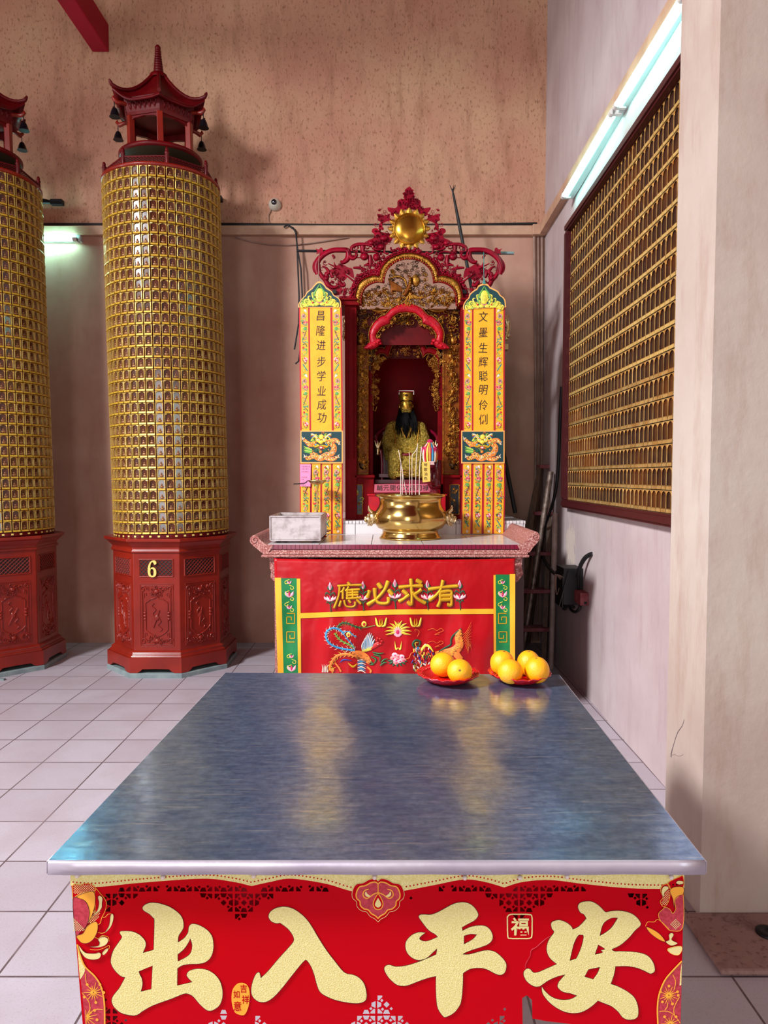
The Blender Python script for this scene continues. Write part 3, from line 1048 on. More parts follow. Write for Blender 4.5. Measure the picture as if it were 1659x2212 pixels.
        for j in range(nV):
            for i in range(nU):
                q0 = j * (nU + 1) + i
                Fc.append((q0, q0 + 1, q0 + nU + 2, q0 + nU + 1))
                Fc.append((m0 + q0, m0 + q0 + nU + 1, m0 + q0 + nU + 2, m0 + q0 + 1))
        for i in range(nU):
            Fc.append((i, m0 + i, m0 + i + 1, i + 1))
        b.add(V, Fc, 0, True)
        # ridge
        rp = []
        for j in range(9):
            s = j / 8
            r = .365 * (1 - s) + .045 * s
            rp.append(L(a.x * r, a.y * r, zr + tipz[k] * (1 - s) ** 2 + .235 * s ** 1.75 + .045 * s + .012))
        tip = [L(a.x * .383, a.y * .383, zr + tipz[k] * 1.5), L(a.x * .374, a.y * .374, zr + tipz[k] * 1.2 + .01)]
        b.tube((tip if k else []) + rp, ([.006, .012] if k else []) + [.014] * 9, 8)
    b.build('roof', M['darklacquer'], t)
    b = MB()
    zf0 = zr + .275
    prof = [(.06, zf0), (.062, zf0 + .025), (.04, zf0 + .035)]
    for j in range(9):
        rj = .036 - .0018 * j
        z = zf0 + .045 + j * .018
        prof += [(rj * .8, z), (rj, z + .006), (rj, z + .011), (rj * .8, z + .017)]
    z = prof[-1][1]
    prof += [(.02, z + .004), (.021, z + .02), (.012, z + .034), (0, z + .04)]
    b.lathe(prof, (0, 0, 0), 20, M=lean)
    b.build('finial', M['darklacquer'], t)
    for k in (1, 2, 4, 5):
        b = MB()
        hxk = Vector((*hx[k], 0))
        arm = [hxk * .26 + Vector((0, 0, zf + .075)), hxk * .30 + Vector((0, 0, zf + .07)), hxk * .335 + Vector((0, 0, zf + .062)), hxk * .36 + Vector((0, 0, zf + .085)), hxk * .352 + Vector((0, 0, zf + .10))]
        b.tube([L(*p) for p in arm], [.016, .014, .018, .011, .004], 8)
        arm = b.build('bell_arm', M['lacquer'], t)
        b = MB()
        bc = hxk * .350 + Vector((0, 0, zf + .0))
        b.lathe([(.038, -.045), (.033, -.04), (.026, -.012), (.016, .012), (.006, .02), (0, .021)], (0, 0, 0), 16, M=lean @ Matrix.Translation(bc))
        b.tube([L(bc.x, bc.y, bc.z + .018), L(bc.x, bc.y, bc.z + .07)], .003, 6)
        b.build('bell', M['bell'], arm)
    return t


CT = Vector((-1.608, 5.333, 0))
slab = MB(); oct_stack(slab, CT, [(.445, 0), (.445, .028), (.438, .034)])
tag(slab.build('stone_slab', M['slab'], origin=CT), 'blue-grey octagonal slab on the floor under the tower numbered 6', 'slab', kind='thing')
make_tower(CT, 'gilded niche tower on red octagonal pedestal bearing number 6, seen whole', True)
CT2 = Vector((-2.945, 5.30, 0))
slab = MB(); oct_stack(slab, CT2, [(.445, 0), (.445, .028), (.438, .034)])
slab.box(CT2.x - .2, CT2.x + .3, CT2.y - .47, CT2.y - .445, 0, .012)
tag(slab.build('stone_slab', M['slab'], origin=CT2), 'grey octagonal slab under the tower cut by the left picture edge', 'slab', kind='thing')
make_tower(CT2, 'gilded niche tower without a number, mostly cut off at the left edge', False)

# ------------------------------------------------------------------ tiled platform and shrine altar table
YT0, YT1 = 4.0, 4.72
ZT = at(830, 1176, YT0).z
ZP = at(830, 1125, YT1 + .01).z
xl_, xr_ = at(622, 1125, YT1).x, at(1135, 1125, YT1).x
t = thing('tiled_platform', 'white tiled masonry platform under the shrine, behind the granite altar table', 'platform', ((xl_ + xr_) / 2, 5.3, 0))
b = MB(); b.box(xl_ + .004, xr_ - .004, YT1 + .008, 5.93, 0, ZP - .004); b.build('core', M['grout'], t)
b = MB()
x = xl_
while x < xr_ - .01:
    x1 = min(x + .226, xr_)
    b.box(x + .002, x1 - .002, YT1 + .003, YT1 + .012, ZP - .22, ZP - .021)
    y = YT1 + .02
    while y < 5.9:
        b.box(x + .002, x1 - .002, y + .002, min(y + .226, 5.93) - .002, ZP - .01, ZP)
        y += .226
    x = x1
y = YT1 + .02
while y < 5.9:
    b.box(xr_ - .01, xr_, y + .002, min(y + .226, 5.93) - .002, ZP - .22, ZP - .02)
    y += .226
b.build('wall_tiling', M['tilewhite'], t)
b = MB()
x = xl_
while x < xr_ - .01:
    b.box(x + .001, min(x + .0215, xr_), YT1, YT1 + .02, ZP - .019, ZP + .0005)
    x += .024
b.build('edge_tiling', M['tilewhite'], t)

xa, xb = at(566, 1190, YT0).x, at(1142, 1190, YT0).x
t = thing('altar_table', 'granite-edged altar table with tiled top and upswept scroll ends', 'altar', ((xa + xb) / 2, 4.36, 0))
b = MB()
b.box(xa + .012, xb - .012, YT0 + .008, YT1, ZT - .03, ZT - .004)
b.build('slab', M['grout'], t)
b = MB()
zl = at(830, 1204, YT0).z
b.box(xa + .01, xb - .01, YT0 + .004, YT1, ZT - .052, ZT - .03)
b.box(xa + .004, xb - .004, YT0 - .006, YT1, ZT - .060, ZT - .043)
b.box(xa - .004, xb + .004, YT0 - .012, YT1, zl, ZT - .060)
b.build('granite_edge', M['terrazzo'], t, bevel=.007)
b = MB()
x = xa + .02
while x < xb - .03:
    b.box(x, x + .0225, YT0, YT0 + .01, ZT - .028, ZT - .001)
    x += .0245
b.build('mosaic_edge', M['mosaic'], t)
b = MB()
x = xa + .03
while x < xb - .04:
    x1 = min(x + .298, xb - .03)
    for y0, y1 in ((YT0 + .012, YT0 + .30), (YT0 + .304, YT0 + .60), (YT0 + .604, YT1 - .002)):
        b.box(x, x1 - .004, y0, y1, ZT - .004, ZT)
    x = x1
b.build('top_tiles', M['tilewhite'], t, bevel=.0008, segs=1)
for s, uu, pr in ((-1, 0, [(590, 1178), (575, 1176), (562, 1166), (556, 1159), (548, 1156), (541, 1161), (540, 1170), (546, 1178), (556, 1186), (566, 1194), (580, 1194)]),
                  (1, 0, [(1118, 1178), (1130, 1174), (1143, 1162), (1149, 1152), (1157, 1148), (1164, 1153), (1166, 1163), (1161, 1172), (1152, 1182), (1142, 1194), (1126, 1194)])):
    b = MB()
    pr = smooth(pr, 4)
    b.prism([at(u, v, YT0 - .004) for u, v in pr], (0, YT1 - YT0 + .0, 0), 0, True)
    cx, cv = (549, 1166) if s < 0 else (1157, 1159)
    sp = [(cx + 8 * (1 - k / 14) * cos(k * .7) * s, cv + 8 * (1 - k / 14) * sin(k * .7)) for k in range(14)]
    b.stroke(sp, 2.4, pm(YT0 - .004), .006)
    b.build('scroll_end', M['terrazzo'], t)
    b = MB()
    q = [(582, 1203), (597, 1203), (597, 1256), (590, 1254), (584, 1247), (586, 1236), (583, 1228)] if s < 0 else \
        [(1112, 1203), (1129, 1203), (1127, 1222), (1130, 1240), (1122, 1252), (1116, 1258), (1112, 1258)]
    b.prism([at(u, v, YT0 + .03) for u, v in q], (0, .62, 0))
    b.build('corbel', M['terrazzo'], t, bevel=.004)
    lx = at(612 if s < 0 else 1092, 1250, YT0).x
    b = MB(); b.box(lx - .07, lx + .07, YT0 + .12, YT1 - .06, 0, zl); b.build('leg', M['terrazzo'], t)

# ------------------------------------------------------------------ embroidered altar cloth
YC = YT0 - .016


def wave(u, v):
    d = max(0.0, min(1.0, (v - 1210) / 200))
    return (.010 * sin(u * .045) * d + .006 * sin(u * .11 + v * .013) * d + .008 * exp(-((u - 850 - (v - 1230) * .35) / 22) ** 2) * d
            + .006 * sin(v * .05 + u * .02) * d - .006 * d)


cl = lambda u, v, h=0.0: at(u, v, YC - wave(u, v) - h - .004)
t = thing('altar_cloth', 'red satin altar cloth with gold characters, phoenix and dragon embroidery', 'altar cloth', at(850, 1207, YC))
b = MB()
vb = 1452
zb_ = .04
nu, nv = 90, 60
V = []
for j in range(nv + 1):
    for i in range(nu + 1):
        q = i / nu
        v = 1206 + (1640 - 1206) * j / nv
        u = (592 + (v - 1207) * .035) * (1 - q) + 1112.5 * q
        v += 5 * sin(pi * q) ** .5 * (1 - j / nv) * .6 if j < 3 else 0
        V.append(cl(u, v, -.003))
b.add(V, [(j * (nu + 1) + i, j * (nu + 1) + i + 1, (j + 1) * (nu + 1) + i + 1, (j + 1) * (nu + 1) + i) for j in range(nv) for i in range(nu)], 0, True)
ob = b.build('cloth', M['satin'], t)
ob.modifiers.new('thickness', 'SOLIDIFY').thickness = .002


def strip(mb, q, mat, h, sub=14):
    """Flat cloth strip: list of (u_left, u_right, v)."""
    L = []
    for (a0, a1, av), (b0, b1, bv) in zip(q, q[1:]):
        for k in range(sub):
            f = k / sub
            L.append((a0 + (b0 - a0) * f, a1 + (b1 - a1) * f, av + (bv - av) * f))
    L.append(q[-1])
    V = []
    for a, c, v in L:
        for k in range(5):
            V.append(cl(a + (c - a) * k / 4, v, h))
    mb.add(V, [(j * 5 + i, j * 5 + i + 1, j * 5 + i + 6, j * 5 + i + 5) for j in range(len(L) - 1) for i in range(4)], mat, True)


b = MB()
strip(b, [(593.5, 607, 1248), (600, 612.5, 1452), (606, 618, 1630)], 0, .003, 24)
strip(b, [(641, 648.5, 1250), (644, 650.5, 1452), (646, 653, 1630)], 0, .003, 24)
strip(b, [(1066, 1070.5, 1242), (1066.5, 1072, 1452), (1067, 1073, 1630)], 0, .003, 24)
strip(b, [(1101, 1113, 1240), (1102, 1112.5, 1452), (1102, 1112, 1630)], 0, .003, 24)
# horizontal band
VV = []
for k in range(41):
    u = 648 + (1067 - 648) * k / 40
    e = 1322 + (8 if u < 850 else 0) * ((850 - u) / 200) ** 1 if u < 850 else 1322 - (u - 850) / 216 * 1.5
    VV.append((u, e))
V = []
for u, e in VV:
    for dv in (-5.5, 0, 5.5):
        V.append(cl(u, e + dv, .004))
b.add(V, [(3 * k + i, 3 * k + i + 1, 3 * k + i + 4, 3 * k + i + 3) for k in range(40) for i in range(2)], 0, True)
b.build('yellow_border', M['yellowsatin'], t)
b = MB()
strip(b, [(607, 641, 1249), (612.5, 644, 1452), (618, 647, 1630)], 0, .0025, 24)
b.build('green_border', M['greensatin'], t)
b = MB()
strip(b, [(1070.5, 1101, 1241), (1072, 1102, 1452), (1073, 1102, 1630)], 0, .0025, 24)
b.build('green_border', M['greensatin'], t)
# embroidery on the green borders
b = MB()
for x0, s in ((625, 1), (1086, -1)):
    for vt in (1250, 1410):
        sh = (vt - 1250) * (.03 if s > 0 else 0)
        for (du, dv, r) in ((0, 8, 5), (0, 34, 10), (0, 62, 6)):
            if vt + dv > 1450:
                continue
            for a in (-1, 0, 1):
                b.stroke([(x0 + sh, vt + dv + r * .6), (x0 + sh + a * r * .6, vt + dv), (x0 + sh + a * r * .9, vt + dv - r * .7)], [2, r * .6, .5], lambda u, v, h=0: cl(u, v, h + .003), .003, TI['t_rose' if a else 't_magenta'])
        for k in range(6):
            v = vt + 6 + k * 12
            if v > 1446:
                continue
            w = 9 * (1 if k % 2 else -1)
            b.stroke([(x0 + sh, v - 4), (x0 + sh + w, v), (x0 + sh + w * .9, v + 5), (x0 + sh + w * .3, v + 4), (x0 + sh + w * .4, v + 1)], 1.3, lambda u, v, h=0: cl(u, v, h + .003), .002, TI['t_yellow'], sub=3)
    for vt in (1332, 1368):
        sh = (vt - 1250) * (.03 if s > 0 else 0)
        m = -1 if vt > 1350 else 1
        g = [(-8, -11), (9, -11), (9, 11), (-8, 11), (-8, -3), (2, -3), (2, 4)]
        g = [(x0 + sh + x * s * m, vt + y + 4 if m > 0 else vt + 8 - y) for x, y in g]
        for p, q in zip(g, g[1:]):
            b.stroke([p, q], 2.0, lambda u, v, h=0: cl(u, v, h + .003), .0025, TI['t_gold'], sub=1)
b.build('border_embroidery', TM, t)
# characters, read right to left
f1 = lambda u, v, h=0: cl(u, v, h + .005)
BR = {
 'ying': [[(.48, .0), (.57, .08)], [(.14, .14), (.5, .11), (.96, .10)], [(.19, .14), (.16, .5), (.0, .96)], [(.36, .2), (.31, .3), (.24, .38)], [(.31, .32), (.31, .62)], [(.52, .17), (.47, .26), (.40, .33)],
          [(.47, .28), (.47, .62)], [(.47, .30), (.9, .27)], [(.48, .40), (.85, .38)], [(.48, .50), (.85, .48)], [(.46, .62), (.94, .59)], [(.67, .27), (.67, .6)], [(.24, .72), (.18, .92)], [(.36, .7), (.42, .9), (.6, .95), (.74, .9), (.76, .76)], [(.52, .68), (.59, .78)], [(.82, .67), (.96, .82)]],
 'bi': [[(.12, .38), (.09, .5), (.03, .66)], [(.32, .3), (.33, .6), (.42, .84), (.62, .9), (.82, .86), (.84, .66)], [(.44, .1), (.56, .28)], [(.84, .36), (.98, .54)], [(.82, .02), (.68, .36), (.4, .7), (.06, .94)]],
 'qiu': [[(.06, .3), (.45, .25), (.88, .24)], [(.48, .0), (.51, .5), (.5, .96), (.36, .86)], [(.18, .42), (.33, .55)], [(.04, .84), (.22, .74), (.4, .58)], [(.86, .38), (.74, .48), (.6, .57)], [(.54, .5), (.72, .74), (1.0, .9)], [(.68, .02), (.86, .12)]],
 'you': [[(.0, .32), (.45, .25), (1.0, .2)], [(.5, .0), (.42, .32), (.24, .56), (.02, .74)], [(.4, .42), (.4, .74), (.32, .98)], [(.4, .43), (.78, .39), (.8, .6), (.8, .92), (.66, .9)], [(.42, .57), (.76, .55)], [(.42, .72), (.76, .7)]]}
for key, u, v, sz, wd in (('ying', 752, 1286, 56, .078), ('bi', 820, 1282, 54, .14), ('qiu', 889, 1280, 56, .125), ('you', 957, 1283, 57, .12)):
    b = MB()
    for layer in (0, 1):
        for st_ in BR[key]:
            n_ = len(st_)
            P_ = [(u + (x - .5) * sz * 1.06, v + (y - .5) * sz) for x, y in st_]
            k_ = [wd * sz * (1.15 if i_ in (0, n_ - 1) else .9) for i_ in range(n_)]
            P_ = [(P_[0][0] * 1.04 - P_[1][0] * .04, P_[0][1] * 1.04 - P_[1][1] * .04)] + P_ + [(P_[-1][0] * 1.06 - P_[-2][0] * .06, P_[-1][1] * 1.06 - P_[-2][1] * .06)]
            k_ = [k_[0] * .45] + k_ + [k_[-1] * .4]
            if layer == 0:
                b.stroke(P_, [q + 2.0 for q in k_], f1, .0006, 1, 4, 4)
            else:
                b.stroke(P_, k_, lambda a, c, h=0: f1(a, c, h + .0006), .009, 0, 7, 4)
    b.build('gold_character', [M['t_gold'], M['t_brown']], t)
for u, vv in ((713, 1292), (784, 1290), (853, 1286), (923, 1288), (993, 1288)):
    b = MB()
    b.stroke([(u, vv - 22), (u + 1, vv - 6), (u, vv + 10), (u + 2, vv + 30)], 2, f1, .002, TI['t_dgreen'])
    for a in (-1, 1):
        b.stroke([(u, vv - 6), (u + a * 8, vv - 12), (u + a * 11, vv - 4)], [1.5, 3, 1], f1, .002, TI['t_dgreen'])
        b.stroke([(u + 1, vv + 14), (u + a * 6, vv + 8), (u + a * 8, vv + 12)], [1.5, 2.5, 1], f1, .002, TI['t_dgreen'])
        for k in (1, 2):
            b.stroke([(u, vv + 6), (u + a * 5 * k, vv + 1), (u + a * 6.5 * k, vv - 4)], [3, 5, .6], f1, .003, TI['t_rose' if k == 2 else 't_white'])
        b.stroke([(u, vv - 16), (u + a * 4.5, vv - 21), (u + a * 4, vv - 27)], [1, 3.5, .5], f1, .002, TI['t_dgreen'])
    b.stroke([(u, vv - 18), (u, vv - 26), (u, vv - 35)], [3, 7, .6], f1, .003, TI['t_rose'])
    b.stroke([(u, vv - 20), (u, vv - 26), (u, vv - 31)], [1.5, 3.5, .6], f1, .004, TI['t_magenta'])
    b.stroke([(u, vv + 5), (u, vv), (u, vv - 6)], [3, 5.5, .6], f1, .004, TI['t_magenta'])
    b.build('lotus_embroidery', TM, t)


def q7(pts):
    return [(680 + x / 4.608, 1310 + y / 4.608) for x, y in pts]


def emb(mb, pts, w, c, h=.0025, sub=4, n=5):
    W_ = [k / 4.608 for k in w] if isinstance(w, (list, tuple)) else w / 4.608
    mb.stroke(q7(pts), W_, f1, h, TI[c], n, sub)


def feathered(mb, pts, w, c, edge, R, fl=26, step=3):
    P = smooth([(x, y) for x, y in pts], 6)
    for i in range(0, len(P) - 1, step):
        a, d = P[i], P[i + 1]
        l = hypot(d[0] - a[0], d[1] - a[1]) or 1
        tx, ty = (d[0] - a[0]) / l, (d[1] - a[1]) / l
        for s in (-1, 1):
            nx, ny = -ty * s, tx * s
            f = fl * R.uniform(.7, 1.1)
            emb(mb, [a, (a[0] + nx * f * .6 + tx * f * .3, a[1] + ny * f * .6 + ty * f * .3), (a[0] + nx * f + tx * f * .9, a[1] + ny * f + ty * f * .9)], [5, 5, 1], edge, .002, 2, 4)
    emb(mb, pts, w, c, .003)


R = random.Random(5)
b = MB()
feathered(b, [(400, 440), (330, 430), (230, 410), (150, 370), (112, 310), (120, 250), (180, 215), (240, 230), (290, 270)], 20, 't_blue', 't_white', R, 30)
feathered(b, [(395, 420), (365, 370), (320, 320), (285, 262), (340, 250), (385, 290), (415, 300)], 10, 't_blue', 't_white', R, 18, 4)
feathered(b, [(390, 410), (340, 380), (270, 345), (220, 300), (200, 262)], 14, 't_green', 't_lime', R, 22)
feathered(b, [(225, 205), (270, 165), (330, 170), (400, 200), (470, 215)], 14, 't_dgreen', 't_green', R, 24)
emb(b, [(470, 215), (530, 205), (600, 188)], 7, 't_green')
for (x, y, r) in ((490, 175, 26), (335, 280, 22)):
    p = q7([(x, y)])[0]
    b.dome(p[0], p[1], r / 4.6, r / 4.0, f1, .003, TI['t_yellow'])
    b.dome(p[0], p[1] + .5, r / 7.5, r / 6.5, f1, .005, TI['t_red'])
feathered(b, [(390, 490), (310, 475), (225, 492), (172, 550), (150, 620), (190, 640)], 26, 't_orange', 't_yellow', R, 34)
feathered(b, [(200, 560), (240, 610), (260, 650)], 16, 't_orange', 't_red', R, 26)
emb(b, [(250, 560), (290, 530), (370, 540)], [6, 16, 4], 't_navy')
emb(b, [(330, 560), (380, 600), (420, 570)], [6, 22, 4], 't_gold')
emb(b, [(370, 460), (430, 480), (500, 510), (550, 560)], [30, 86, 80, 40], 't_orange', .004)
for k in range(34):
    x, y = R.uniform(380, 540), 0
    y = 478 + (x - 400) * .35 + R.uniform(-34, 34)
    emb(b, [(x - 9, y), (x, y + 8), (x + 9, y)], 4, 't_brown', .0055, 2, 4)
for k in range(8):
    a = k / 7
    base = (480 + 90 * a, 438 - 20 * a)
    tip = (482 + 115 * a, 350 - 110 * sin(a * 2.6) + 30 * a)
    emb(b, [base, ((base[0] + tip[0]) / 2 - 8, (base[1] + tip[1]) / 2), tip], [14, 20, 4], 't_white', .003)
    emb(b, [base, ((base[0] + tip[0]) / 2 - 8, (base[1] + tip[1]) / 2 + 6), (tip[0], tip[1] + 10)], [8, 11, 2], 't_blue', .0045)
emb(b, [(470, 442), (530, 425), (585, 400), (625, 372)], [26, 40, 36, 30], 't_yellow', .004)
emb(b, [(560, 425), (600, 390), (640, 365)], [20, 44, 34], 't_red', .005)
for k in range(6):
    p = q7([(640 + 26 * cos(k * 1.0), 345 + 30 * sin(k * 1.1))])[0]
    b.dome(p[0], p[1], 2.6, 2.6, f1, .004, TI['t_red'])
emb(b, [(620, 378), (632, 380)], 8, 't_white', .007, 1)
for pts in ([(575, 455), (640, 470), (690, 460)], [(585, 480), (650, 500), (640, 550)], [(560, 500), (610, 530), (580, 580)], [(540, 540), (580, 575), (540, 580)], [(660, 560), (690, 530), (730, 520)], [(650, 590), (690, 560), (720, 560)]):
    emb(b, pts, [14, 18, 4], 't_dgreen', .004)
    emb(b, pts, [4, 6, 2], 't_green', .0055)
for k in range(7):
    y = 530 + k * 18
    emb(b, [(425, y + 10), (465, y), (505, y + 6 + k * 3)], [8, 16, 5], 't_blue' if k % 2 else 't_white', .004)
for k in range(4):
    emb(b, [(75 + k * 18, 655), (80 + k * 14, 610), (70 + k * 22, 575)], [10, 8, 2], 't_white', .003)
emb(b, [(520, 600), (560, 640), (550, 660)], 18, 't_orange', .004)
b.build('phoenix_embroidery', TM, t)
b = MB()
for s in (-1, 1):
    for k in range(5):
        a = .25 + k * .42
        p = [(830 + s * 20 * sin(a), 250 - 20 * cos(a)), (830 + s * 70 * sin(a), 245 - 70 * cos(a)), (830 + s * (112 + 8 * k) * sin(a + .12), 242 - (112 - 6 * k) * cos(a + .12))]
        emb(b, p, [12, 20, 2], 't_yellow', .003)
        emb(b, p, [4, 7, 1], 't_gold', .005)
    emb(b, [(830 + s * 4, 410), (830 + s * 22, 425), (830 + s * 34, 345)], [6, 16, 2], 't_yellow')
    for cx in (660, 1005):
        emb(b, [(cx + s * 6, 200), (cx + s * 34, 190), (cx + s * 46, 150), (cx + s * 54, 112)], [10, 20, 20, 12], 't_yellow', .004)
        emb(b, [(cx, 200), (cx + s * 12, 170), (cx + s * 8, 120)], [12, 16, 2], 't_gold', .004)
emb(b, [(830, 150), (830, 200)], [2, 16], 't_yellow')
p = q7([(826, 250)])[0]
b.dome(p[0], p[1], 10, 12, f1, .004, TI['t_rose']); b.dome(p[0], p[1] + 1, 5, 6.5, f1, .006, TI['t_magenta'])
for k in range(9):
    a = k * 2.4
    rr = 2.2 * sqrt(k)
    p = q7([(822, 520)])[0]
    b.dome(p[0] + rr * 2.2 * cos(a), p[1] + rr * 1.6 * sin(a), 6.5, 5, f1, .005 - .0003 * k, TI['t_rose' if k % 2 else 't_pink'])
    b.dome(p[0] + rr * 2.2 * cos(a) + 1, p[1] + rr * 1.6 * sin(a) + 1, 3, 2.4, f1, .0062 - .0003 * k, TI['t_magenta'])
for k in range(7):
    a = .1 + k * .5
    emb(b, [(822 + 50 * cos(a), 535 + 30 * sin(a)), (822 + 80 * cos(a), 540 + 50 * sin(a)), (822 + 100 * cos(a), 540 + 62 * sin(a))], [14, 18, 2], 't_dgreen', .002)
b.build('flower_embroidery', TM, t)
b = MB()
emb(b, [(1448, 232), (1428, 300), (1440, 380), (1390, 440), (1290, 462), (1200, 475)], [30, 70, 80, 84, 70, 50], 't_orange', .004)
emb(b, [(1380, 430), (1420, 490), (1460, 530)], [70, 66, 50], 't_orange', .004)
for k in range(60):
    f_ = R.random()
    P = smooth([(1448, 232), (1428, 300), (1440, 380), (1390, 440), (1290, 462), (1200, 475)], 8)
    p = P[int(f_ * (len(P) - 1))]
    x, y = p[0] + R.uniform(-26, 26), p[1] + R.uniform(-26, 26)
    emb(b, [(x - 9, y - 2), (x, y + 8), (x + 9, y - 2)], 4, 't_yellow' if k % 3 else 't_brown', .006, 2, 4)
feathered(b, [(1455, 222), (1380, 285), (1355, 330), (1350, 380), (1290, 415), (1210, 468)], 14, 't_dgreen', 't_dgreen', R, 12, 3)
for k in range(9):
    emb(b, [(1460 + k * 8, 290 + k * 22), (1510 + k * 4, 250 + k * 16), (1560, 150 + k * 36)], [3, 4, 1], 't_orange', .002)
emb(b, [(1000, 420), (975, 380), (1000, 340), (1045, 345), (1040, 390), (1015, 385)], [16, 20, 22, 18, 14, 8], 't_dgreen', .004)
emb(b, [(1010, 400), (1000, 365), (1030, 360)], [6, 9, 4], 't_yellow', .006)
for k in range(95):
    x, y = R.uniform(975, 1180), R.uniform(390, 640)
    if (x - 985) * .9 + 380 > y + 190:
        continue
    a = R.uniform(-.8, .8) + 1.4
    l = R.uniform(24, 50)
    emb(b, [(x, y), (x + l * .5 * cos(a) + 5, y + l * .5 * sin(a)), (x + l * cos(a), y + l * sin(a))], [9, 15, 2], R.choice(['t_red', 't_navy', 't_yellow', 't_orange', 't_blue', 't_dgreen', 't_white', 't_red']), .004 + R.random() * .002, 3, 4)
emb(b, [(1060, 440), (1100, 390), (1140, 400), (1180, 450)], [26, 30, 24, 10], 't_yellow', .005)
emb(b, [(1090, 380), (1110, 378)], 14, 't_white', .008, 1)
emb(b, [(1045, 445), (965, 462), (940, 510), (905, 524)], [4, 7, 7, 4], 't_orange')
emb(b, [(1020, 300), (1040, 250), (1000, 225), (1000, 250)], 4, 't_orange', .002)
for (x, y) in ((1215, 375), (1215, 250)):
    emb(b, [(x - 90, y - 15), (x - 40, y - 30), (x, y - 10), (x + 40, y - 32), (x + 65, y - 10), (x + 20, y + 10), (x - 20, y + 30), (x + 25, y + 25)], 4, 't_orange', .002)
b.build('dragon_embroidery', TM, t)

# ------------------------------------------------------------------ shrine cabinet
YS = 4.86
t = thing('shrine_cabinet', 'tall carved red and gilt shrine cabinet with openwork crest', 'shrine', (at(878, 1120, YS).x, YS, ZP))
UC = 883.0


def both(pts):
    return [pts, [(2 * UC - p[0], *p[1:]) for p in pts]]


def q4(pts):
    return [(660 + x / 6.9125, 400 + y / 6.9125, *r) for x, y, *r in pts]


def q5(pts):
    return [(740 + x / 5.53, 540 + y / 5.53, *r) for x, y, *r in pts]


def scrolls(mb, inside, box, n, size, fn, h, seed, mats=(0,), leafy=.5):
    """Fill a region with carved curls, leaves and buds."""
    R = random.Random(seed)
    k = tries = 0
    while k < n and tries < n * 30:
        tries += 1
        x, y = R.uniform(box[0], box[2]), R.uniform(box[1], box[3])
        if not inside(x, y):
            continue
        k += 1
        s = size * R.uniform(.6, 1.3)
        a = R.uniform(0, 2 * pi)
        d = R.choice((-1, 1))
        m = R.choice(mats)
        q = R.random()
        if q < .45:
            sp = [(x + s * (1 - j / 9) * cos(a + d * j * .7), y + s * (1 - j / 9) * sin(a + d * j * .7)) for j in range(9)]
            mb.stroke(sp, [s * .22] * 4 + [s * .3] * 5, fn, h * R.uniform(.6, 1), m, 4, 2)
        elif q < .45 + .4 * leafy:
            for j in (-1, 0, 1):
                aa = a + j * .7
                mb.stroke([(x, y), (x + s * .6 * cos(aa), y + s * .6 * sin(aa)), (x + s * 1.1 * cos(aa + .3), y + s * 1.1 * sin(aa + .3))], [s * .2, s * .5, s * .06], fn, h * R.uniform(.7, 1.2), m, 4, 2)
        elif q < .85:
            mb.dome(x, y, s * .5, s * .4, fn, h * 1.4, m, a, 7)
            for j in range(5):
                mb.dome(x + s * .6 * cos(a + j * 1.26), y + s * .6 * sin(a + j * 1.26), s * .33, s * .26, fn, h, m, a + j * 1.26, 6)
        else:
            mb.stroke([(x, y), (x + s * cos(a), y + s * sin(a)), (x + 1.6 * s * cos(a + .6), y + 1.6 * s * sin(a + .6)), (x + 1.5 * s * cos(a + 1.3), y + 1.5 * s * sin(a + 1.3))], [s * .3, s * .35, s * .25, s * .1], fn, h, m, 4, 2)


# outer trefoil arch
ARO = q5([(130, 650), (140, 540), (160, 450), (200, 370), (280, 315), (370, 292), (432, 300, 1), (440, 240), (480, 170), (560, 90), (680, 38), (790, 20)])
ARI = q5([(232, 670), (235, 560), (262, 480), (330, 420), (420, 392), (500, 402, 1), (512, 320), (545, 235), (625, 160), (720, 122), (790, 116)])


def half_full(pts):
    """left half (bottom to top) -> full list left to right"""
    l = [(p[0], p[1], *p[2:]) for p in pts]
    r = [(2 * UC - p[0], p[1], *p[2:]) for p in reversed(pts[:-1])]
    return l + r


def arch_pts(pts, sub=6):
    full = half_full(pts)
    segs, cur = [], [full[0]]
    for p in full[1:]:
        cur.append(p)
        if len(p) > 2:
            segs.append(cur); cur = [p]
    segs.append(cur)
    out = []
    for s_ in segs:
        out += smooth([(p[0], p[1]) for p in s_], sub)[:-1]
    out.append((full[-1][0], full[-1][1]))
    return out


def offset_line(P, d):
    out = []
    for i in range(len(P)):
        a, c = P[max(i - 1, 0)], P[min(i + 1, len(P) - 1)]
        l = hypot(c[0] - a[0], c[1] - a[1]) or 1
        out.append((P[i][0] - (c[1] - a[1]) / l * d, P[i][1] + (c[0] - a[0]) / l * d))
    return out


def arch_band(mb, P, Q, fn, h, mat=0, depth=.05):
    """Band between two arch lines, rounded in section."""
    n = min(len(P), len(Q))
    P = [P[int(i * (len(P) - 1) / (n - 1))] for i in range(n)]
    Q = [Q[int(i * (len(Q) - 1) / (n - 1))] for i in range(n)]
    V = []
    sec = ((0, -depth), (0, 0), (.12, h * .7), (.5, h), (.88, h * .7), (1, 0), (1, -depth))
    for a, c in zip(P, Q):
        for f, hh in sec:
            V.append(fn(a[0] + (c[0] - a[0]) * f, a[1] + (c[1] - a[1]) * f, hh))
    k = len(sec)
    mb.add(V, [(i * k + j, i * k + j + 1, (i + 1) * k + j + 1, (i + 1) * k + j) for i in range(n - 1) for j in range(k - 1)], mat, True)
    mb.add(V[:k], [list(range(k))], mat)
    mb.add(V[-k:], [list(range(k))], mat)


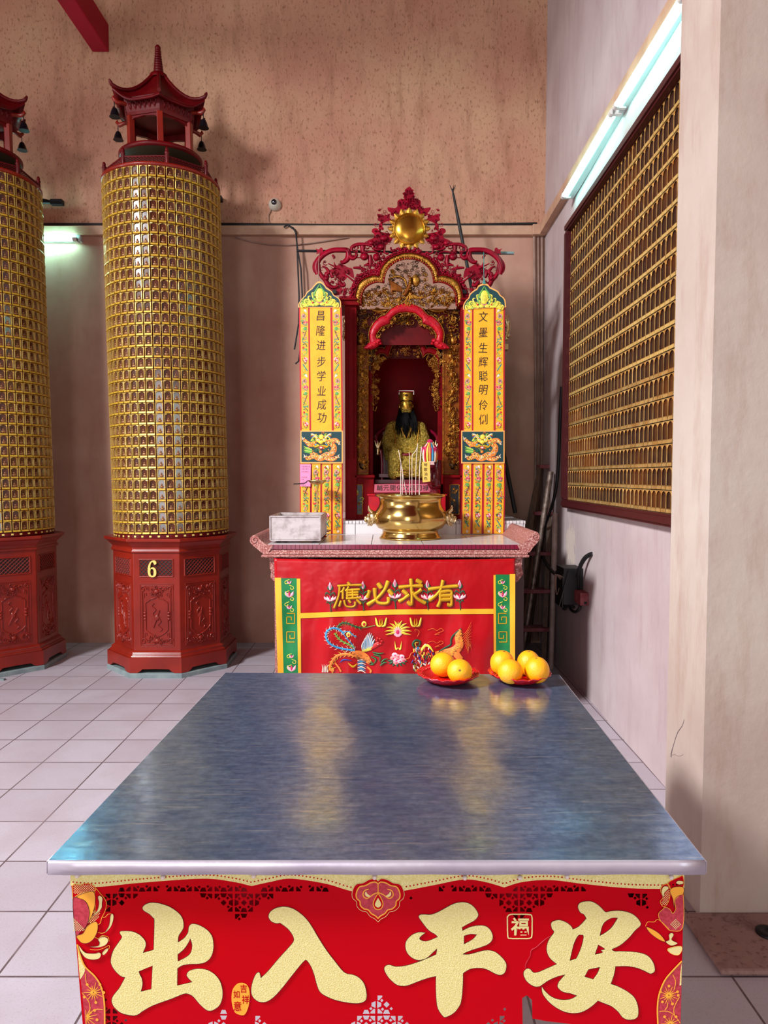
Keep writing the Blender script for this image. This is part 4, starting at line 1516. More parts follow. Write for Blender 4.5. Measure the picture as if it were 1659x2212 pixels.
fS = pm(YS)
PO, PI_ = arch_pts(ARO), arch_pts(ARI)
b = MB()
arch_band(b, PO, offset_line(PO, 3.2), fS, .02)
arch_band(b, offset_line(PI_, -5), PI_, fS, .016)
b.build('arch_frame', M['shrinered'], t)
b = MB()
arch_band(b, offset_line(PO, 2.6), offset_line(PI_, -4.2), fS, .014)
Pm = [((a[0] + c[0]) / 2, (a[1] + c[1]) / 2) for a, c in zip(offset_line(PO, 4.5), [PI_[int(i * (len(PI_) - 1) / (len(PO) - 1))] for i in range(len(PO))])]
for i in range(2, len(Pm) - 2, 2):
    R_ = random.Random(i)
    for s in (-1, 1):
        a = atan2(Pm[i + 1][1] - Pm[i - 1][1], Pm[i + 1][0] - Pm[i - 1][0]) + s * 1.0
        b.stroke([Pm[i], (Pm[i][0] + 3.5 * cos(a), Pm[i][1] + 3.5 * sin(a)), (Pm[i][0] + 5.5 * cos(a + .7 * s), Pm[i][1] + 5.5 * sin(a + .7 * s))], [1, 2.2, .5], lambda u, v, h=0: fS(u, v, h + .011), .005, 0, 4, 2)
for i in range(0, len(PO), 1):
    p = offset_line(PO, 4.2)[i]
    b.dome(p[0], p[1], .9, .9, lambda u, v, h=0: fS(u, v, h + .012), .008, 0, n=6)
b.build('arch_moulding', M['oldgold'], t)

# shoulders, posts, base
for s in (-1, 1):
    b = MB()
    mx = lambda u: u if s < 0 else 2 * UC - u - (0 if u < 770 else 0)
    for (u0, u1, v0, v1, o) in ((732, 772, 645, 650, .03), (736, 772, 650, 655, .015), (732, 776, 655, 661, .03)):
        A, B_ = at(mx(u0), v1, YS), at(mx(u1), v0, YS)
        b.box(min(A.x, B_.x), max(A.x, B_.x), YS - o, YS + .3, A.z, B_.z)
    b.build('shoulder_cornice', M['shrinered'], t, bevel=.003)
for s in (-1, 1):
    b = MB()
    A, B_ = at(746 if s < 0 else 1020, 1124, YS), at(770 if s < 0 else 996, 661, YS)
    x0, x1 = min(A.x, B_.x), max(A.x, B_.x)
    b.box(x0, x1, YS, YS + .09, ZP, B_.z)
    for k in (.25, .75):
        xx = x0 + (x1 - x0) * k
        b.tube([(xx, YS - .003, ZP + .42), (xx, YS - .003, B_.z - .02)], .005, 6)
    b.build('post', M['shrinered'], t, bevel=.004)
    # side wall
    b = MB()
    xo = x0 if s < 0 else x1 - .02
    b.box(xo, xo + .02, YS + .09, 5.70, ZP, B_.z - .02)
    b.build('side_panel', M['darklacquer'], t)
    # lower side panel with inset
    b = MB()
    A, B_ = at(768 if s < 0 else 960, 1124, YS + .02), at(808 if s < 0 else 1000, 1026, YS + .02)
    x0, x1 = A.x, B_.x
    b.box(x0, x1, YS + .02, YS + .12, ZP, B_.z)
    b.box(x0 - .005, x1 + .005, YS + .0, YS + .14, B_.z - .02, B_.z)
    lp = b.build('lower_panel', M['shrinered'], t, bevel=.004)
    b = MB()
    ui0, ui1 = (764, 783) if s < 0 else (972, 992)
    fn = pm(YS + .018)
    b.prism([fn(*p) for p in ((ui0, 1047), (ui1, 1047), (ui1, 1111), (ui0, 1111))], (0, .01, 0), 0)
    for p, q in (((ui0, 1047), (ui1, 1047)), ((ui1, 1047), (ui1, 1111)), ((ui1, 1111), (ui0, 1111)), ((ui0, 1111), (ui0, 1047))):
        b.stroke([p, q], 2, fn, .004, 1, 4, 1)
    scrolls(b, lambda x, y: True, (ui0 + 5, 1052, ui1 - 5, 1105), 12, 4, fn, .008, 31 + s, (1, 1, 2))
    b.build('carved_inset', [M['blackpanel'], M['oldgold'], M['t_lime']], lp)
# inner gilt side carvings with amber ground
for s in (-1, 1):
    b = MB()
    Y2 = YS + .09
    fn = pm(Y2)
    u0, u1 = (767, 796) if s < 0 else (956, 996)
    b.prism([fn(u0, 745), fn(u1, 745), fn(u1, 1026), fn(u0, 1026)], (0, .02, 0), 0)
    for uu in (u0 + 1.5, u1 - 1.5):
        b.stroke([(uu, 745), (uu, 1024)], 2.4, fn, .008, 1, 4, 1)
    b.stroke([(u0, 1024), (u1, 1024)], 2.4, fn, .008, 1, 4, 1)
    scrolls(b, lambda x, y: abs(x - (u0 + u1) / 2 - 5 * sin(y * .07)) < 9, (u0 + 4, 755, u1 - 4, 1012), 190, 5.6, fn, .024, 51 + s, (1, 2, 2), .8)
    for k in range(7):
        v = 770 + k * 38
        b.dome((u0 + u1) / 2 + 5 * sin(v * .07), v, 6, 8, fn, .03, 1)
        b.dome((u0 + u1) / 2 + 5 * sin(v * .07), v - 9, 3, 3.4, fn, .032, 1)
    b.dome((u0 + u1) / 2 + 3, 1004, 9, 11, fn, .02, 3)
    b.dome((u0 + u1) / 2 + 3, 998, 5, 4, fn, .03, 1)
    b.build('gilt_side_carving', [M['amber'], M['oldgold'], M['gold'], M['blackpanel']], t)
# dark carved ground behind the second arch, with gilt landscape carving
Y3 = YS + .12
fn = pm(Y3)
b = MB()
hole = arch_pts(q5([(440, 1217), (440, 1100), (470, 985), (560, 905), (600, 880, 1), (640, 800), (720, 770), (790, 762)]))
grd = [(764, 664), (1002, 664), (1002, 800), (940, 800), (940, 770)] + hole[::-1] + [(826, 770), (826, 800), (764, 800)]
b.fill([[(767, 668), (999, 668), (999, 800), (958, 800), (958, 745), (801, 745), (801, 800), (767, 800)]], fn, -.02, 0, 0)
scrolls(b, lambda x, y: not (abs(x - 879) < 66 and y > 700 - 0) or (y < 700 and abs(x - 879) > (y - 650) * 1.1), (772, 668, 994, 790), 320, 7, fn, .034, 7, (1, 2, 2, 1, 3), .9)
for s in (-1, 1):
    for v in (735, 760, 782):
        b.dome(UC - 4 + s * 100, v, 9, 11, fn, .04, 1); b.dome(UC - 4 + s * 97, v - 10, 5, 5, fn, .04, 2)
    b.stroke([(UC + s * 40, 668), (UC + s * 62, 672), (UC + s * 84, 668)], [3, 11, 3], fn, .035, 2)
b.build('landscape_carving', [M['darklacquer'], M['oldgold'], M['gold'], M['blackgold']], t)
# openwork bird carving in the trefoil head
b = MB()
Yb = YS + .05
fn = pm(Yb)
inarch = lambda x, y: (y < 662 and ((abs(x - UC) < 42 * sqrt(max(0, 1 - ((y - 610) / 48) ** 2)) if y < 612 else abs(x - UC) < 46 + 60 * sqrt(max(0, 1 - ((y - 662) / 46) ** 2)) * .98)))
R = random.Random(3)
k = 0
while k < 330:
    x, y = R.uniform(775, 992), R.uniform(565, 660)
    if not inarch(x, y):
        continue
    k += 1
    r = R.uniform(2.2, 4.2)
    b.stroke([(x + r * cos(a * pi / 4), y + r * .7 * sin(a * pi / 4)) for a in range(8)], 1.3, fn, .012, 3, 4, 1, True)
scrolls(b, lambda x, y: inarch(x, y) and y > 628, (780, 622, 986, 660), 170, 7, fn, .03, 17, (0, 0, 1, 2), .8)
for s in (-1, 1):
    scrolls(b, inarch, (UC + s * 40 - 8, 575, UC + s * 40 + 8, 605), 7, 6, fn, .02, 23 + s, (0,), .8)
# bird: wing feathers, body, neck
for k in range(14):
    a = k / 13
    b.stroke([(868, 622 + 8 * a), (850 - 4 * a, 612 + 14 * a), (838 + 12 * a, 602 + 36 * a)], [4, 6, 1.5], fn, .03, 1, 5, 3)
b.stroke([(838, 603), (858, 597), (874, 604), (878, 618)], [2, 6, 6, 4], fn, .035, 0)
b.stroke([(872, 638), (880, 628), (886, 612), (886, 600), (880, 594)], [10, 12, 8, 6, 3], fn, .045, 1)
for k in range(6):
    b.dome(886, 600 + k * 5, 4, 2.6, fn, .05, 2)
b.dome(898, 606, 10, 14, fn, .03, 0)
for k in range(6):
    b.stroke([(884, 632), (880 + k * 6, 644), (870 + k * 12, 655 - 4 * k)], [4, 6, 1], fn, .03, 2 if k % 3 == 0 else 0, 5, 3)
b.build('bird_openwork', [M['oldgold'], M['amber'], M['gold'], M['blackgold']], t)
# second arch: bright red ogee
b = MB()
Y4 = YS + .04
fn = pm(Y4)
UC0 = UC
UC = 878.0
q7b = lambda pts: [(720 + x / 5.53, 640 + y / 5.53, *r) for x, y, *r in pts]
O2 = arch_pts(q7b([(445, 600), (430, 470), (440, 400), (490, 310), (560, 245), (610, 232, 1), (650, 195), (700, 140), (790, 95), (873, 78)]), 5)
I2 = arch_pts(q7b([(545, 545), (510, 470), (560, 385), (610, 350), (680, 325, 1), (690, 270), (760, 210), (820, 195), (873, 188)]), 5)
arch_band(b, O2, I2, fn, .02)
for s in (-1, 1):
    for (x, v, r) in ((-68, 741, 7), (-76, 747, 6), (-60, 736, 6), (-84, 751, 5), (-56, 742, 4)):
        b.dome(UC - x * s if s > 0 else UC + x, v, r, r * .8, fn, .03, 0)
    b.stroke([(UC + s * 62, 738), (UC + s * 75, 746), (UC + s * 92, 752)], [16, 18, 4], fn, .025)
R = random.Random(9)
for k in range(70):
    i = R.randrange(4, len(O2) - 4)
    f_ = R.random()
    j = int(i * (len(I2) - 1) / (len(O2) - 1))
    b.dome(O2[i][0] * (1 - f_) + I2[j][0] * f_, O2[i][1] * (1 - f_) + I2[j][1] * f_, 1.6, 1, lambda u, v, h=0: fn(u, v, h + .016), .006, 0, R.random() * 3, 6)
b.build('ogee_arch', M['archred'], t)
b = MB()
for P_, o in ((O2, -1.2), (I2, 1.2)):
    b.stroke(offset_line(P_, o), 1.4, fn, .012, 0, 4, 1)
for i in range(3, len(I2) - 3, 3):
    p = offset_line(I2, 5)[i]
    scrolls(b, lambda x, y: True, (p[0] - 3, p[1] - 3, p[0] + 3, p[1] + 3), 2, 4, fn, .01, i, (0,), .6)
b.build('arch_filigree', M['oldgold'], t)
# back board of the upper bay with a tiny seated figure relief
b = MB()
Y5 = YS + .30
fn = pm(Y5)
b.fill([[(800, 668), (956, 668), (956, 775), (800, 775)]], fn, -.02, 0, 0)
for (x, v, rx, ry, h) in ((875, 712, 9, 7, .02), (875, 703, 6, 8, .022), (875, 694, 4, 5, .02), (875, 718, 12, 3, .02)):
    b.dome(x, v, rx, ry, fn, h, 1)
for s in (-1, 1):
    b.stroke([(875 + s * 18, 722), (875 + s * 26, 712), (875 + s * 20, 708)], 3, fn, .012, 1)
    scrolls(b, lambda x, y: True, (875 + s * 36 - 8, 710, 875 + s * 36 + 8, 722), 8, 4, fn, .01, 3 + s, (1,), .5)
b.build('upper_backboard', [M['darklacquer'], M['oldgold']], t)
# third arch
b = MB()
Y6 = YS + .16
fn = pm(Y6)
UC = 876.0
O3 = arch_pts([(803, 795), (803, 768), (808, 757), (822, 751), (831, 754, 1), (838, 740), (853, 727), (876, 722)], 5)
I3 = arch_pts([(806, 795), (808, 775), (818, 765), (830, 764), (838, 772, 1), (846, 748), (858, 737), (876, 733)], 5)
arch_band(b, O3, I3, fn, .015)
b.fill([[(800, 796), (800, 742), (830, 742), (853, 722), (899, 722), (922, 742), (952, 742), (952, 796)][::-1] + []], pm(Y6 + .06), -.01, 0, 0) if False else None
for s in (-1, 1):
    A, B_ = at(UC + s * 81, 1046, Y6), at(UC + s * 70.5, 790, Y6)
    b.box(min(A.x, B_.x), max(A.x, B_.x), Y6, Y6 + .04, A.z, B_.z)
b.build('niche_frame', M['shrinered'], t, bevel=.002)
b = MB()
b.stroke(offset_line(O3, -1), 1.2, fn, .01, 0, 4, 1)
b.stroke(offset_line(I3, .6), 1.2, fn, .01, 0, 4, 1)
for s in (-1, 1):
    b.stroke([(UC + s * 70, 792), (UC + s * 70, 886), (UC + s * 65, 888), (UC + s * 62, 878)], 1.8, fn, .006, 0, 4, 1)
    scrolls(b, lambda x, y: abs(x - UC) > 70 - (820 - y) * .55 if y < 820 else abs(x - UC) > 57 + (y - 820) * .1, (UC + s * 58 - 12, 772, UC + s * 58 + 12, 880), 110, 5, fn, .016, 41 + s, (0, 0, 1), .9)
scrolls(b, lambda x, y: (x - UC) ** 2 / 34 ** 2 + (y - 768) ** 2 / 30 ** 2 < 1 and y < 768 + abs(x - UC) * .2, (842, 738, 910, 772), 50, 4.2, fn, .016, 45, (0, 1, 1), .9)
b.build('niche_filigree', [M['oldgold'], M['amber']], t)
# niche back and floor
A, B_ = at(796, 1124, 5.62), at(958, 690, 5.62)
b = MB()
b.box(A.x - .06, B_.x + .06, 5.62, 5.64, ZP, at(880, 672, 5.62).z)
b.build('backboard', pmat('niche_backboard', S(146, 2, 8), .5, var=S(112, 0, 8), vscale=3, spec=.1), t)
b = MB()
ZN = at(876, 1045, YS + .12).z
A, B_ = at(800, 1045, YS + .12), at(952, 1045, YS + .12)
b.box(A.x, B_.x, YS + .12, 5.62, ZN - .03, ZN)
b.box(A.x, B_.x, YS + .135, YS + .16, ZP, ZN - .03)
b.build('niche_floor', M['shrinered'], t, bevel=.003)
UC = 883.0

# openwork crest
b = MB()
Yk = YS + .03
fn = pm(Yk)
hc = .03


def chunk(pts, h=.0, sub=3):
    for P_ in both(q4(pts)):
        b.fill([outline(P_, sub)], fn, -.015, h + .006, 0)


top = q4([(1550, 20), (1590, 60), (1620, 75), (1600, 100), (1632, 122), (1612, 150), (1640, 168), (1622, 195), (1690, 215), (1720, 240), (1722, 310), (1765, 345), (1870, 330), (1850, 390), (1825, 412), (1815, 450), (1760, 470), (1705, 440), (1690, 400), (1640, 370),
          (1550, 362), (1460, 370), (1410, 400), (1390, 440), (1340, 470), (1280, 450), (1270, 410), (1240, 390), (1225, 330), (1330, 345), (1372, 310), (1370, 250), (1400, 215), (1478, 205), (1458, 180), (1470, 155), (1445, 122), (1490, 95), (1480, 75)])
b.fill([outline(top, 2)], fn, -.015, .006, 0)
scrolls(b, lambda x, y: abs(x - UC) < (y - 400) * .62 and not ((x - UC) ** 2 + (y - 495) ** 2 < 44 ** 2), (845, 410, 922, 462), 70, 4, lambda u, v, h=0: fn(u, v, h + .004), .014, 5, (0,), .8)
chunk([(1265, 425), (1180, 450), (1090, 430), (1085, 480), (1075, 520), (1120, 552), (1095, 600), (1100, 690), (1150, 640), (1150, 580), (1205, 545), (1285, 520), (1250, 480)])
chunk([(1000, 655), (1060, 640), (1110, 690), (1200, 712), (1300, 735), (1292, 815), (1240, 860), (1204, 900), (1190, 960), (1120, 970), (1060, 940), (1000, 905), (925, 900), (918, 840), (960, 810), (1010, 790), (1030, 740), (990, 700)])
chunk([(425, 1140), (462, 1200), (522, 1170), (572, 1190), (640, 1230), (700, 1250), (725, 1390), (650, 1350), (600, 1320), (622, 1380), (560, 1430), (480, 1400), (440, 1340), (380, 1300), (362, 1262), (420, 1240)])
chunk([(350, 1540), (480, 1500), (560, 1560), (510, 1640), (400, 1640), (360, 1600)])
chunk([(100, 1210), (130, 1130), (200, 1110), (210, 1200), (190, 1330), (120, 1300)])
chunk([(150, 945), (195, 960), (230, 930), (262, 960), (250, 1040), (205, 1020), (160, 1030), (175, 990)])
for pts, w in (([(690, 985), (690, 930), (760, 890), (850, 880), (940, 890), (1000, 905)], [40, 42, 44, 40, 40, 50]),
               ([(185, 1330), (160, 1220), (190, 1120), (280, 1030), (400, 975), (540, 965), (620, 975), (645, 1030), (620, 1110), (560, 1150), (520, 1130)], [60, 80, 70, 66, 62, 60, 62, 70, 66, 50, 20]),
               ([(640, 960), (660, 1060), (720, 1090), (765, 1040), (735, 1020)], [40, 60, 50, 36, 18]),
               ([(200, 1180), (205, 1280), (245, 1360), (300, 1420), (340, 1490), (410, 1525), (480, 1505), (450, 1460)], [40, 44, 50, 56, 60, 44, 30, 14]),
               ([(340, 1170), (420, 1210), (500, 1250)], [14, 18, 14]),
               ([(560, 1310), (650, 1380), (745, 1455)], [18, 18, 26]),
               ([(850, 900), (860, 990), (900, 1010)], [60, 50, 20]),
               ([(960, 1040), (970, 1140), (960, 1235)], [40, 60, 8]), ([(935, 1230), (980, 1260), (1020, 1300)], [16, 18, 6]),
               ([(710, 1235), (790, 1235), (870, 1255), (890, 1300)], [24, 36, 30, 8]), ([(840, 1270), (820, 1210), (800, 1190)], [20, 22, 4]),
               ([(870, 1200), (930, 1190), (980, 1210)], [16, 40, 10]),
               ([(250, 1210), (310, 1240), (350, 1300), (310, 1330), (330, 1390)], [20, 30, 40, 50, 60]),
               ([(380, 1300), (400, 1370), (440, 1330)], [50, 40, 8]),
               ([(500, 1440), (540, 1490), (580, 1490), (570, 1440)], [50, 56, 40, 14]),
               ([(690, 1490), (740, 1510), (700, 1540)], [20, 50, 14]), ([(760, 1330), (810, 1350), (860, 1330)], [14, 34, 10]),
               ([(400, 1040), (430, 1080), (410, 1100)], [24, 30, 6]),
               ([(1190, 900), (1180, 1000), (1240, 1030)], [24, 26, 14]), ([(1000, 930), (1060, 960), (1130, 960)], [40, 40, 20]),
               ([(900, 1010), (1010, 990), (1100, 1020)], [20, 26, 14]), ([(770, 1085), (830, 1080)], [14, 14])):
    for P_ in both(q4(pts)):
        b.stroke(P_, [k / 5.4 for k in w], fn, hc * .8, 0, 6, 4)
        b.stroke(P_, [k / 5.4 for k in w], lambda u, v, h=0: fn(u, v, -h * .5), hc * .8, 0, 4, 4)
for (x, y, rx, ry) in ((880, 1065, 66, 62), (1060, 1075, 58, 60), (310, 1390, 44, 46), (980, 860, 52, 44), (1130, 920, 60, 46), (1170, 790, 70, 52)):
    for P_ in both(q4([(x, y)])):
        b.dome(P_[0][0], P_[0][1], rx / 6.9, ry / 6.9, fn, hc * 1.3, 0, 0, 12)
        b.dome(P_[0][0], P_[0][1], rx / 6.9, ry / 6.9, lambda u, v, h=0: fn(u, v, -h * .4), hc, 0, 0, 12)
for sd in (0, 1):
    mir = (lambda u: u) if sd == 0 else (lambda u: 2 * UC - u)
    fm = lambda u, v, h=0, mir=mir: fn(mir(u), v, h)
    scrolls(b, lambda x, y: ((x - 718) / 34) ** 2 + ((y - 588) / 24) ** 2 < 1, (684, 560, 756, 618), 26, 6, fm, .022, 71, (0,), .9)
    scrolls(b, lambda x, y: y > 640 - (x - 730) * 1.05 and y < 658 - (x - 730) * .98, (738, 545, 830, 640), 46, 6, fm, .02, 72, (0,), .9)
    scrolls(b, lambda x, y: abs(y - (545 - (x - 760) * .35)) < 9, (752, 520, 812, 560), 24, 6, fm, .022, 73, (0,), .9)
    scrolls(b, lambda x, y: True, (812, 452, 842, 500), 16, 4.5, fm, .018, 74, (0,), .9)
scrolls(b, lambda x, y: True, (808, 495, 845, 540), 26, 4, lambda u, v, h=0: fn(u, v, h + .005), .016, 61, (0,), .8)
scrolls(b, lambda x, y: True, (2 * UC - 845, 495, 2 * UC - 808, 540), 26, 4, lambda u, v, h=0: fn(u, v, h + .005), .016, 61, (0,), .8)
# feathery fill running along the top of the trefoil
PF = offset_line(PO, -4)
for i in range(2, len(PF) - 2):
    R_ = random.Random(i * 7)
    for r_ in (0, 5):
        p = offset_line(PO, -3 - r_)[i]
        if R_.random() < .8:
            b.dome(p[0] + R_.uniform(-2, 2), p[1] + R_.uniform(-2, 2), 4, 3, fn, .018, 0, R_.random() * 3, 7)
b.fill([PO + offset_line(PO, -5)[::-1]], fn, -.012, .004, 0)
for s in (-1, 1):
    A, B_ = at(UC + s * 150, 646, Yk), at(UC + s * 100, 630, Yk)
    b.box(min(A.x, B_.x), max(A.x, B_.x), Yk - .01, Yk + .015, A.z, at(UC, 640, Yk).z)
b.build('openwork_crest', M['crimson'], t)
b = MB()
sc = (884, 494)
ray_pts = []
for k in range(48):
    a = 2 * pi * k / 48
    r = (41 if k % 3 == 0 else 37 if k % 3 == 1 else 39) + (4 if k % 6 == 0 else 0)
    ray_pts.append((sc[0] + r * cos(a), sc[1] + r * sin(a) * 1.02))
b.fill([ray_pts], pm(Yk - .012), -.006, .006, 0)
for k in range(16):
    a = 2 * pi * k / 16
    b.stroke([(sc[0] + 33 * cos(a), sc[1] + 33 * sin(a)), (sc[0] + 40 * cos(a), sc[1] + 40 * sin(a)), (sc[0] + 46 * cos(a), sc[1] + 46 * sin(a))], [9, 11, 1.5], pm(Yk - .018), .008)
b.build('sun_rays', M['gold'], t)
b = MB()
fD = pm(Yk - .02)
b.dome(sc[0], sc[1], 34, 34.5, fD, .03, 0, 0, 48)
b.stroke([(sc[0] + 33 * cos(2 * pi * k / 40), sc[1] + 33.5 * sin(2 * pi * k / 40)) for k in range(40)], 2.4, lambda u, v, h=0: fD(u, v, h + .004), .008, 0, 5, 1, True)
for k in range(60):
    a = 2 * pi * k / 60
    b.dome(sc[0] + 29.5 * cos(a), sc[1] + 30 * sin(a), .9, .9, lambda u, v, h=0: fD(u, v, h + .017), .004, 0, 0, 6)
b.build('sun_disc', pmat('domed_brass_disc', S(214, 164, 58), .24, .95, var=S(180, 118, 44), vscale=5, bump=.1, bscale=30), t)
# gilt bracket birds on the cabinet sides
for s in (-1, 1):
    b = MB()
    u = 745 if s < 0 else 1094
    fn = pm(YS + .05)
    if s > 0:
        b.box(at(1018, 742, YS + .05).x, at(1098, 742, YS + .05).x, YS + .05, YS + .12, at(0, 752, YS).z, at(0, 740, YS).z)
    for k in range(7):
        b.dome(u + (k % 2) * 4, 690 + k * 7, 5, 5, fn, .03, 0)
    b.stroke([(u - 2, 730), (u + 4, 705), (u, 690), (u + 5, 680)], [8, 12, 8, 4], fn, .03)
    b.build('gilt_bracket', M['silverbrass'], t)
for s in (-1, 1):
    b = MB()
    A = at(722 if s < 0 else 1003, 630, YS)
    b.box(A.x - .014, A.x + .014, YS - .0, YS + .05, A.z - .012, A.z + .012)
    b.build('black_peg', M['blackpanel'], t)

# bright red altar cloth box behind the censer
A, B_ = at(796, 1122, YS - .09), at(963, 1071, YS - .09)
b = MB(); b.box(A.x, B_.x, YS - .09, YS - .012, ZP, B_.z); b.box(A.x - .008, B_.x + .008, YS - .098, YS - .012, B_.z, B_.z + .012)
tag(b.build('offering_ledge', M['archred'], bevel=.004, origin=((A.x + B_.x) / 2, YS - .05, ZP)), 'bright red box ledge on the platform behind the brass censer', 'ledge', kind='thing')
A, B_ = at(808, 1060.5, YS + .125), at(946, 1046, YS + .125)
b = MB()
YL = YS - .004
fn = pm(YL)
b.prism([fn(809, 1046), fn(946, 1045), fn(946, 1063), (fn(808, 1064))], (0, .002, 0), 0)
b.box(fn(808, 1064).x, fn(946, 1064).x, YL + .002, YL + .06, fn(877, 1066).z - .012, fn(877, 1062).z, 2)
for k, ch in enumerate('輔元開化文昌司祿宏'):
    b.glyph(ch, 820 + k * 14.2, 1054, 13.5, fn, .0012, 1, .004, rot=random.Random(k).uniform(-.06, .06))
tag(b.build('name_strip', [M['rosepaper'], M['ink'], M['shrinered']], origin=fn(877, 1060)), 'rose paper strip with handwritten characters below the seated deity', 'label', kind='thing')

# ------------------------------------------------------------------ throne and deity statue
YD = 5.28
PXM = at(878, 1000, YD).x - at(877, 1000, YD).x          # metres per pixel at the statue
ZS = ZN
o = at(877, 1033, YD)
DX = o.x
ZK = at(877, 1033, YD).z


def D(dx, dz, fy=0.0):
    return Vector((DX + dx * PXM, YD - fy * PXM, ZK + dz * PXM))


t = thing('throne_chair', 'crimson lacquered round-backed throne with gilt arm tips behind the deity', 'throne', (DX, YD, ZS))
b = MB()
for s in (-1, 1):
    for fy in (-30, 34):
        b.tube([D(s * 52, (ZS - ZK) / PXM, fy), D(s * 52, 34, fy)], 3.2 * PXM, 8)
    b.tube([D(s * 52, 34, 34), D(s * 55, 60, 34)], 3 * PXM, 8)
b.box(D(-58, 0).x, D(58, 0).x, D(0, 0, 40).y, D(0, 0, -36).y, D(0, 2).z, D(0, 9).z)
b.box(D(-66, 0).x, D(66, 0).x, D(0, 0, 46).y, D(0, 0, -36).y, ZS, ZS + 8 * PXM)
b.build('frame', M['throne'], t)
b = MB()
arm = [D(-62, 70, 40), D(-65, 84, 30), D(-60, 96, 4), D(-46, 108, -22), D(-24, 118, -32), D(0, 121, -34)]
arm = smooth([tuple(p) for p in arm], 5)
arm2 = [(2 * DX - p[0], p[1], p[2]) for p in reversed(arm[:-1])]
b.tube(arm + arm2, 3.4 * PXM, 10)
b.prism([D(-50, 10, -30), D(50, 10, -30), D(50, 104, -30), D(28, 114, -33), D(-28, 114, -33), D(-50, 104, -30)], (0, .012, 0))
b.build('backrest', M['throne'], t)
for s in (-1, 1):
    b = MB()
    c = D(s * 61, 62, 42)
    for k in (-1, 0, 1):
        b.tube([c, c + Vector((k * 4 * PXM, -2 * PXM, 9 * PXM)), c + Vector((k * 6.5 * PXM, -3 * PXM, 17 * PXM))], [4 * PXM, 3 * PXM, .4 * PXM], 8)
    b.lathe([(2 * PXM, -14 * PXM), (5 * PXM, -12 * PXM), (3 * PXM, -8 * PXM), (5.5 * PXM, -3 * PXM), (4 * PXM, 2 * PXM), (0, 4 * PXM)], c, 12)
    b.build('arm_tip', M['silverbrass'], t)

t = thing('deity_statue', 'gilded seated deity statue with long black beard and square hat', 'statue', (DX, YD, ZS))
b = MB()


def bl(dx, dz, fy, rx, rz, ry):
    b.ball(D(dx, dz, fy), (rx * PXM, ry * PXM, rz * PXM), 16, 10)


def cap(p, q, r0, r1, n=5):
    for k in range(n + 1):
        f_ = k / n
        r = r0 + (r1 - r0) * f_
        bl(p[0] + (q[0] - p[0]) * f_, p[1] + (q[1] - p[1]) * f_, p[2] + (q[2] - p[2]) * f_, r, r, r)


bl(0, 88, 0, 32, 36, 22); bl(0, 112, -2, 26, 15, 16); bl(0, 70, 6, 32, 24, 24)
for s in (-1, 1):
    bl(s * 25, 110, -2, 15, 14, 14)
    cap((s * 30, 108, 0), (s * 40, 78, 6), 14, 14)
    cap((s * 40, 78, 6), (s * 26, 58, 32), 14, 11)
    cap((s * 41, 70, 8), (s * 40, 44, 14), 10, 7, 4)
    cap((s * 14, 46, 10), (s * 24, 44, 38), 18, 17)
    cap((s * 24, 44, 40), (s * 27, 10, 44), 17, 13)
    bl(s * 18, 6, 50, 11, 5, 9)
    # hands: palm and five bent fingers
    bl(s * 17, 57, 40, 6, 4, 6)
    for k in range(5):
        x0 = s * (12 + k * 2.6)
        cap((x0, 58, 43), (x0 - s * 1.0, 57, 49 - abs(k - 2) * .8), 1.7, 1.5, 2)
        cap((x0 - s * 1.0, 57, 49 - abs(k - 2) * .8), (x0 - s * 1.4, 53, 50 - abs(k - 2) * .8), 1.5, 1.2, 2)
bl(0, 48, 10, 42, 16, 26); bl(0, 30, 34, 26, 26, 14); bl(0, 12, 40, 30, 12, 10)
cap((0, 124, 0), (0, 134, 2), 10, 9)
bl(0, 154, 2, 14.5, 21, 16); bl(0, 146, 8, 12, 12, 10)
ob = b.build('body', M['robe'], t)
r = ob.modifiers.new('blend', 'REMESH'); r.mode = 'VOXEL'; r.voxel_size = .0055; r.use_smooth_shade = True
r = ob.modifiers.new('soften', 'SMOOTH'); r.factor, r.iterations = .5, 4
# face details as gilt relief on the head
b = MB()
ff = lambda u, v, h=0.0: D(u, v, 15.5 - (abs(u) / 14.5) ** 2 * 7 - ((v - 152) / 22) ** 2 * 3 + h / PXM)
b.ball(D(0, 154, 3), (14.2 * PXM, 15.8 * PXM, 20.5 * PXM), 20, 14)
b.stroke([(0, 160), (0, 153), (0, 148)], [3, 4.4, 7], ff, 4 * PXM)
for s in (-1, 1):
    b.stroke([(s * 3, 161), (s * 8, 163), (s * 12, 160)], [2, 2.6, 1], ff, 2.4 * PXM)
    b.stroke([(s * 3, 156), (s * 7, 157), (s * 11, 155)], [3, 4, 2], ff, 2.2 * PXM)
    b.dome(s * 8, 149, 4.5, 4.5, ff, 2.5 * PXM)
    b.ball(D(s * 14.5, 153, 0), (2 * PXM, 3.5 * PXM, 6 * PXM), 8, 6)
b.stroke([(-5, 142.5), (0, 141.8), (5, 142.5)], [1.5, 3.4, 1.5], ff, 2.2 * PXM)
hd = b.build('face', M['skin'], t)
b = MB()
f2 = lambda u, v, h=0.0: ff(u, v, h + 2.0 * PXM)
for s in (-1, 1):
    b.stroke([(s * 4, 155.4), (s * 7, 155.8), (s * 11, 154.4)], [.8, 2.6, .8], f2, .8 * PXM)
    b.stroke([(s * 2.5, 162.6), (s * 8, 165), (s * 12.5, 161.8)], [.8, 2.2, .6], f2, .8 * PXM)
b.build('eyes', M['blackhair'], hd)
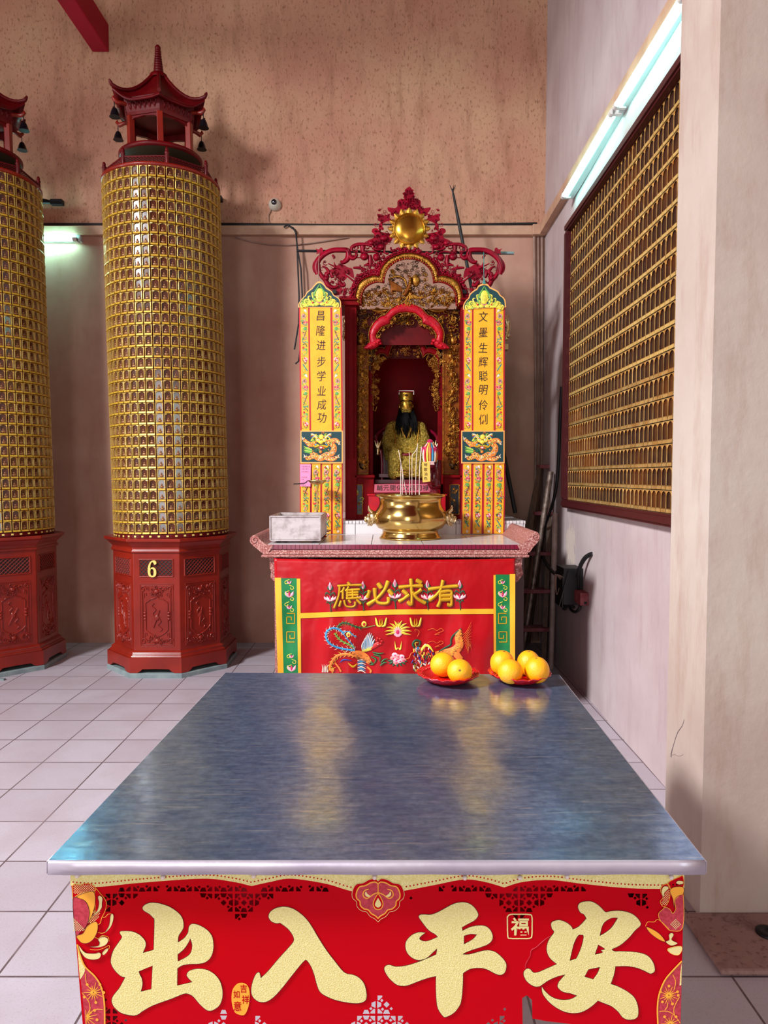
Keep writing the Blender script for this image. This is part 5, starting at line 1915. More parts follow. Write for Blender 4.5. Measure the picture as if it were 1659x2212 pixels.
# beard of hanging strands
b = MB()
R = random.Random(2)
for k in range(90):
    q = R.uniform(-1, 1)
    z0 = 140 - abs(q) * 2 + (0 if abs(q) < .6 else (abs(q) - .6) * 34)
    x0 = q * 14
    y0 = 15 - abs(q) ** 2 * 12
    L_ = R.uniform(36, 58) * (1 if abs(q) > .5 or abs(q) < .25 else .8)
    pts = [D(x0, z0, y0), D(x0 * 1.2, z0 - 12, y0 + 6), D(x0 * (1.5 if abs(q) > .5 else 1.1), z0 - L_ * .6, 21 - abs(q) * 4), D(x0 * (1.75 if abs(q) > .6 else .95) + R.uniform(-2, 2), z0 - L_, 24 - abs(q) * 4)]
    b.tube(pts, [1.8 * PXM, 2.0 * PXM, 1.6 * PXM, .3 * PXM], 5)
b.build('beard', M['blackhair'], t)
# hat
b = MB()
b.lathe([(14.5 * PXM, 0), (15.2 * PXM, 2 * PXM), (14.6 * PXM, 3 * PXM), (16.5 * PXM, 13 * PXM), (17.5 * PXM, 17 * PXM), (14 * PXM, 17.5 * PXM), (0, 17.5 * PXM)], D(0, 166, 2), 24)
hat = b.build('hat', M['skin'], t)
b = MB()
b.dome(0, 176, 3.5, 2.6, lambda u, v, h=0: D(u, v, 19 + h / PXM), .008)
b.build('hat_jewel', M['blackgold'], hat)
b = MB()
pc = D(0, 185, 2)
b.box(pc.x - 15.5 * PXM, pc.x + 15.5 * PXM, pc.y - 20 * PXM, pc.y + 14 * PXM, pc.z - 1.5 * PXM, pc.z)
b.build('hat_board', M['archred'], hat)
b = MB()
b.tube([D(-15.5, 177, 22), D(-15.5, 185, 22), D(15.5, 185, 22), D(15.5, 177, 22)], 1.0 * PXM, 6)
b.build('hat_wire', M['white'], hat)
# belt and robe edges
b = MB()
b.tube([D(-21, 53, 39), D(-10, 50, 42), D(0, 49, 43), D(10, 50, 42), D(21, 53, 39)], 3.2 * PXM, 8)
b.build('belt', M['throne'], t)
b = MB()
for s in (-1, 1):
    b.tube([D(s * 14, 118, 14), D(s * 9, 100, 22), D(s * 2, 86, 27)], 1.3 * PXM, 6)
    b.tube([D(s * 28, 112, 12), D(s * 25, 92, 22), D(s * 23, 72, 28)], 1.3 * PXM, 6)
    b.tube([D(s * 22, 60, 42), D(s * 30, 61, 36), D(s * 37, 56, 28)], 1.6 * PXM, 6)
for k in range(3):
    b.tube([D(-20, 20 - k * 5, 49), D(0, 16 - k * 5, 54), D(20, 20 - k * 5, 49)], 1.1 * PXM, 6)
b.build('robe_trim', M['gold'], t)

# glass vase with paper ornament and yellow tag, right of the deity
Yv = YS - .05
ZV = at(880, 1071, YS - .09).z + .012
cv_ = at(938, 1063, Yv)
px = Yv / F
t = thing('glass_vase', 'clear red-tinted glass vase standing right of the deity', 'vase', (cv_.x, Yv, ZV))
b = MB()
zt_ = at(938, 994, Yv).z
b.lathe([(10 * px, 0), (11 * px, .004), (9.5 * px, .02), (6 * px, .026), (9 * px, .034), (15 * px, .06), (16.5 * px, (zt_ - ZV)), (15.5 * px, (zt_ - ZV)), (14 * px, .064), (0, .05)], (cv_.x, Yv, ZV), 20)
b.build('glass', M['glassred'], t)
t2 = thing('paper_lantern_ornament', 'small colourful folded paper ornament on top of the red glass vase', 'ornament', (cv_.x - 8 * px, Yv - .03, zt_))
f3 = pm(Yv - .03)
b = MB()
c = f3(929, 985)
b.lathe([(2 * px, -.02), (12 * px, -.01), (17 * px, .02), (18 * px, .05), (11 * px, .075), (6 * px, .09), (7 * px, .10), (3 * px, .112), (0, .115)], c, 8, smooth=False)
b.build('body', M['t_magenta'], t2)
b = MB()
for k in range(7):
    a = -1.2 + k * .4
    u = 929 + 13 * sin(a)
    mt = (TI['t_white'], TI['t_red'], TI['t_yellow'], TI['t_orange'], TI['t_blue'], TI['t_white'], TI['t_orange'])[k]
    b.stroke([(u * .4 + 929 * .6, 956), (u, 970), (u + sin(a) * 2, 984), (u, 998)], [2, 4.5, 5, 4], pm(Yv - .03 - 14 * px * cos(a) - .006), .006, mt)
for k in range(9):
    b.stroke([(924 + k * 1.6, 996), (926 + k * 1.5, 1004)], 1.3, pm(Yv - .095), .003, TI['t_rose' if k % 2 else 't_white'], 4, 1)
b.build('streamers', TM, t2)
f4 = pm(Yv - .10)
b = MB()
b.prism([f4(911.5, 998), f4(928.5, 997), f4(929.5, 1040), f4(913, 1042)], (0, .003, 0), 0)
for k, ch in enumerate('琴歌油色'):
    b.glyph(ch, 919.5, 1004.5 + k * 9.6, 8.2, f4, .001, 1, .004)
tag(b.build('yellow_tag', [M['yellowpaper'], M['ink']], origin=f4(920, 1042)), 'yellow paper tag with vertical handwriting hanging before the red vase', 'tag', kind='thing')

# ------------------------------------------------------------------ banners
YBN = 4.70
fB = pm(YBN)


def vine(mb, u, v0, v1, w, seed, fn, flip=1):
    """Embroidered column of flowers and ribbons around x = u."""
    R = random.Random(seed)
    P = 140.0
    v = v0
    T = lambda k: TI['t_' + k]
    h = .0011
    k = w / 14
    scrolls(mb, lambda x, y: abs(x - u) < w * .36, (u - w * .4, v0 + 2, u + w * .4, v1 - 4), int((v1 - v0) * .42), 2.9, fn, .0009, seed + 5, [TI[q] for q in ('t_green', 't_dgreen', 't_teal', 't_pink', 't_brown', 't_lime', 't_rose', 't_red', 't_grey', 't_green')], .7)
    while v < v1 - 6:
        def st(pts, ww, col):
            q = [(u + flip * x * k, v + y) for x, y in pts]
            if max(p[1] for p in q) < v1:
                mb.stroke(q, ww, fn, h, T(col), 4, 3)

        def dm(x, y, r, col):
            if v + y + r < v1:
                mb.dome(u + flip * x * k, v + y, r, r, fn, h * 1.2, T(col), 0, 7)
        dm(2, 4, 3, 'white'); dm(4, 7, 2, 'rose'); st([(-5, 4), (-2, 2), (4, 9), (6, 6)], 1.3, 'lime')
        for a in range(6):
            dm(-1 + 3.6 * cos(a), 16 + 3.8 * sin(a), 2.2, 'grey' if a % 2 else 'pink')
        dm(-1, 16, 2, 'brown')
        st([(-6, 18), (-5, 24), (-1, 27), (3, 23)], 1.5, 'green')
        for a in range(4):
            dm(2 + 3 * cos(a * 1.5), 29 + 3 * sin(a * 1.5), 2.3, 'pink' if a % 2 else 'magenta')
        st([(-6, 30), (-2, 34), (4, 36), (6, 32)], 1.5, 'teal')
        dm(1, 43, 4.4, 'green'); dm(1, 43, 2.4, 'lime'); st([(-4, 40), (-6, 46), (-1, 50)], 1.4, 'lime')
        st([(4, 47), (0, 58), (-4, 68)], 2.1, 'brown')
        st([(-5, 52), (-1, 56), (4, 60), (5, 66)], 1.4, 'pink'); st([(-6, 60), (-3, 64), (2, 66)], 1.4, 'green')
        st([(-5, 70), (-1, 74), (3, 70), (6, 74)], 2, 'teal'); st([(-4, 78), (2, 76), (5, 82)], 1.8, 'dgreen')
        dm(-3, 84, 2.6, 'red'); dm(3, 88, 3, 'green'); st([(-5, 90), (0, 86), (5, 92), (2, 98)], 1.8, 'green'); st([(-4, 94), (-1, 99), (4, 101)], 1.8, 'lime')
        for a in range(5):
            dm(2 + 2.8 * cos(a * 1.26), 109 + 2.8 * sin(a * 1.26), 2.0, 'magenta' if a % 2 else 'rose')
        st([(5, 112), (1, 118), (-4, 112), (-5, 106)], 1.3, 'brown')
        st([(-4, 120), (0, 126), (5, 134)], 2.6, 'teal'); st([(5, 120), (0, 127), (-4, 136)], 1.8, 'lime'); st([(-5, 130), (-6, 135), (-2, 138)], 1.3, 'gold')
        v += P


def banner(label, chars, charu, charv, x0, x1, crest, dx, drag, tails, vtail, seed):
    """x0,x1: outer px at the top; dx(v): sideways drift of the cloth."""
    t = thing('hanging_banner', label, 'banner', fB((x0 + x1) / 2, 1152), 'couplet banners flanking the shrine')
    W_ = x1 - x0
    b = MB()
    def quad(a, c, va, vb_, mt, h):
        n = 12
        V = []
        for k in range(n + 1):
            v = va + (vb_ - va) * k / n
            V += [fB(x0 + a * W_ + dx(v), v, h), fB(x0 + c * W_ + dx(v), v, h)]
        b.add(V, [(2 * k, 2 * k + 1, 2 * k + 3, 2 * k + 2) for k in range(n)], mt)
    quad(.0, 1.0, 664, 932, 1, .004)
    quad(.035, .215, 664, 932, 0, .0055); quad(.255, .735, 664, 932, 0, .0055); quad(.785, .965, 664, 932, 0, .0055)
    quad(.0, 1.0, 664, 932, 1, -.001)
    b.build('upper_cloth', [M['banner'], M['bannerred']], t)
    e = MB()
    vine(e, 0, 667, 930, 14, seed, lambda u, v, h=0: fB(x0 + .125 * W_ + dx(v) + u, v, h + .0055), 1)
    e.build('flower_embroidery', TM, t)
    e = MB()
    vine(e, 0, 667, 930, 14, seed, lambda u, v, h=0: fB(x0 + .875 * W_ + dx(v) + u, v, h + .0055), -1)
    e.build('flower_embroidery', TM, t)
    for ch, vv in zip(chars, charv):
        g = MB()
        g.glyph(ch, charu + dx(vv), vv, 24, lambda u, v, h=0: fB(u, v, h + .0066), 0, 0, .002, rot=random.Random(vv).uniform(-.08, .08), slant=.08, sx=.86)
        g.build('couplet_character', M['ink'], t)
    # crest
    cb = MB()
    O_ = outline(crest, 4)
    cb.fill([O_], fB, .0, .010, 0)
    cu_ = (min(p[0] for p in O_) + max(p[0] for p in O_)) / 2
    cm = (min(p[1] for p in O_) + max(p[1] for p in O_)) / 2
    inn = [(cu_ + (p[0] - cu_) * .94, cm + 1 + (p[1] - cm) * .90) for p in O_]
    cb.fill([inn], fB, .0, .0115, 1)
    base = max(p[1] for p in O_) - 5
    fc = lambda u, v, h=0: fB(u, v, h + .0115)
    T = lambda k: TI['t_' + k] + 2
    for s in (-1, 1):
        cb.stroke([(cu_ + s * 4, base), (cu_ + s * 13, base - 12), (cu_ + s * 11, base - 26), (cu_ + s * 4, base - 38), (cu_, base - 46)], [3, 4, 4, 3, 1], fc, .003, T('green'))
        for k in range(4):
            a = k / 3
            bx, bv = cu_ + s * (14 + 24 * a), base - 22 * (1 - a)
            cb.stroke([(cu_ + s * (8 + 14 * a), base - 3), (bx, bv + 4), (bx + s * 2, bv - 4), (bx - s * 3, bv - 5)], [2, 4, 3, 1], fc, .002, T('yellow'))
            cb.stroke([(bx - s * 5, bv + 6), (bx, bv + 1), (bx + s * 1, bv - 3)], .8, lambda u, v, h=0: fc(u, v, h + .004), .001, T('brown'), 4, 2)
        cb.stroke([(cu_ + s * 12, base - 1), (cu_ + s * 28, base - 2), (cu_ + s * 40, base)], [5, 5, 2], fc, .003, T('yellow'))
        scrolls(cb, lambda x, y, s=s: s * (x - cu_) > 7 and y < base - 1 and y > base - 34 + s * (x - cu_) * .78, (cu_ - 42, base - 34, cu_ + 42, base), 26, 4.6, lambda u, v, h=0: fc(u, v, h + .001), .0022, 19 + s, (T('yellow'), T('yellow'), T('lime'), T('yellow')), .9)
        cb.dome(cu_ + s * 15, base - 6, 2.6, 3, fc, .004, T('red'))
        cb.dome(cu_ + s * 6, base - 3, 6, 4, fc, .005, T('yellow'))
    cb.dome(cu_, base - 22, 8.5, 15, fc, .006, T('yellow'), 0, 14)
    for s in (-1, 0, 1):
        cb.stroke([(cu_ + s * 3, base - 14), (cu_ + s * 3.4, base - 20), (cu_ + s * 2, base - 26)], .9, lambda u, v, h=0: fc(u, v, h + .005), .001, T('brown'), 4, 2)
    cb.stroke([(cu_ - 6, base - 8), (cu_, base - 5), (cu_ + 6, base - 8)], 2, lambda u, v, h=0: fc(u, v, h + .003), .002, T('pink'))
    cb.build('crest', [M['peach'], M['bannerteal']] + TM, t)
    # tails
    vt0 = 1001
    for (a, c) in tails:
        b = MB()
        V = []
        for k in range(13):
            v = vt0 + (vtail - vt0) * k / 12
            sl = (v - vt0) / (vtail - vt0)
            for uu, h in ((a, .001), (c, .001)):
                V.append(fB(uu - (sl * 2 if x0 > 900 else 0), v, h + .002 * sin(k * .7 + a)))
        b.add(V, [(2 * k, 2 * k + 1, 2 * k + 3, 2 * k + 2) for k in range(12)], 0)
        vine(b, 0, vt0 + 3, vtail - 1, (c - a) * .72, seed + int(a), lambda u, v, h=0: fB((a + c) / 2 + u - ((v - vt0) / (vtail - vt0) * 2 if x0 > 900 else 0), v, h + .004), 1)
        b2 = b
        ob = b.build('tail_strip', [M['banner']] + TM, t) if False else None
        for i in range(len(b.m)):
            pass
        # first slot is the strip itself, thread colours follow
        nquad = 12
        b.m = [0] * nquad + [m_ + 1 for m_ in b.m[nquad:]]
        b.build('tail_strip', [M['banner']] + TM, t)
    b = MB()
    a, c = tails[0][0] - 2.5, tails[-1][1] + 2.5
    b.add([fB(a, vt0, -.003), fB(c, vt0, -.003), fB(c - (2 if x0 > 900 else 0), vtail, -.003), fB(a - (2 if x0 > 900 else 0), vtail, -.003)], [(0, 1, 2, 3)])
    b.build('tail_backing', M['bannerred'], t)
    # dragon panel
    d0, d1 = drag
    b = MB()
    b.prism([fB(d0, 930, .012), fB(d1, 930, .012), fB(d1, 1001, .012), fB(d0, 1001, .012)], (0, .010, 0), 0)
    fp = lambda u, v, h=0: fB(u, v, h + .0125)
    b.add([fp(d0 + 2.2, 932.5), fp(d1 - 2.5, 932.5), fp(d1 - 2.5, 998), fp(d0 + 2.2, 998)], [(0, 1, 2, 3)], 1)
    m = (d0 + d1) / 2 - 1
    fd = lambda u, v, h=0: fp(u, v, h + .0006)
    R = random.Random(seed)
    limbs = [([(m - 12, 958), (m - 24, 960), (m - 32, 954), (m - 38, 948)], [9, 9, 7, 4]),
             ([(m + 12, 956), (m + 24, 952), (m + 34, 952), (m + 38, 958)], [9, 9, 8, 4]),
             ([(m + 20, 958), (m + 28, 966), (m + 24, 978), (m + 12, 982), (m, 988)], [9, 10, 11, 10, 9]),
             ([(m - 22, 976), (m - 14, 984), (m - 4, 990), (m + 6, 988), (m + 14, 982)], [8, 10, 11, 9, 6]),
             ([(m - 12, 984), (m - 22, 988), (m - 30, 990), (m - 34, 986)], [8, 8, 7, 3]),
             ([(m + 8, 988), (m + 20, 992), (m + 30, 990), (m + 36, 986)], [8, 8, 7, 3])]
    for P_, w in limbs:
        b.stroke(P_, [k * 1.15 for k in w], fd, .0018, T('orange'))
        S_ = smooth(P_, 6)
        for p in S_:
            for q in range(4):
                b.dome(p[0] + R.uniform(-3, 3), p[1] + R.uniform(-3, 3), 1.0, .8, lambda u, v, h=0: fd(u, v, h + .0019), .0006, T(R.choice(('red', 'yellow', 'brown', 'brown', 'white', 'yellow'))), 0, 6)
        e = P_[-1]
        for k in (-1, 0, 1):
            b.stroke([e, (e[0] + (4 if e[0] > m else -4), e[1] + k * 4 - 1)], [2.2, .6], fd, .003, T('white'), 4, 1)
    for k in range(4):
        b.stroke([(m - 20, 972 + k * 2), (m - 30, 968 + k * 3), (m - 38, 964 + k * 4)], [4, 4, .8], fd, .003, T('green' if k % 2 else 'lime'))
    for s in (-1, 1):
        for k in range(5):
            b.stroke([(m + s * 8, 950 - k), (m + s * (14 + k), 943 - k * 1.2), (m + s * (21 + k * .5), 938 + (4 - k) * 3)], [3, 3.4, .6], fd, .004, T(('yellow', 'blue', 'red', 'yellow', 'white')[k]))
        b.dome(m + s * 6, 951, 5.5, 5, fd, .0035, T('yellow'), 0, 8)
        b.dome(m + s * 6, 950, 2, 2, lambda u, v, h=0: fd(u, v, h + .0035), .001, T('white'), 0, 6)
        b.dome(m + s * 6, 950.4, .9, .9, lambda u, v, h=0: fd(u, v, h + .0045), .001, T('brown'), 0, 6)
        b.stroke([(m + s * 4, 962), (m + s * 13, 965), (m + s * 17, 960)], [4, 4.5, 1], fd, .004, T('gold'))
        b.dome(m + s * 12, 961, 2.4, 2, fd, .007, T('blue'), 0, 6)
        b.stroke([(m + s * 3, 975), (m + s * 12, 974), (m + s * 20, 977)], [3, 3.6, .8], fd, .003, T('dgreen'))
    scrolls(b, lambda x, y: ((x - m) / 20) ** 2 + ((y - 952) / 17) ** 2 < 1, (m - 21, 934, m + 21, 972), 70, 3.6, lambda u, v, h=0: fd(u, v, h + .001), .0022, 3, (T('yellow'), T('yellow'), T('lime'), T('gold'), T('orange'), T('green'), T('brown')), .9)
    scrolls(b, lambda x, y: ((x - m) / 36) ** 2 + ((y - 966) / 28) ** 2 < 1, (m - 37, 936, m + 37, 994), 46, 3.2, lambda u, v, h=0: fd(u, v, h + .0008), .0016, 4, (T('green'), T('orange'), T('lime'), T('pink'), T('teal'), T('brown')), .9)
    b.dome(m, 944, 6, 6, fd, .004, T('yellow'), 0, 8); b.dome(m, 955, 6, 4, fd, .008, T('yellow'), 0, 8)
    b.stroke([(m - 5, 958), (m, 960), (m + 5, 958)], 1, lambda u, v, h=0: fd(u, v, h + .005), .001, T('brown'))
    b.dome(m, 967, 6, 4, fd, .006, T('red'), 0, 8); b.dome(m, 967, 3, 2, lambda u, v, h=0: fd(u, v, h + .006), .002, T('white'), 0, 7)
    b.dome(m - 1, 976, 3.6, 3.6, fd, .006, T('orange'), 0, 8)
    b.build('dragon_panel', [M['peach'], M['bannerteal']] + TM, t)
    return t


cz = lambda pts, ox: [(ox + x / 6.506, 590 + y / 6.506, *r) for x, y, *r in pts]
crL = cz([(90, 484, 1), (92, 445), (120, 390), (172, 328), (182, 325), (215, 265), (285, 208), (298, 190), (340, 140), (385, 115), (430, 130), (470, 175), (490, 205), (560, 250), (590, 300), (612, 322), (660, 350), (690, 400), (696, 484, 1)], 630)
crR = cz([(128, 514, 1), (134, 450), (168, 385), (205, 350), (228, 290), (285, 240), (325, 215), (345, 175), (385, 155), (430, 143), (480, 158), (510, 195), (545, 212), (620, 252), (660, 310), (700, 340), (728, 390), (736, 478, 1)], 980)
banner('yellow couplet banner on the left of the shrine, oil lamp before it', '昌隆进步学业成功', 692.5, (682, 714, 746, 781, 812, 844, 874, 902), 645.5, 738, crL,
       lambda v: 3.2 * (v - 663) / 270 if v < 932 else 3.2, (649, 740.5), [(650, 669.5), (674, 692), (696, 715), (719, 738)], 1153, 11)
banner('yellow couplet banner on the right of the shrine, black rod behind it', '文墨生辉聪明伶俐', 1044, (684, 718, 751, 782, 812, 842, 875, 906), 1000, 1090.5, crR,
       lambda v: -.3 * (v - 663) / 270, (996.5, 1090), [(1000.5, 1018), (1023, 1042), (1047, 1065), (1069, 1089)], 1153, 11)
# cords that hold the banners, from the bar behind the crest
b = MB(); b.tube([fB(688, 610, .004), at(688, 575, YBN), at(690, 545, YS - .02)], .0025, 6); tag(b.build('banner_cord', M['conduit']), 'thin cord holding the left banner from the bar', 'cord', kind='thing')
b = MB(); b.tube([fB(1046, 614, .004), at(1045, 580, YBN), at(1045, 545, YS - .02)], .0025, 6)
b.tube([fB(1045.5, 602, .004), fB(1046, 614, .004)], [.003, .013], 8)
tag(b.build('banner_cord', M['t_teal']), 'thin cord with teal end holding the right banner', 'cord', kind='thing')
b = MB()
A, B_ = at(641, 542, YS + .075), at(1110, 547, YS + .075)
b.tube([A, A.lerp(B_, .8), A.lerp(B_, .86)], .009, 8, 0)
b.tube([A.lerp(B_, .8), B_], .011, 8, 1)
tag(b.build('hanging_bar', [M['blackiron'], M['slab']], origin=A), 'thin dark bar running behind the crest with a grey right end', 'bar', kind='thing')
fn = pm(YBN - .012)
b = MB()
b.prism([fn(648, 1003), fn(671.5, 1003), fn(670.5, 1051), (fn(648.5, 1050.5))], (0, .003, 0), 0)
R = random.Random(8)
for row, n_ in ((1008, 6), (1013, 5), (1019, 5), (1031, 4), (1036, 2), (1042, 4), (1048, 3)):
    for k in range(n_):
        u = 652 + k * 3.2
        b.stroke([(u, row - 1.6), (u + R.uniform(.5, 1.8), row), (u + R.uniform(-.4, 1), row + 1.6)], .5, fn, .0006, 1, 4, 2)
        b.stroke([(u - .6, row), (u + 1.6, row + R.uniform(-.6, .6))], .5, fn, .0006, 1, 4, 1)
tag(b.build('pink_note', [M['pinkpaper'], M['ink']], origin=fn(660, 1051)), 'pink handwritten paper note stuck on the left banner', 'note', kind='thing')

# ------------------------------------------------------------------ things on the altar table
# brass censer
YQ = 4.40
cq = at(886, 1160, YQ); cq.z = ZT
k = YQ / F
t = thing('incense_censer', 'polished brass censer with lion-head handles and incense on the altar table', 'censer', (cq.x, YQ, ZT))
zz = lambda v: at(886, v, YQ).z - ZT
b = MB()
prof = [(62 * k, 0), (67 * k, .003), (67 * k, .010), (64 * k, .014), (64 * k, .020), (61 * k, .03), (60 * k, .05), (62 * k, .056), (70 * k, .065), (77 * k, .09), (79 * k, .125), (77 * k, .155), (70 * k, .185), (66 * k, .21), (67 * k, .235), (70 * k, .248), (75.5 * k, .252), (76 * k, .26), (75 * k, .266), (69 * k, .266), (66 * k, .255), (63 * k, .22), (0, .22)]
sc_ = zz(1067) / .266
b.lathe([(r, z * sc_) for r, z in prof], cq, 56)
b.build('bowl', M['brass'], t)
b = MB()
b.lathe([(64 * k, .246 * sc_), (40 * k, .250 * sc_), (0, .252 * sc_)], cq, 32)
b.build('ash', M['ash'], t)
for s in (-1, 1):
    b = MB()
    h0 = cq + Vector((s * 80 * k, 0, .125 * sc_))
    b.ball(h0, (12 * k, .04, .042), 12, 8)
    b.ball(h0 + Vector((s * 9 * k, -.012, -.012)), (9 * k, .028, .026), 10, 8)
    b.ball(h0 + Vector((s * 15 * k, -.015, -.004)), (5 * k, .016, .016), 8, 6)
    for y in (-.026, .016):
        b.tube([h0 + Vector((s * 2 * k, y, .03)), h0 + Vector((s * 9 * k, y, .05)), h0 + Vector((s * 10 * k, y - .006, .075))], [.012, .010, .002], 8)
        b.ball(h0 + Vector((s * 10 * k, y * .8 - .01, .016)), .009, 8, 6)
        b.tube([h0 + Vector((s * 14 * k, y * .5 - .012, -.03)), h0 + Vector((s * 18 * k, y * .5 - .012, -.018)), h0 + Vector((s * 17 * k, y * .5 - .012, -.004))], [.004, .006, .002], 6)
    for q in range(7):
        b.tube([h0 + Vector((s * (q % 4) * 3 * k, -.03 + q * .009, -.02)), h0 + Vector((s * (4 + (q % 3) * 4) * k, -.034 + q * .009, -.052))], [.009, .003], 6)
    b.build('lion_handle', M['silverbrass'], t)
# incense sticks
ZA = ZT + .248 * sc_
sticks = [((865.5, 1064), (866, 1000), (866, 1008), .9), ((869, 1064), (869.5, 1020), (868, 1010), .9), ((879, 1066), (868, 1010), (861, 972), .9), ((884.5, 1062), (885, 1030), (884, 977), .8),
          ((890, 1062), (890, 1010), (891, 985), .8), ((897.5, 1062), (899, 1000), (902.5, 958), .85), ((906.5, 1064), (906, 1020), (910, 964), .9), ((905, 1060), (907, 1010), (911, 966), .7), ]
where = ['leftmost straight', 'second', 'leaning', 'fourth', 'curled-tip', 'tallest', 'thick last', 'thin last']
for i, (p0, p1, p2, w) in enumerate(sticks):
    yq = YQ + (-.03, .02, .03, -.01, .03, .0, .02, -.02)[i]
    a = at(*p0, yq); a.z = ZA - .01
    mid, top = at(*p1, yq), at(*p2, yq)
    pts = [tuple(a), tuple(mid), tuple(top)]
    if i == 4:
        pts = [tuple(a), tuple(mid), tuple(at(890.5, 985, yq)), tuple(at(893, 980, yq)), tuple(at(898, 974, yq)), tuple(at(901, 966, yq))]
    b = MB(); b.tube(smooth(pts, 4), .0021 * (w / .8), 6)
    tag(b.build('incense_stick', M['incense'], origin=a),
        ['pale incense stick at far left of the censer, upright', 'pale incense stick just right of the leftmost upright one', 'pale incense stick leaning left with tip before the deity\'s hand',
         'pale upright incense stick at the middle of the censer', 'pale incense stick with its burnt top curled to the right', 'tallest pale incense stick, leaning slightly right',
         'thicker pale incense stick at the right of the censer', 'thin pale incense stick crossing the thicker one at the right'][i], 'incense stick', 'incense sticks in the censer', 'thing')

# tin box
t = thing('tin_box', 'open battered tin box full of ash on the altar table left side', 'box', at(640, 1172, 4.08))
x0, x1 = at(584, 1140, 4.08).x, at(692, 1140, 4.08).x
zb0, zt1 = ZT + .016, at(640, 1116, 4.08).z
y0, y1 = 4.08, 4.46
b = MB()
b.box(x0, x1, y0, y0 + .006, zb0, zt1); b.box(x0, x1, y1 - .006, y1, zb0, zt1)
b.box(x0, x0 + .006, y0, y1, zb0, zt1); b.box(x1 - .006, x1, y0, y1, zb0, zt1)
b.box(x0, x1, y0, y1, zb0, zb0 + .006)
b.build('body', M['tin'], t)
b = MB()
for (p, q) in (((x0, y0), (x1, y0)), ((x1, y0), (x1, y1)), ((x1, y1), (x0, y1)), ((x0, y1), (x0, y0))):
    b.tube([(*p, zt1), (*q, zt1)], .006, 8)
for p in ((x0, y0), (x1, y0), (x1, y1), (x0, y1)):
    b.tube([(*p, zb0), (*p, zt1)], .006, 8)
b.tube([(x0, y0, zb0), (x1, y0, zb0)], .005, 8)
b.build('rolled_rim', M['tin'], t)
b = MB()
n = 12
R = random.Random(4)
V = [(x0 + .006 + (x1 - x0 - .012) * i / n, y0 + .006 + (y1 - y0 - .012) * j / n, zt1 - .03 + .016 * R.random() - (.05 if i < 3 and j > 3 else 0)) for j in range(n + 1) for i in range(n + 1)]
b.add(V, [(j * (n + 1) + i, j * (n + 1) + i + 1, (j + 1) * (n + 1) + i + 1, (j + 1) * (n + 1) + i) for j in range(n) for i in range(n)], 0, True)
b.build('ash', M['ash'], t)
b = MB()
for p in ((x0 + .04, y0 + .05), (x1 - .04, y0 + .05), (x1 - .04, y1 - .05), (x0 + .04, y1 - .05)):
    b.box(p[0] - .012, p[0] + .012, p[1] - .012, p[1] + .012, ZT, zb0)
b.build('feet', M['blackiron'], t)
# oil lamp on a stem
Yl = 4.55
t = thing('oil_lamp', 'tall brass oil-lamp dish on a thin stem behind the tin box', 'oil lamp', (at(686, 1100, Yl).x, Yl, ZT))
c = at(685, 1046, Yl)
kk = Yl / F
b = MB()
b.lathe([(0, -.004), (12 * kk, 0), (19 * kk, .020), (20 * kk, .026), (18.5 * kk, .024), (10 * kk, .006), (0, .004)], c, 28)
b.build('dish', M['silverbrass'], t)
b = MB()
b.tube([(c.x, Yl, ZT + .015), (c.x, Yl, c.z)], [.006, .005], 8)
b.lathe([(.05, 0), (.05, .006), (.012, .02), (.006, .03)], (c.x, Yl, ZT), 20)
b.build('stem', M['brass'], t)
b = MB()
b.tube(smooth([tuple(at(u, v, Yl)) for u, v in ((665, 1038), (658, 1044), (648, 1045), (634, 1045.5))], 4), .0035, 6)
b.build('wick_spoon', M['blackiron'], t)
b = MB()
c = at(706, 1137, 4.52)
b.lathe([(.03, 0), (.05, .008), (.056, .012), (.046, .010), (0, .004)], (c.x - .02, 4.52, ZT + .03), 20)
b.lathe([(.022, 0), (.01, .01), (.01, .03)], (c.x - .02, 4.52, ZT), 12)
tag(b.build('red_saucer', M['redplastic'], origin=(c.x - .02, 4.52, ZT)), 'little red saucer half hidden behind the tin box', 'saucer', kind='thing')

# ------------------------------------------------------------------ clutter in the corner
b = MB()
p0, p1 = at(977, 408, 5.62), at(1113, 1117, 5.50)
p1.z = ZP + .012
d = p1 - p0
b.tube([p0, p0 + d * .02, p0 + d * .06, p0 + d * .1, p0 + d * .5, p1], [.004, .009, .011, .013, .014, .017], 8)
for kx in (-.02, .012, .025):
    b.tube([p0 + d * .01, p0 + Vector((kx, 0, .03))], [.005, .002], 5)
tag(b.build('black_rod', M['black'], origin=p1), 'long black rod leaning behind the shrine, its frayed tip above the trunking', 'rod', kind='thing')

b = MB()
p0, p1 = at(1190, 1019, 5.44), atz(1126, 1424, 0)
b.tube([p1 + (p0 - p1) * .006, p1.lerp(p0, .5), p1.lerp(p0, .72)], [.017, .018, .018], 10)
b.tube([p1.lerp(p0, .715), p1.lerp(p0, .75)], .021, 10)
b.tube([p1.lerp(p0, .74), p0], [.0235, .022], 10)
tag(b.build('metal_pole', M['pole'], origin=p1), 'grimy telescopic metal pole leaning in the corner beside the altar', 'pole', kind='thing')
b = MB()
p0, p1 = at(1199.5, 1108, 5.3), atz(1190, 1446, 0)
b.tube([p1, p1.lerp(p0, .62)], .020, 10); b.tube([p1.lerp(p0, .62), p0], .023, 10)
tag(b.build('grey_pipe', M['pvc'], origin=p1), 'upright grey plastic pipe standing against the right wall', 'pipe', kind='thing')

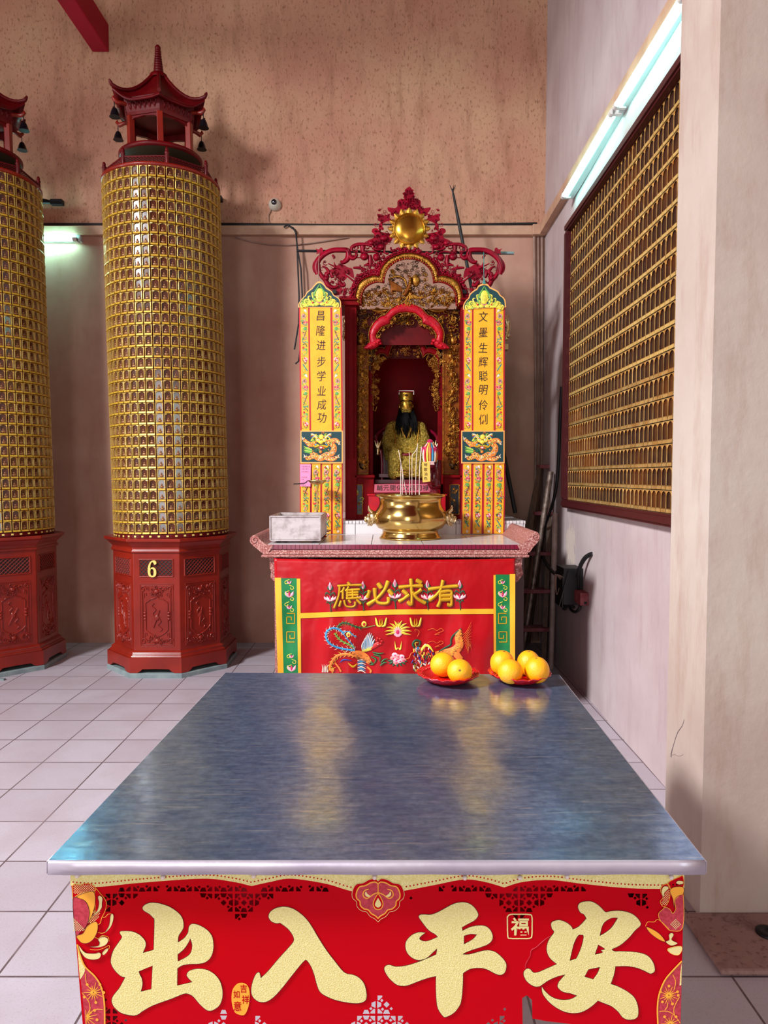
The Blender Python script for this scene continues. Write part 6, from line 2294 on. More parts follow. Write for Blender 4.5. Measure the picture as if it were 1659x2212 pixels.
# wooden step ladder
t = thing('step_ladder', 'old wooden step ladder with faded red treads in the dark corner', 'ladder', (1.10, 5.55, 0))
tl, tr = at(1168, 1012, 5.72), at(1192, 1010, 5.72)
bl_, br_ = Vector((.99, 5.30, 0)), Vector((1.22, 5.30, 0))
for a, c in ((tl, bl_), (tr, br_)):
    b = MB()
    dd = (a - c)
    Rm = dd.to_track_quat('Z', 'Y').to_matrix().to_4x4()
    b.obox(Matrix.Translation((a + c) / 2 + Vector((0, 0, .01))) @ Rm, .035, .06, dd.length - .02)
    b.build('front_rail', M['wood'], t)
for sx, x in ((-1, bl_.x + .01), (1, br_.x - .01)):
    b = MB()
    a, c = Vector(((tl if sx < 0 else tr).x, 5.76, tl.z - .03)), Vector((x, 5.86, 0))
    dd = a - c
    Rm = dd.to_track_quat('Z', 'Y').to_matrix().to_4x4()
    b.obox(Matrix.Translation((a + c) / 2 + Vector((0, 0, .01))) @ Rm, .028, .035, dd.length - .02)
    b.build('rear_rail', M['wood'], t)
for f_ in (.17, .36, .55, .76):
    b = MB()
    a, c = bl_.lerp(tl, f_), br_.lerp(tr, f_)
    b.box(a.x - .015, c.x + .015, a.y - .075, a.y + .06, a.z - .014, a.z + .014)
    b.build('tread', M['ladderred'], t, bevel=.003)
b = MB(); b.box(tl.x - .02, tr.x + .03, tl.y - .06, tl.y + .08, tl.z, tl.z + .03); b.build('top_cap', M['ladderred'], t, bevel=.004)

# junction box and sockets on the right wall
wy = 4.72
t = thing('junction_box', 'open black electrical junction box hanging from the right wall', 'junction box', (rw(wy) - .06, wy, .62))
def wpt(u, v, off):
    r = ray(u, v)
    # intersect with the right wall plane shifted by off
    # x = 1.2306+.01754*y - off
    tt = (1.2306 - off) / (r.x - .01754 * r.y)
    return Vector((r.x * tt, r.y * tt, H + r.z * tt))
a, c = wpt(1250, 1228, .0), wpt(1236, 1300, .0)
zt2, zb2 = wpt(1240, 1226, .05).z, wpt(1236, 1302, .05).z
ya, yb3 = wpt(1250, 1260, .03).y, wpt(1218, 1260, .10).y
b = MB()
b.box(rw(ya) - .13, rw(ya), min(ya, yb3) , max(ya, yb3) + .08, zb2, zt2)
b.build('housing', M['black'], t, bevel=.004)
b = MB()
b.box(rw(ya) - .136, rw(ya) - .131, min(ya, yb3) + .0, max(ya, yb3) + .08, zb2 - .02, zt2 - .04)
b.obox(Matrix.Translation((rw(ya) - .13, min(ya, yb3) - .01, (zb2 + zt2) / 2 - .01)) @ Matrix.Rotation(.25, 4, 'Y'), .006, .012, zt2 - zb2)
b.build('lid', M['blackpanel'], t)
b = MB()
for kx in range(4):
    b.tube(smooth([(rw(ya) - .13, min(ya, yb3) + .02 * kx, zt2 - .06 - .01 * kx), (rw(ya) - .17, min(ya, yb3) + .02 * kx + .02, zt2 - .05), (rw(ya) - .16, min(ya, yb3) + .06, zb2 + .06), (rw(ya) - .135, min(ya, yb3) + .09, zb2 + .1)], 4), .0022, 5)
b.build('loose_wires', M['conduit'], t)
b = MB()
b.tube(smooth([tuple(wpt(u, v, o_)) for u, v, o_ in ((1209, 1302, .10), (1222, 1312, .09), (1230, 1306, .08), (1240, 1312, .06))], 4), .012, 8)
b.tube(smooth([tuple(wpt(u, v, o_)) for u, v, o_ in ((1232, 1296, .07), (1232, 1314, .07), (1242, 1322, .06), (1252, 1314, .05), (1252, 1302, .04))], 4), .010, 8)
b.tube([wpt(1219, 1314, .10), wpt(1226, 1306, .09)], .018, 8)
b.build('plug', M['black'], t)
b = MB()
b.tube(smooth([tuple(wpt(u, v, o_)) for u, v, o_ in ((1248, 1246, .05), (1254, 1222, .045), (1265, 1204, .03), (1279, 1196, .004))], 4), .014, 8)
b.tube([wpt(1250, 1290, .03), wpt(1250, 1240, .04)], .008, 8)
b.build('thick_cable', M['black'], t)
t = thing('wall_socket', 'small pinkish wall socket box below and right of the junction box', 'socket', wpt(1262, 1312, .03))
p0, p1 = wpt(1272, 1280, .0), wpt(1248, 1312, .0)
b = MB(); b.box(rw(p0.y) - .055, rw(p0.y), p0.y, p1.y - .04, wpt(1265, 1311, .03).z, wpt(1265, 1283, .03).z); b.build('box', M['ladderred'], t, bevel=.004)
b = MB(); zq = wpt(1271, 1302, .0).z; b.box(rw(p0.y) - .03, rw(p0.y) - .012, p0.y - .002, p0.y + .01, zq - .008, zq + .008); b.build('opening', M['blackpanel'], t)
b = MB()
b.tube(smooth([tuple(wpt(u, v, o_)) for u, v, o_ in ((1213, 835, .012), (1210, 900, .012), (1207, 980, .02), (1202, 1050, .03), (1190, 1100, .05), (1172, 1150, .07), (1168, 1185, .08), (1178, 1215, .09), (1195, 1236, .10), (1212, 1250, .10))], 5), .012, 8)
tag(b.build('black_cable', M['black']), 'black cable dropping from behind the niche panel to the junction box', 'cable', kind='thing')

# ------------------------------------------------------------------ steel-topped offering table
TZ = .80
K = [atz(105, 1858, TZ), atz(1522, 1857.5, TZ), atz(1207, 1457, TZ), atz(487, 1453, TZ)]
cT = (K[0] + K[1] + K[2] + K[3]) / 4
t = thing('offering_table', 'wide offering table topped with scratched zinc sheet in the foreground', 'table', (cT.x, cT.y, 0))
lip = K[0].y and (TZ - at(300, 1887, K[0].y).z)
b = MB()
nx_, ny_ = 40, 40
R = random.Random(12)
V = []
for j in range(ny_ + 1):
    for i in range(nx_ + 1):
        p = K[0].lerp(K[1], i / nx_).lerp(K[3].lerp(K[2], i / nx_), j / ny_)
        dz = .0012 * sin(p.x * 9 + 2 * sin(p.y * 5)) * sin(p.y * 8 + 1.3) + .0006 * sin(p.x * 31 + p.y * 17)
        dz -= .0025 * exp(-((p.x + .36) ** 2 + (p.y - 1.22) ** 2) / .004)
        e = min(i, nx_ - i, j, ny_ - j) / 3
        V.append((p.x, p.y, TZ + dz * min(1, e)))
b.add(V, [(j * (nx_ + 1) + i, j * (nx_ + 1) + i + 1, (j + 1) * (nx_ + 1) + i + 1, (j + 1) * (nx_ + 1) + i) for j in range(ny_) for i in range(nx_)], 0, True)
b.build('metal_sheet', M['steel'], t)
b = MB()
for a, c in zip(K, K[1:] + K[:1]):
    d = (c - a).normalized()
    nrm = Vector((d.y, -d.x, 0))
    n = 24
    V = []
    for i in range(n + 1):
        p = a.lerp(c, i / n)
        w_ = .0012 * sin(i * 1.7) * (1 if 0 < i < n else 0)
        V += [p + Vector((0, 0, 0)), p + nrm * .004 + Vector((0, 0, -.003)), p + nrm * (.004 + w_) + Vector((0, 0, -lip))]
    b.add(V, [(3 * i + j, 3 * i + j + 1, 3 * i + j + 4, 3 * i + j + 3) for i in range(n) for j in range(2)], 0, True)
ob = b.build('folded_lip', M['steellip'], t)
ob.modifiers.new('thickness', 'SOLIDIFY').thickness = .0015
b = MB()
b.prism([Vector((p.x, p.y, TZ - .004)) for p in K], (0, 0, -lip + .006))
b.build('top_board', M['wood'], t)
ins = [cT + (Vector((p.x, p.y, 0)) - Vector((cT.x, cT.y, 0))) * Vector((1, 1, 0)) * 0 for p in K]
legp = []
for p, sx, sy in zip(K, (1, -1, -1, 1), (1, 1, -1, -1)):
    x, y = p.x + sx * .075, p.y + sy * .07
    b = MB(); b.box(x - .022, x + .022, y - .022, y + .022, 0, TZ - lip + .001); b.build('leg', M['darklacquer'], t)
    legp.append((x, y))
b = MB()
z1 = TZ - lip
for (p, q) in zip(legp, legp[1:] + legp[:1]):
    d = Vector((q[0] - p[0], q[1] - p[1], 0))
    nrm = Vector((-d.y, d.x, 0)).normalized() * .012
    a, c = Vector((*p, z1)), Vector((*q, z1))
    b.prism([a - nrm, c - nrm, c - nrm - Vector((0, 0, .16)), a - nrm - Vector((0, 0, .16))], nrm * 2)
b.build('apron', M['archred'], t)

# cut-paper decoration hanging on the front
YG = K[0].y + .028
fG = pm(YG)
t = thing('greeting_panel', 'red and gold cut-paper greeting panel with large characters on the table front', 'decoration', fG(816, 2200))
VB = 2262
def arc_top(u):
    c = min((365, 667, 970, 1274), key=lambda k: abs(k - u))
    return 1927 + 74 * (abs(u - c) / 151) ** 2.2
def arc_bot(u):
    c = min((365, 667, 970, 1274), key=lambda k: abs(k - u))
    return 2226 - 96 * (abs(u - c) / 151) ** 2.4
SCL = [(152, 1913), (209, 1916), (303, 1907), (437, 1898), (504, 1905), (543, 1914, 1), (584, 1905), (629, 1898), (704, 1909), (760, 1925), (817, 1930), (873, 1924), (937, 1912), (1002, 1900), (1047, 1905), (1089, 1917, 1), (1130, 1905), (1189, 1901), (1258, 1909), (1350, 1918), (1428, 1920), (1478, 1918)]
segs, cur = [], [SCL[0]]
for p in SCL[1:]:
    cur.append(p)
    if len(p) > 2:
        segs.append(cur); cur = [p]
segs.append(cur)
SC2 = []
for s_ in segs:
    SC2 += smooth([(p[0], p[1]) for p in s_], 6)[:-1]
SC2.append((1478, 1918))
def scal(u):
    for a, c in zip(SC2, SC2[1:]):
        if a[0] <= u <= c[0] and c[0] > a[0]:
            return a[1] + (c[1] - a[1]) * (u - a[0]) / (c[0] - a[0])
    return 1916
holes = []
def try_hole(poly):
    us = [p[0] for p in poly]
    if min(us) < 215 or max(us) > 1412:
        return
    if all(((scal(u) + 4 < v < arc_top(u) - 1 and not (abs(u - 817) < 66 and v < 1998)) or (v > arc_bot(u) + 4)) and v < VB - 6 and not (abs(u - 518) < 26 and v > 2110) and not (u > 1105 and v > 2125 and u < 1400) for u, v in poly):
        holes.append(poly)
cs = 44.0
for i in range(-1, 30):
    for j in range(0, 12):
        cx, cy = 167 + i * cs + 8, 1906 + j * cs
        s = cs * .5
        for q in range(4):
            c_, s__ = cos(q * pi / 2), sin(q * pi / 2)
            rt = lambda x, y: (cx + (x * c_ - y * s__) * s, cy + (x * s__ + y * c_) * s)
            try_hole([rt(-.34, -.92), rt(.34, -.92), rt(.17, -.52), rt(-.17, -.52)])
            try_hole([rt(.42, -.88), rt(.88, -.88), rt(.88, -.42), rt(.74, -.42), rt(.42, -.74)])
            try_hole([rt(.24, -.46), rt(.40, -.62), rt(.56, -.46), rt(.40, -.30)])
        try_hole([(cx, cy - .30 * s), (cx + .30 * s, cy), (cx, cy + .30 * s), (cx - .30 * s, cy)])
def edgeL(v):
    return 152 + (v - 1888) * .082
def edgeR(v):
    return 1478 - (v - 1888) * .024
sheet = [(152, 1886), (1478, 1886), (edgeR(2000), 2000), (edgeR(2120), 2120), (edgeR(VB), VB)] + \
    [(1400, VB), (1330, 2224), (1250, 2214), (1180, 2206), (1150, 2200), (1149, 2160), (1138, 2150), (1128, 2156), (1130, VB)] + [(edgeL(VB), VB), (edgeL(2100), 2100)]
holes = [h for h in holes if not any(1120 < p[0] for p in h if p[1] > 2100)]
b = MB()
b.fill([sheet] + holes, fG, -.0006, .0004, 0)
b.build('red_card', M['paperred'], t)
gl = lambda u, v, h=0.0: fG(u, v, h + .0008)
b = MB()
b.fill([[(152, 1886.5), (1478, 1886.5)] + SC2[::-1]], gl, 0, .0002, 0)
for u in range(158, 1474, 8):
    v = scal(u) - 8
    if 760 < u < 874:
        continue
    b.add([gl(u + 1.7 * cos(a * pi / 4), v + 1.7 * sin(a * pi / 4), .0006) for a in range(8)], [list(range(8))], 1)
b.build('gold_valance', [M['glitter'], M['paperred']], t)

zoom = lambda pts, ox, oy, sc: [(ox + p[0] / sc, oy + p[1] / sc, *p[2:]) for p in pts]
LET = {}
LET['chu'] = [zoom([(775, 465), (800, 435), (850, 417), (900, 417), (960, 428), (1040, 455), (1110, 500), (1155, 545), (1178, 600), (1180, 660), (1160, 700), (1132, 745), (1125, 810, 1), (1160, 790), (1200, 755), (1228, 710), (1235, 660), (1255, 632), (1290, 627), (1350, 645), (1420, 690), (1462, 745), (1477, 810), (1475, 890), (1450, 960), (1400, 1005), (1330, 1022), (1240, 1025), (1165, 1040), (1120, 1068, 1), (1118, 1240, 1), (1272, 1205, 1), (1230, 1165), (1215, 1130), (1240, 1095), (1310, 1075), (1400, 1080), (1480, 1120), (1540, 1190), (1567, 1280), (1565, 1370), (1535, 1440), (1480, 1480), (1440, 1490), (1400, 1475), (1340, 1420), (1280, 1350), (1230, 1322), (1180, 1322), (1060, 1370), (880, 1435), (780, 1490), (720, 1530), (660, 1535), (560, 1510), (490, 1450), (468, 1390), (485, 1340), (540, 1270), (575, 1210), (603, 1155, 1), (560, 1145), (500, 1090), (465, 1030), (460, 980), (480, 900), (530, 820), (570, 760), (555, 730), (550, 705), (590, 698), (680, 705), (750, 740), (795, 790), (805, 840), (775, 915, 1), (885, 885, 1), (893, 600), (880, 565), (840, 525), (790, 495)], 140, 1860, 4.608),
              zoom([(1248, 765, 1), (1268, 830), (1260, 900), (1220, 950), (1125, 1000, 1), (1122, 930, 1), (1190, 870), (1235, 800)], 140, 1860, 4.608),
              zoom([(735, 1098, 1), (875, 1040, 1), (862, 1275, 1), (755, 1300, 1), (772, 1230), (765, 1170), (745, 1130)], 140, 1860, 4.608)]
LET['ru'] = [zoom([(490, 395), (505, 345), (560, 305), (640, 287), (720, 298), (800, 340), (880, 410), (940, 490), (1010, 610), (1100, 750), (1200, 880), (1270, 965), (1320, 995), (1380, 1005), (1440, 1035), (1490, 1090), (1515, 1170), (1520, 1240), (1500, 1280), (1440, 1302), (1340, 1298), (1200, 1270), (1090, 1225), (1030, 1180), (1000, 1110), (970, 1000), (940, 920), (905, 865), (880, 843, 1), (840, 880), (750, 990), (640, 1130), (560, 1220), (490, 1275), (430, 1292), (370, 1278), (320, 1230), (307, 1160), (325, 1070), (355, 1000), (385, 978), (398, 1000), (405, 1040, 1), (480, 970), (600, 830), (700, 720), (745, 665), (757, 630), (740, 580), (690, 515), (610, 455, 1), (570, 460), (520, 440)], 480, 1900, 4.879)]
LET['ping'] = [zoom([(652, 400), (665, 380), (700, 378), (760, 378), (830, 350), (920, 300), (980, 278), (1040, 274), (1090, 290), (1130, 325), (1155, 370), (1150, 400), (1120, 430), (1060, 462), (1017, 487, 1), (1023, 517, 1), (1090, 485), (1160, 472), (1220, 478), (1260, 510), (1279, 555), (1275, 595), (1240, 630), (1180, 655), (1100, 680), (1040, 705), (1025, 718, 1), (1080, 718), (1150, 700), (1220, 684), (1290, 692), (1350, 735), (1390, 785), (1396, 830), (1380, 875), (1345, 892), (1300, 880), (1240, 848), (1180, 833), (1100, 838), (1050, 862), (1027, 880, 1), (1025, 980), (1015, 1090), (1000, 1150), (950, 1215), (880, 1252), (850, 1235), (815, 1180), (802, 1110), (797, 1000), (798, 903, 1), (740, 915), (650, 945), (560, 980), (500, 985), (450, 968), (390, 910), (358, 850), (365, 820), (400, 808), (450, 822), (540, 815), (640, 785), (740, 745), (800, 718, 1), (808, 665, 1), (770, 700), (720, 745), (660, 765), (610, 755), (560, 715), (538, 660), (545, 605), (590, 555), (650, 530), (705, 533, 1), (670, 560), (655, 585), (690, 605), (740, 600), (815, 568, 1), (790, 545), (735, 510), (690, 455)], 740, 1880, 3.95),
               zoom([(1035, 560, 1), (1090, 543), (1148, 547, 1), (1110, 590), (1035, 632, 1)], 740, 1880, 3.95)]
LET['an'] = [zoom([(590, 250), (610, 215), (660, 202), (720, 205), (780, 240), (830, 290), (847, 302, 1), (900, 290), (980, 288), (1060, 305), (1120, 340), (1160, 390), (1160, 425), (1115, 465), (1060, 530), (980, 600), (910, 635), (900, 644), (925, 660), (980, 660), (1090, 665), (1180, 680), (1240, 710), (1280, 765), (1295, 830), (1280, 855), (1250, 862), (1205, 840), (1130, 810), (1040, 795), (932, 797, 1), (920, 870), (890, 960, 1), (960, 985), (1050, 1035), (1110, 1090), (1140, 1170), (1140, 1250), (1110, 1280), (1050, 1287), (1000, 1265), (960, 1215), (900, 1165), (840, 1140), (772, 1112, 1), (720, 1160), (640, 1210), (560, 1227), (470, 1215), (380, 1170), (310, 1110), (265, 1045), (257, 985, 1), (290, 1030), (350, 1080), (430, 1105), (520, 1100), (582, 1067, 1), (520, 1045), (450, 1030), (405, 990), (410, 950), (440, 910), (475, 872, 1), (400, 890), (320, 925), (260, 965), (230, 982), (180, 978), (120, 935), (92, 880), (95, 845), (120, 820), (150, 825), (180, 855), (230, 850), (310, 815), (397, 777, 1), (340, 730), (310, 680), (303, 620), (325, 550), (370, 485), (350, 450), (345, 400), (380, 378), (430, 375), (490, 400), (530, 435), (540, 460, 1), (600, 430), (668, 358, 1), (645, 320), (610, 300)], 1110, 1900, 4.254),
             zoom([(585, 520), (610, 507), (640, 515), (635, 570), (610, 650), (575, 727, 1), (513, 747, 1), (525, 690), (550, 590)], 1110, 1900, 4.254),
             zoom([(957, 352, 1), (900, 352), (840, 385), (810, 430), (788, 518, 1), (840, 490), (900, 440)], 1110, 1900, 4.254),
             zoom([(775, 597, 1), (838, 638), (802, 650, 1), (815, 672), (743, 690, 1)], 1110, 1900, 4.254),
             zoom([(685, 825, 1), (792, 803, 1), (770, 860), (730, 917, 1), (648, 893, 1)], 1110, 1900, 4.254)]
for k_, lab in (('chu', 'gold glitter character chu'), ('ru', 'gold glitter character ru'), ('ping', 'gold glitter character ping'), ('an', 'gold glitter character an')):
    b = MB()
    O_ = [outline(q, 4) for q in LET[k_]]
    for q in O_:
        b.stroke([(p[0], p[1]) for p in q], 2.4, gl, .0003, 1, 4, 1, True)
    b.fill(O_, gl, .0004, .0014, 0)
    b.build('gold_character', [M['glitter'], M['maroonline']], t)

b = MB()
b.stroke(zoom([(345, 515), (300, 540), (250, 582), (205, 622), (160, 650), (150, 700), (112, 770), (104, 815)], 1110, 1900, 4.254), [.6, 1.2, 1.6, 1.2, 1.8, 1.2, 1.6, .8], gl, .0006, 0, 4, 3)
b.build('tear_edge', M['paperpink'], t)
PCM = [M['paperpink'], M['paperorange'], M['papercream'], M['glitter'], M['paperred'], M['maroonline']]
def flat(mb, pts, mt, h, edge=None, ew=1.2):
    O_ = outline(pts, 4)
    mb.fill([O_], gl, h, h + .0002, mt)
    if edge is not None:
        mb.stroke([(p[0], p[1]) for p in O_], ew, lambda u, v, hh=0: gl(u, v, h + .0003 + hh), .0003, edge, 4, 1, True)
def burst(mb, u, v, r, h, k=12, a0=0):
    for i in range(k):
        a = a0 + 2 * pi * i / k
        rr = r * (1 if i % 2 else .7)
        if not edgeL(v + rr * sin(a)) + 3 < u + rr * cos(a) < edgeR(v + rr * sin(a)) - 3:
            continue
        mb.stroke([(u, v), (u + rr * cos(a), v + rr * sin(a))], [2.4, 1], lambda x, y, hh=0: gl(x, y, h + hh), .0003, 1, 4, 1)
        if i % 3 == 0 and edgeL(v) + 5 < u + r * cos(a) < edgeR(v) - 5:
            mb.add([gl(u + r * cos(a) + 3.2 * cos(q * pi / 4), v + r * sin(a) + 3.2 * sin(q * pi / 4), h + .0004) for q in range(8)], [list(range(8))], 1)
def dots(mb, u0, u1, v0, v1, mt, h, test):
    v, r_ = v0, 0
    while v < v1:
        u = u0 + (r_ % 2) * 2.5
        while u < u1:
            if test(u, v):
                mb.add([gl(u + x, v + y, h) for x, y in ((0, -1.4), (1.4, 0), (0, 1.4), (-1.4, 0))], [(0, 1, 2, 3)], mt)
            u += 5
        v += 2.5; r_ += 1
# left peony
b = MB()
zl = lambda p: zoom(p, 140, 1860, 4.608)
flat(b, zl([(80, 250), (100, 230), (150, 238), (200, 225), (260, 230), (300, 260), (300, 295), (180, 315), (104, 355), (82, 380)]), 4, .0004, 1)
dots(b, 160, 203, 1912, 1932, 2, .0009, lambda u, v: v < 1936 - (u - 160) * .3 + 2)
flat(b, zl([(300, 280), (350, 320), (400, 380), (415, 430), (400, 500), (370, 560), (340, 630), (250, 600), (300, 500)]), 4, .0003, 1)
dots(b, 190, 216, 1968, 1994, 2, .0008, lambda u, v: abs((u - 206) + (v - 1978) * .6) < 9)
flat(b, zl([(84, 375), (160, 330), (270, 305), (300, 340), (300, 430), (270, 540), (235, 600), (245, 510), (220, 420), (170, 380), (98, 385)]), 1, .0010, 5, .8)
flat(b, zl([(80, 388), (150, 375), (210, 410), (240, 490), (235, 580), (210, 650), (150, 710), (108, 735)]), 0, .0014, 5, .8)
dots(b, 159, 186, 1980, 2012, 2, .0019, lambda u, v: (u - 160) + (2016 - v) < 34)
flat(b, zl([(117, 745), (180, 720), (220, 650), (290, 605), (325, 620), (325, 690), (290, 770), (230, 815), (170, 815), (132, 780)]), 1, .0018, 5, .8)
for q in ([(270, 545), (320, 500), (340, 420), (330, 360), (350, 345), (375, 370), (370, 420), (365, 470), (320, 520)], [(400, 710), (440, 640), (455, 540), (480, 530), (485, 570), (465, 640), (430, 690)],
          [(140, 840), (200, 910), (300, 920), (340, 910), (360, 930), (340, 970), (270, 982), (200, 960), (150, 890)], [(250, 855), (330, 845), (345, 810), (330, 780), (370, 755), (420, 765), (430, 800), (400, 840), (330, 860)], [(370, 920), (400, 880), (430, 870), (425, 900), (390, 935)]):
    flat(b, zl(q), 2, .0016, 5, .7)
for q in ([(370, 555), (400, 560), (430, 530), (470, 525)], [(330, 710), (370, 720), (400, 710)], [(250, 880), (330, 885), (400, 860), (440, 840), (440, 870), (380, 935)], [(300, 760), (340, 770), (370, 745), (430, 755), (440, 800)]):
    b.stroke(zl(q), 1.2, lambda x, y, hh=0: gl(x, y, .0012 + hh), .0003, 1, 4, 3)
zf_ = [(128, 830), (150, 930), (200, 1050), (300, 1150), (360, 1250), (392, 1400), (398, 1622), (395, 1850), (192, 1850), (150, 1300)]
b.fill([outline(zl([(124, 830, 1), (150, 930), (200, 1050), (300, 1150), (360, 1250), (392, 1400), (398, 1622), (395, 1850, 1), (225, 1850, 1)]), 4)], gl, .0004, .0006, 0)
b.fill([outline(zl([(124, 850, 1), (150, 960), (200, 1050), (190, 1120), (150, 1180, 1)]), 3)], gl, .0006, .0008, 3)
b.stroke(zl([(124, 830), (150, 930), (200, 1050), (300, 1150), (360, 1250), (392, 1400), (398, 1622), (395, 1850)]), 3.4, lambda x, y, hh=0: gl(x, y, .0009 + hh), .0004, 1, 4, 4)
b.stroke(zl([(205, 1120), (220, 1230), (280, 1280)]), 1.6, lambda x, y, hh=0: gl(x, y, .0009 + hh), .0003, 1, 4, 3)
b.stroke(zl([(170, 1310), (240, 1400), (250, 1500), (230, 1560)]), 1.6, lambda x, y, hh=0: gl(x, y, .0009 + hh), .0003, 1, 4, 3)
b.stroke(zl([(220, 1540), (300, 1480), (380, 1480)]), 1.6, lambda x, y, hh=0: gl(x, y, .0009 + hh), .0003, 1, 4, 3)
burst(b, 202, 2144, 22, .0010, 14); burst(b, 186, 2198, 24, .0010, 14, .2)
b.build('printed_peony', PCM, t)
# right peony
b = MB()
zr_ = lambda p: zoom(p, 1420, 1880, 6.66)
flat(b, zr_([(150, 200), (180, 160), (260, 120), (320, 95), (370, 85), (372, 240), (250, 260), (190, 260)]), 4, .0004, 1)
flat(b, zr_([(270, 180), (300, 150), (368, 160), (368, 195), (310, 205)]), 2, .0008, 5, .7)
flat(b, zr_([(48, 300), (60, 240), (110, 200), (170, 210), (185, 300), (170, 420), (130, 500), (80, 520), (40, 450), (80, 390)]), 4, .0005, 1)
flat(b, zr_([(62, 300), (90, 235), (150, 235), (160, 270), (110, 310), (84, 390)]), 2, .0009, 5, .7)
dots(b, 1430, 1446, 1924, 1956, 2, .0010, lambda u, v: abs(u - 1440 + (v - 1938) * .35) < 7)
flat(b, zr_([(185, 280), (250, 240), (372, 245), (372, 340), (300, 370), (250, 430), (242, 545), (225, 420), (190, 330)]), 1, .0012, 5, .8)
flat(b, zr_([(370, 350), (300, 378), (252, 440), (265, 555), (220, 620), (180, 560), (110, 530), (80, 560), (20, 620), (30, 700), (120, 810), (200, 870), (366, 820)]), 0, .0010, 1)
dots(b, 1447, 1472, 1984, 2008, 2, .0015, lambda u, v: abs(u - 1459) + abs(v - 1996) < 14)
flat(b, zoom([(1218, 435), (1290, 465), (1350, 510), (1390, 570), (1330, 550), (1250, 490)], 1110, 1900, 4.254), 1, .0010, 5, .8)
b.stroke(zoom([(1210, 430), (1230, 390), (1290, 390), (1320, 365), (1370, 400), (1430, 460)], 1110, 1900, 4.254), 1.2, lambda x, y, hh=0: gl(x, y, .0012 + hh), .0003, 1, 4, 3)
flat(b, zr_([(120, 1030), (170, 1000), (165, 930), (205, 900), (235, 930), (205, 1000), (290, 1050), (200, 1085)]), 2, .0012, 5, .7)
flat(b, zr_([(150, 1130), (330, 1090), (352, 1150), (300, 1220), (200, 1200)]), 2, .0012, 1, .9)
b.fill([outline(zr_([(352, 1310, 1), (200, 1470), (100, 1600), (24, 1800), (2, 2000), (10, 2230), (20, 2500, 1), (325, 2500, 1)]), 4)], gl, .0004, .0006, 0)
b.fill([outline(zr_([(352, 1320, 1), (330, 1480), (320, 1660, 1), (345, 1650, 1)]), 3)], gl, .0006, .0008, 3)
b.stroke(zr_([(352, 1310), (200, 1470), (100, 1600), (24, 1800), (2, 2000), (10, 2230), (20, 2500)]), 3.4, lambda x, y, hh=0: gl(x, y, .0009 + hh), .0004, 1, 4, 4)
for q in ([(220, 1500), (265, 1600), (240, 1720)], [(30, 2030), (150, 2030), (250, 2090), (330, 2200)], [(320, 1820), (240, 1980), (250, 2100)], [(150, 1900), (145, 1960), (110, 2010)]):
    b.stroke(zr_(q), 1.6, lambda x, y, hh=0: gl(x, y, .0009 + hh), .0003, 1, 4, 3)
burst(b, 1445, 2150, 20, .0010, 16); burst(b, 1448, 2212, 20, .0010, 14)
b.build('printed_peony', PCM, t)
# medallion
b = MB()
half = [(303, 92, 1), (330, 72), (380, 80), (432, 108), (485, 118), (512, 150), (526, 200), (518, 240), (488, 268), (482, 310), (445, 345), (402, 355), (372, 392), (330, 415), (303, 442, 1)]
Z3 = lambda p: zoom(p, 740, 1880, 3.95)
full = half + [(606 - p[0], *p[1:]) for p in half[-2:0:-1]]
flat(b, Z3(full), 4, .0006, 2, 1.0)
sc_in = lambda f_: [(303 + (p[0] - 303) * f_, 250 + (p[1] - 250) * f_, *p[2:]) for p in full]
flat(b, Z3(sc_in(.84)), 0, .0011, 1, 2.6)
for s in (-1, 1):
    b.stroke(Z3([(303, 190), (303 + s * 40, 205), (303 + s * 95, 240), (303 + s * 128, 215), (303 + s * 118, 175), (303 + s * 80, 160)]), 2.4, lambda x, y, hh=0: gl(x, y, .0016 + hh), .0004, 1, 4, 4)
    flat(b, Z3([(303 + s * 60, 225), (303 + s * 95, 225), (303 + s * 112, 205), (303 + s * 104, 180), (303 + s * 92, 200)]), 2, .0016)
b.stroke(Z3([(303, 110), (303, 150), (303, 190)]), 2, lambda x, y, hh=0: gl(x, y, .0016 + hh), .0004, 1, 4, 2)
flat(b, Z3([(303, 195, 1), (335, 250), (345, 290), (330, 325), (303, 335), (276, 325), (261, 290), (271, 250)]), 4, .0016, 1, 2)
flat(b, Z3([(303, 235, 1), (325, 275), (328, 300), (303, 318), (278, 300), (281, 275)]), 2, .0019)
b.build('ruyi_medallion', PCM, t)
# fu seal and auspicious seal
b = MB()
sq = outline([(1096, 1982, 1), (1096, 1981), (1102, 1975.5), (1120, 1975), (1143, 1975.5), (1149, 1980), (1149.5, 2000), (1149, 2021), (1144, 2027), (1122, 2027.5), (1102, 2027), (1097, 2022)], 3)
b.stroke([(p[0], p[1]) for p in sq], 2.6, gl, .0006, 0, 4, 1, True)
b.glyph('福', 1123, 2001.5, 40, gl, .0006, 0, .022)
b.build('seal_character', M['papercream'], t)
b = MB()
flat(b, zoom([(150, 1105), (190, 1088), (240, 1095), (275, 1130), (290, 1200), (285, 1290), (270, 1360), (235, 1425), (180, 1425), (130, 1395), (105, 1320), (98, 1240), (110, 1160)], 480, 1900, 4.879), 0, .0004)
for ch, x, y, sz in (('吉', 225, 1150, 92), ('祥', 245, 1265, 96), ('如', 150, 1210, 86), ('意', 160, 1335, 108)):
    b.glyph(ch, 480 + x / 4.879, 1900 + y / 4.879, sz / 4.879 * 1.0, gl, .0009, 1, .012, sx=.85)
b.build('gold_seal', [M['paperorange'], M['paperred']], t)

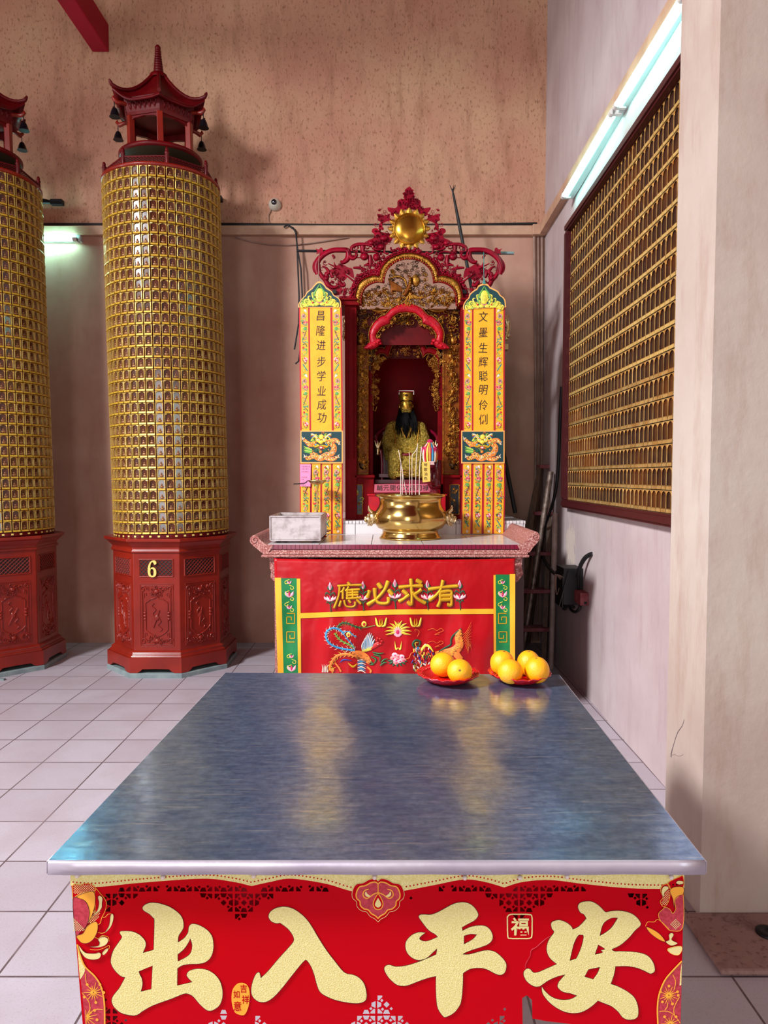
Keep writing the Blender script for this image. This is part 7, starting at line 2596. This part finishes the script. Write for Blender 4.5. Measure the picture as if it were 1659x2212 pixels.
names = ['at far left end', 'second from left', 'third from left', 'above the medallion', 'fifth, above the left of the fourth-from-right scallop', 'just right of the notch above the seal', 'third from the right end', 'at far right end']
nm = ['pearl pushpin at the far left end of the gold valance', 'pearl pushpin above the gold character at the left', 'pearl pushpin at the first valance point from the left', 'pearl pushpin right above the central red medallion',
      'pearl pushpin between the medallion and the small square seal', 'pearl pushpin above the small square seal', 'pearl pushpin above the rightmost gold character', 'pearl pushpin at the far right end of the gold valance']
for (u, v), l in zip(((167, 1891.5), (352, 1895), (548, 1892), (809, 1895), (1004, 1896), (1123, 1896), (1225, 1893.5), (1450, 1895)), nm):
    b = MB()
    c = gl(u, v, .004)
    b.ball(c, .0042, 12, 8)
    b.tube([gl(u, v, -.004), c], .001, 6)
    tag(b.build('pushpin', M['pearl'], origin=c), l, 'pushpin', 'pearl pushpins along the table front', 'thing')

# ------------------------------------------------------------------ plates of oranges
def plate(label, u, v, r):
    c = atz(u, v, TZ + .002)
    t = thing('fruit_plate', label, 'plate', c, 'red plates on the offering table')
    b = MB()
    n = 72
    V = []
    prof = [(0, .004), (.45, .004), (.52, .006), (.70, .013), (.90, .023), (.98, .027), (1.0, .026), (.97, .023), (.85, .014), (.66, .003), (.50, 0), (0, 0)]
    for q, z in prof:
        for j in range(n):
            a = 2 * pi * j / n
            sc = 1 + (.022 * abs(sin(a * 9)) * max(0, (q - .7) / .3))
            V.append(c + Vector((r * q * sc * cos(a), r * q * sc * sin(a), z + (.002 * sin(a * 18) if q > .93 else 0))))
    b.add(V, [(i * n + j, i * n + (j + 1) % n, (i + 1) * n + (j + 1) % n, (i + 1) * n + j) for i in range(len(prof) - 1) for j in range(n)], 0, True)
    b.build('dish', M['redplastic'], t)
    b = MB()
    for k in range(36):
        a = 2 * pi * k / 36
        p = c + Vector((r * .86 * cos(a), r * .86 * sin(a), .0225))
        b.ball(p, (.004, .004, .002), 8, 5)
    b.build('rim_beading', M['redplastic'], t)
    return c


pa = plate('red scalloped plastic plate holding two oranges', 968, 1470, .094)
pb = plate('red scalloped plastic plate holding four oranges, nearest the table corner', 1122, 1469, .094)


def orange(label, u, v, Y, r, navel, sq=(1, 1, .97), grp=None):
    c = at(u, v, Y)
    c.z = TZ + .0065 + r * sq[2]
    t = thing('orange', label, 'orange', (c.x, c.y, c.z - r * sq[2]), 'oranges offered on the red plates')
    ax = Vector(navel).normalized()
    Mx = Vector((0, 0, 1)).rotation_difference(ax).to_matrix().to_4x4()
    b = MB()
    nu_, nv_ = 40, 26
    prof = []
    for i in range(nv_ + 1):
        a = -pi / 2 + pi * i / nv_
        rr = r * (1 - .05 * exp(-((a - pi / 2) / .16) ** 2) - .03 * exp(-((a + pi / 2) / .2) ** 2))
        prof.append((max(rr * cos(a), 1e-6 if i in (0, nv_) else 0), rr * sin(a)))
    b.lathe(prof, c, nu_, M=Matrix.Diagonal((*sq, 1)) @ Mx)
    b.build('peel', M['orange'], t)
    b = MB()
    top = c + (Matrix.Diagonal((*sq, 1)) @ Mx) @ Vector((0, 0, r * .95))
    b.lathe([(.0028, -.001), (.003, .0006), (.001, .001), (0, .0004)], top, 8, M=Mx)
    for k in range(5):
        q = k * 1.2566
        b.tube([top + Mx @ Vector((.002 * cos(q), .002 * sin(q), .0004)), top + Mx @ Vector((.0048 * cos(q), .0048 * sin(q), .0004))], [.0011, .0003], 5)
    b.build('stem_scar', M['navel'], t)


orange('orange at the back of the two-orange plate', 957, 1442, 2.130, .0378, (.4, .2, 1), (1.04, 1, .98))
orange('orange in front on the two-orange plate, stem scar facing out', 993, 1451, 2.060, .0372, (-.1, -.97, .36))
orange('back left orange on the four-orange plate', 1085, 1430, 2.140, .0378, (.15, -.1, 1), (.98, 1, 1.04))
orange('front left orange on the four-orange plate', 1102, 1447, 2.058, .0372, (.5, .8, .6))
orange('back right orange on the four-orange plate', 1142, 1425, 2.140, .0370, (0, -.1, 1), (.96, 1, 1.06))
orange('front right orange on the four-orange plate', 1160, 1444, 2.064, .0372, (-.1, -.15, 1), (.98, 1, 1.05))

c = atz(1658, 2016, .018)
b = MB()
b.lathe([(.034, 0), (.034, .006), (.028, .010), (.012, .010), (.010, .006), (0, .006)], c, 28)
tag(b.build('drain_cover', M['blackiron'], origin=c), 'small round grey cover on the concrete strip at the right picture edge', 'drain cover', kind='thing')
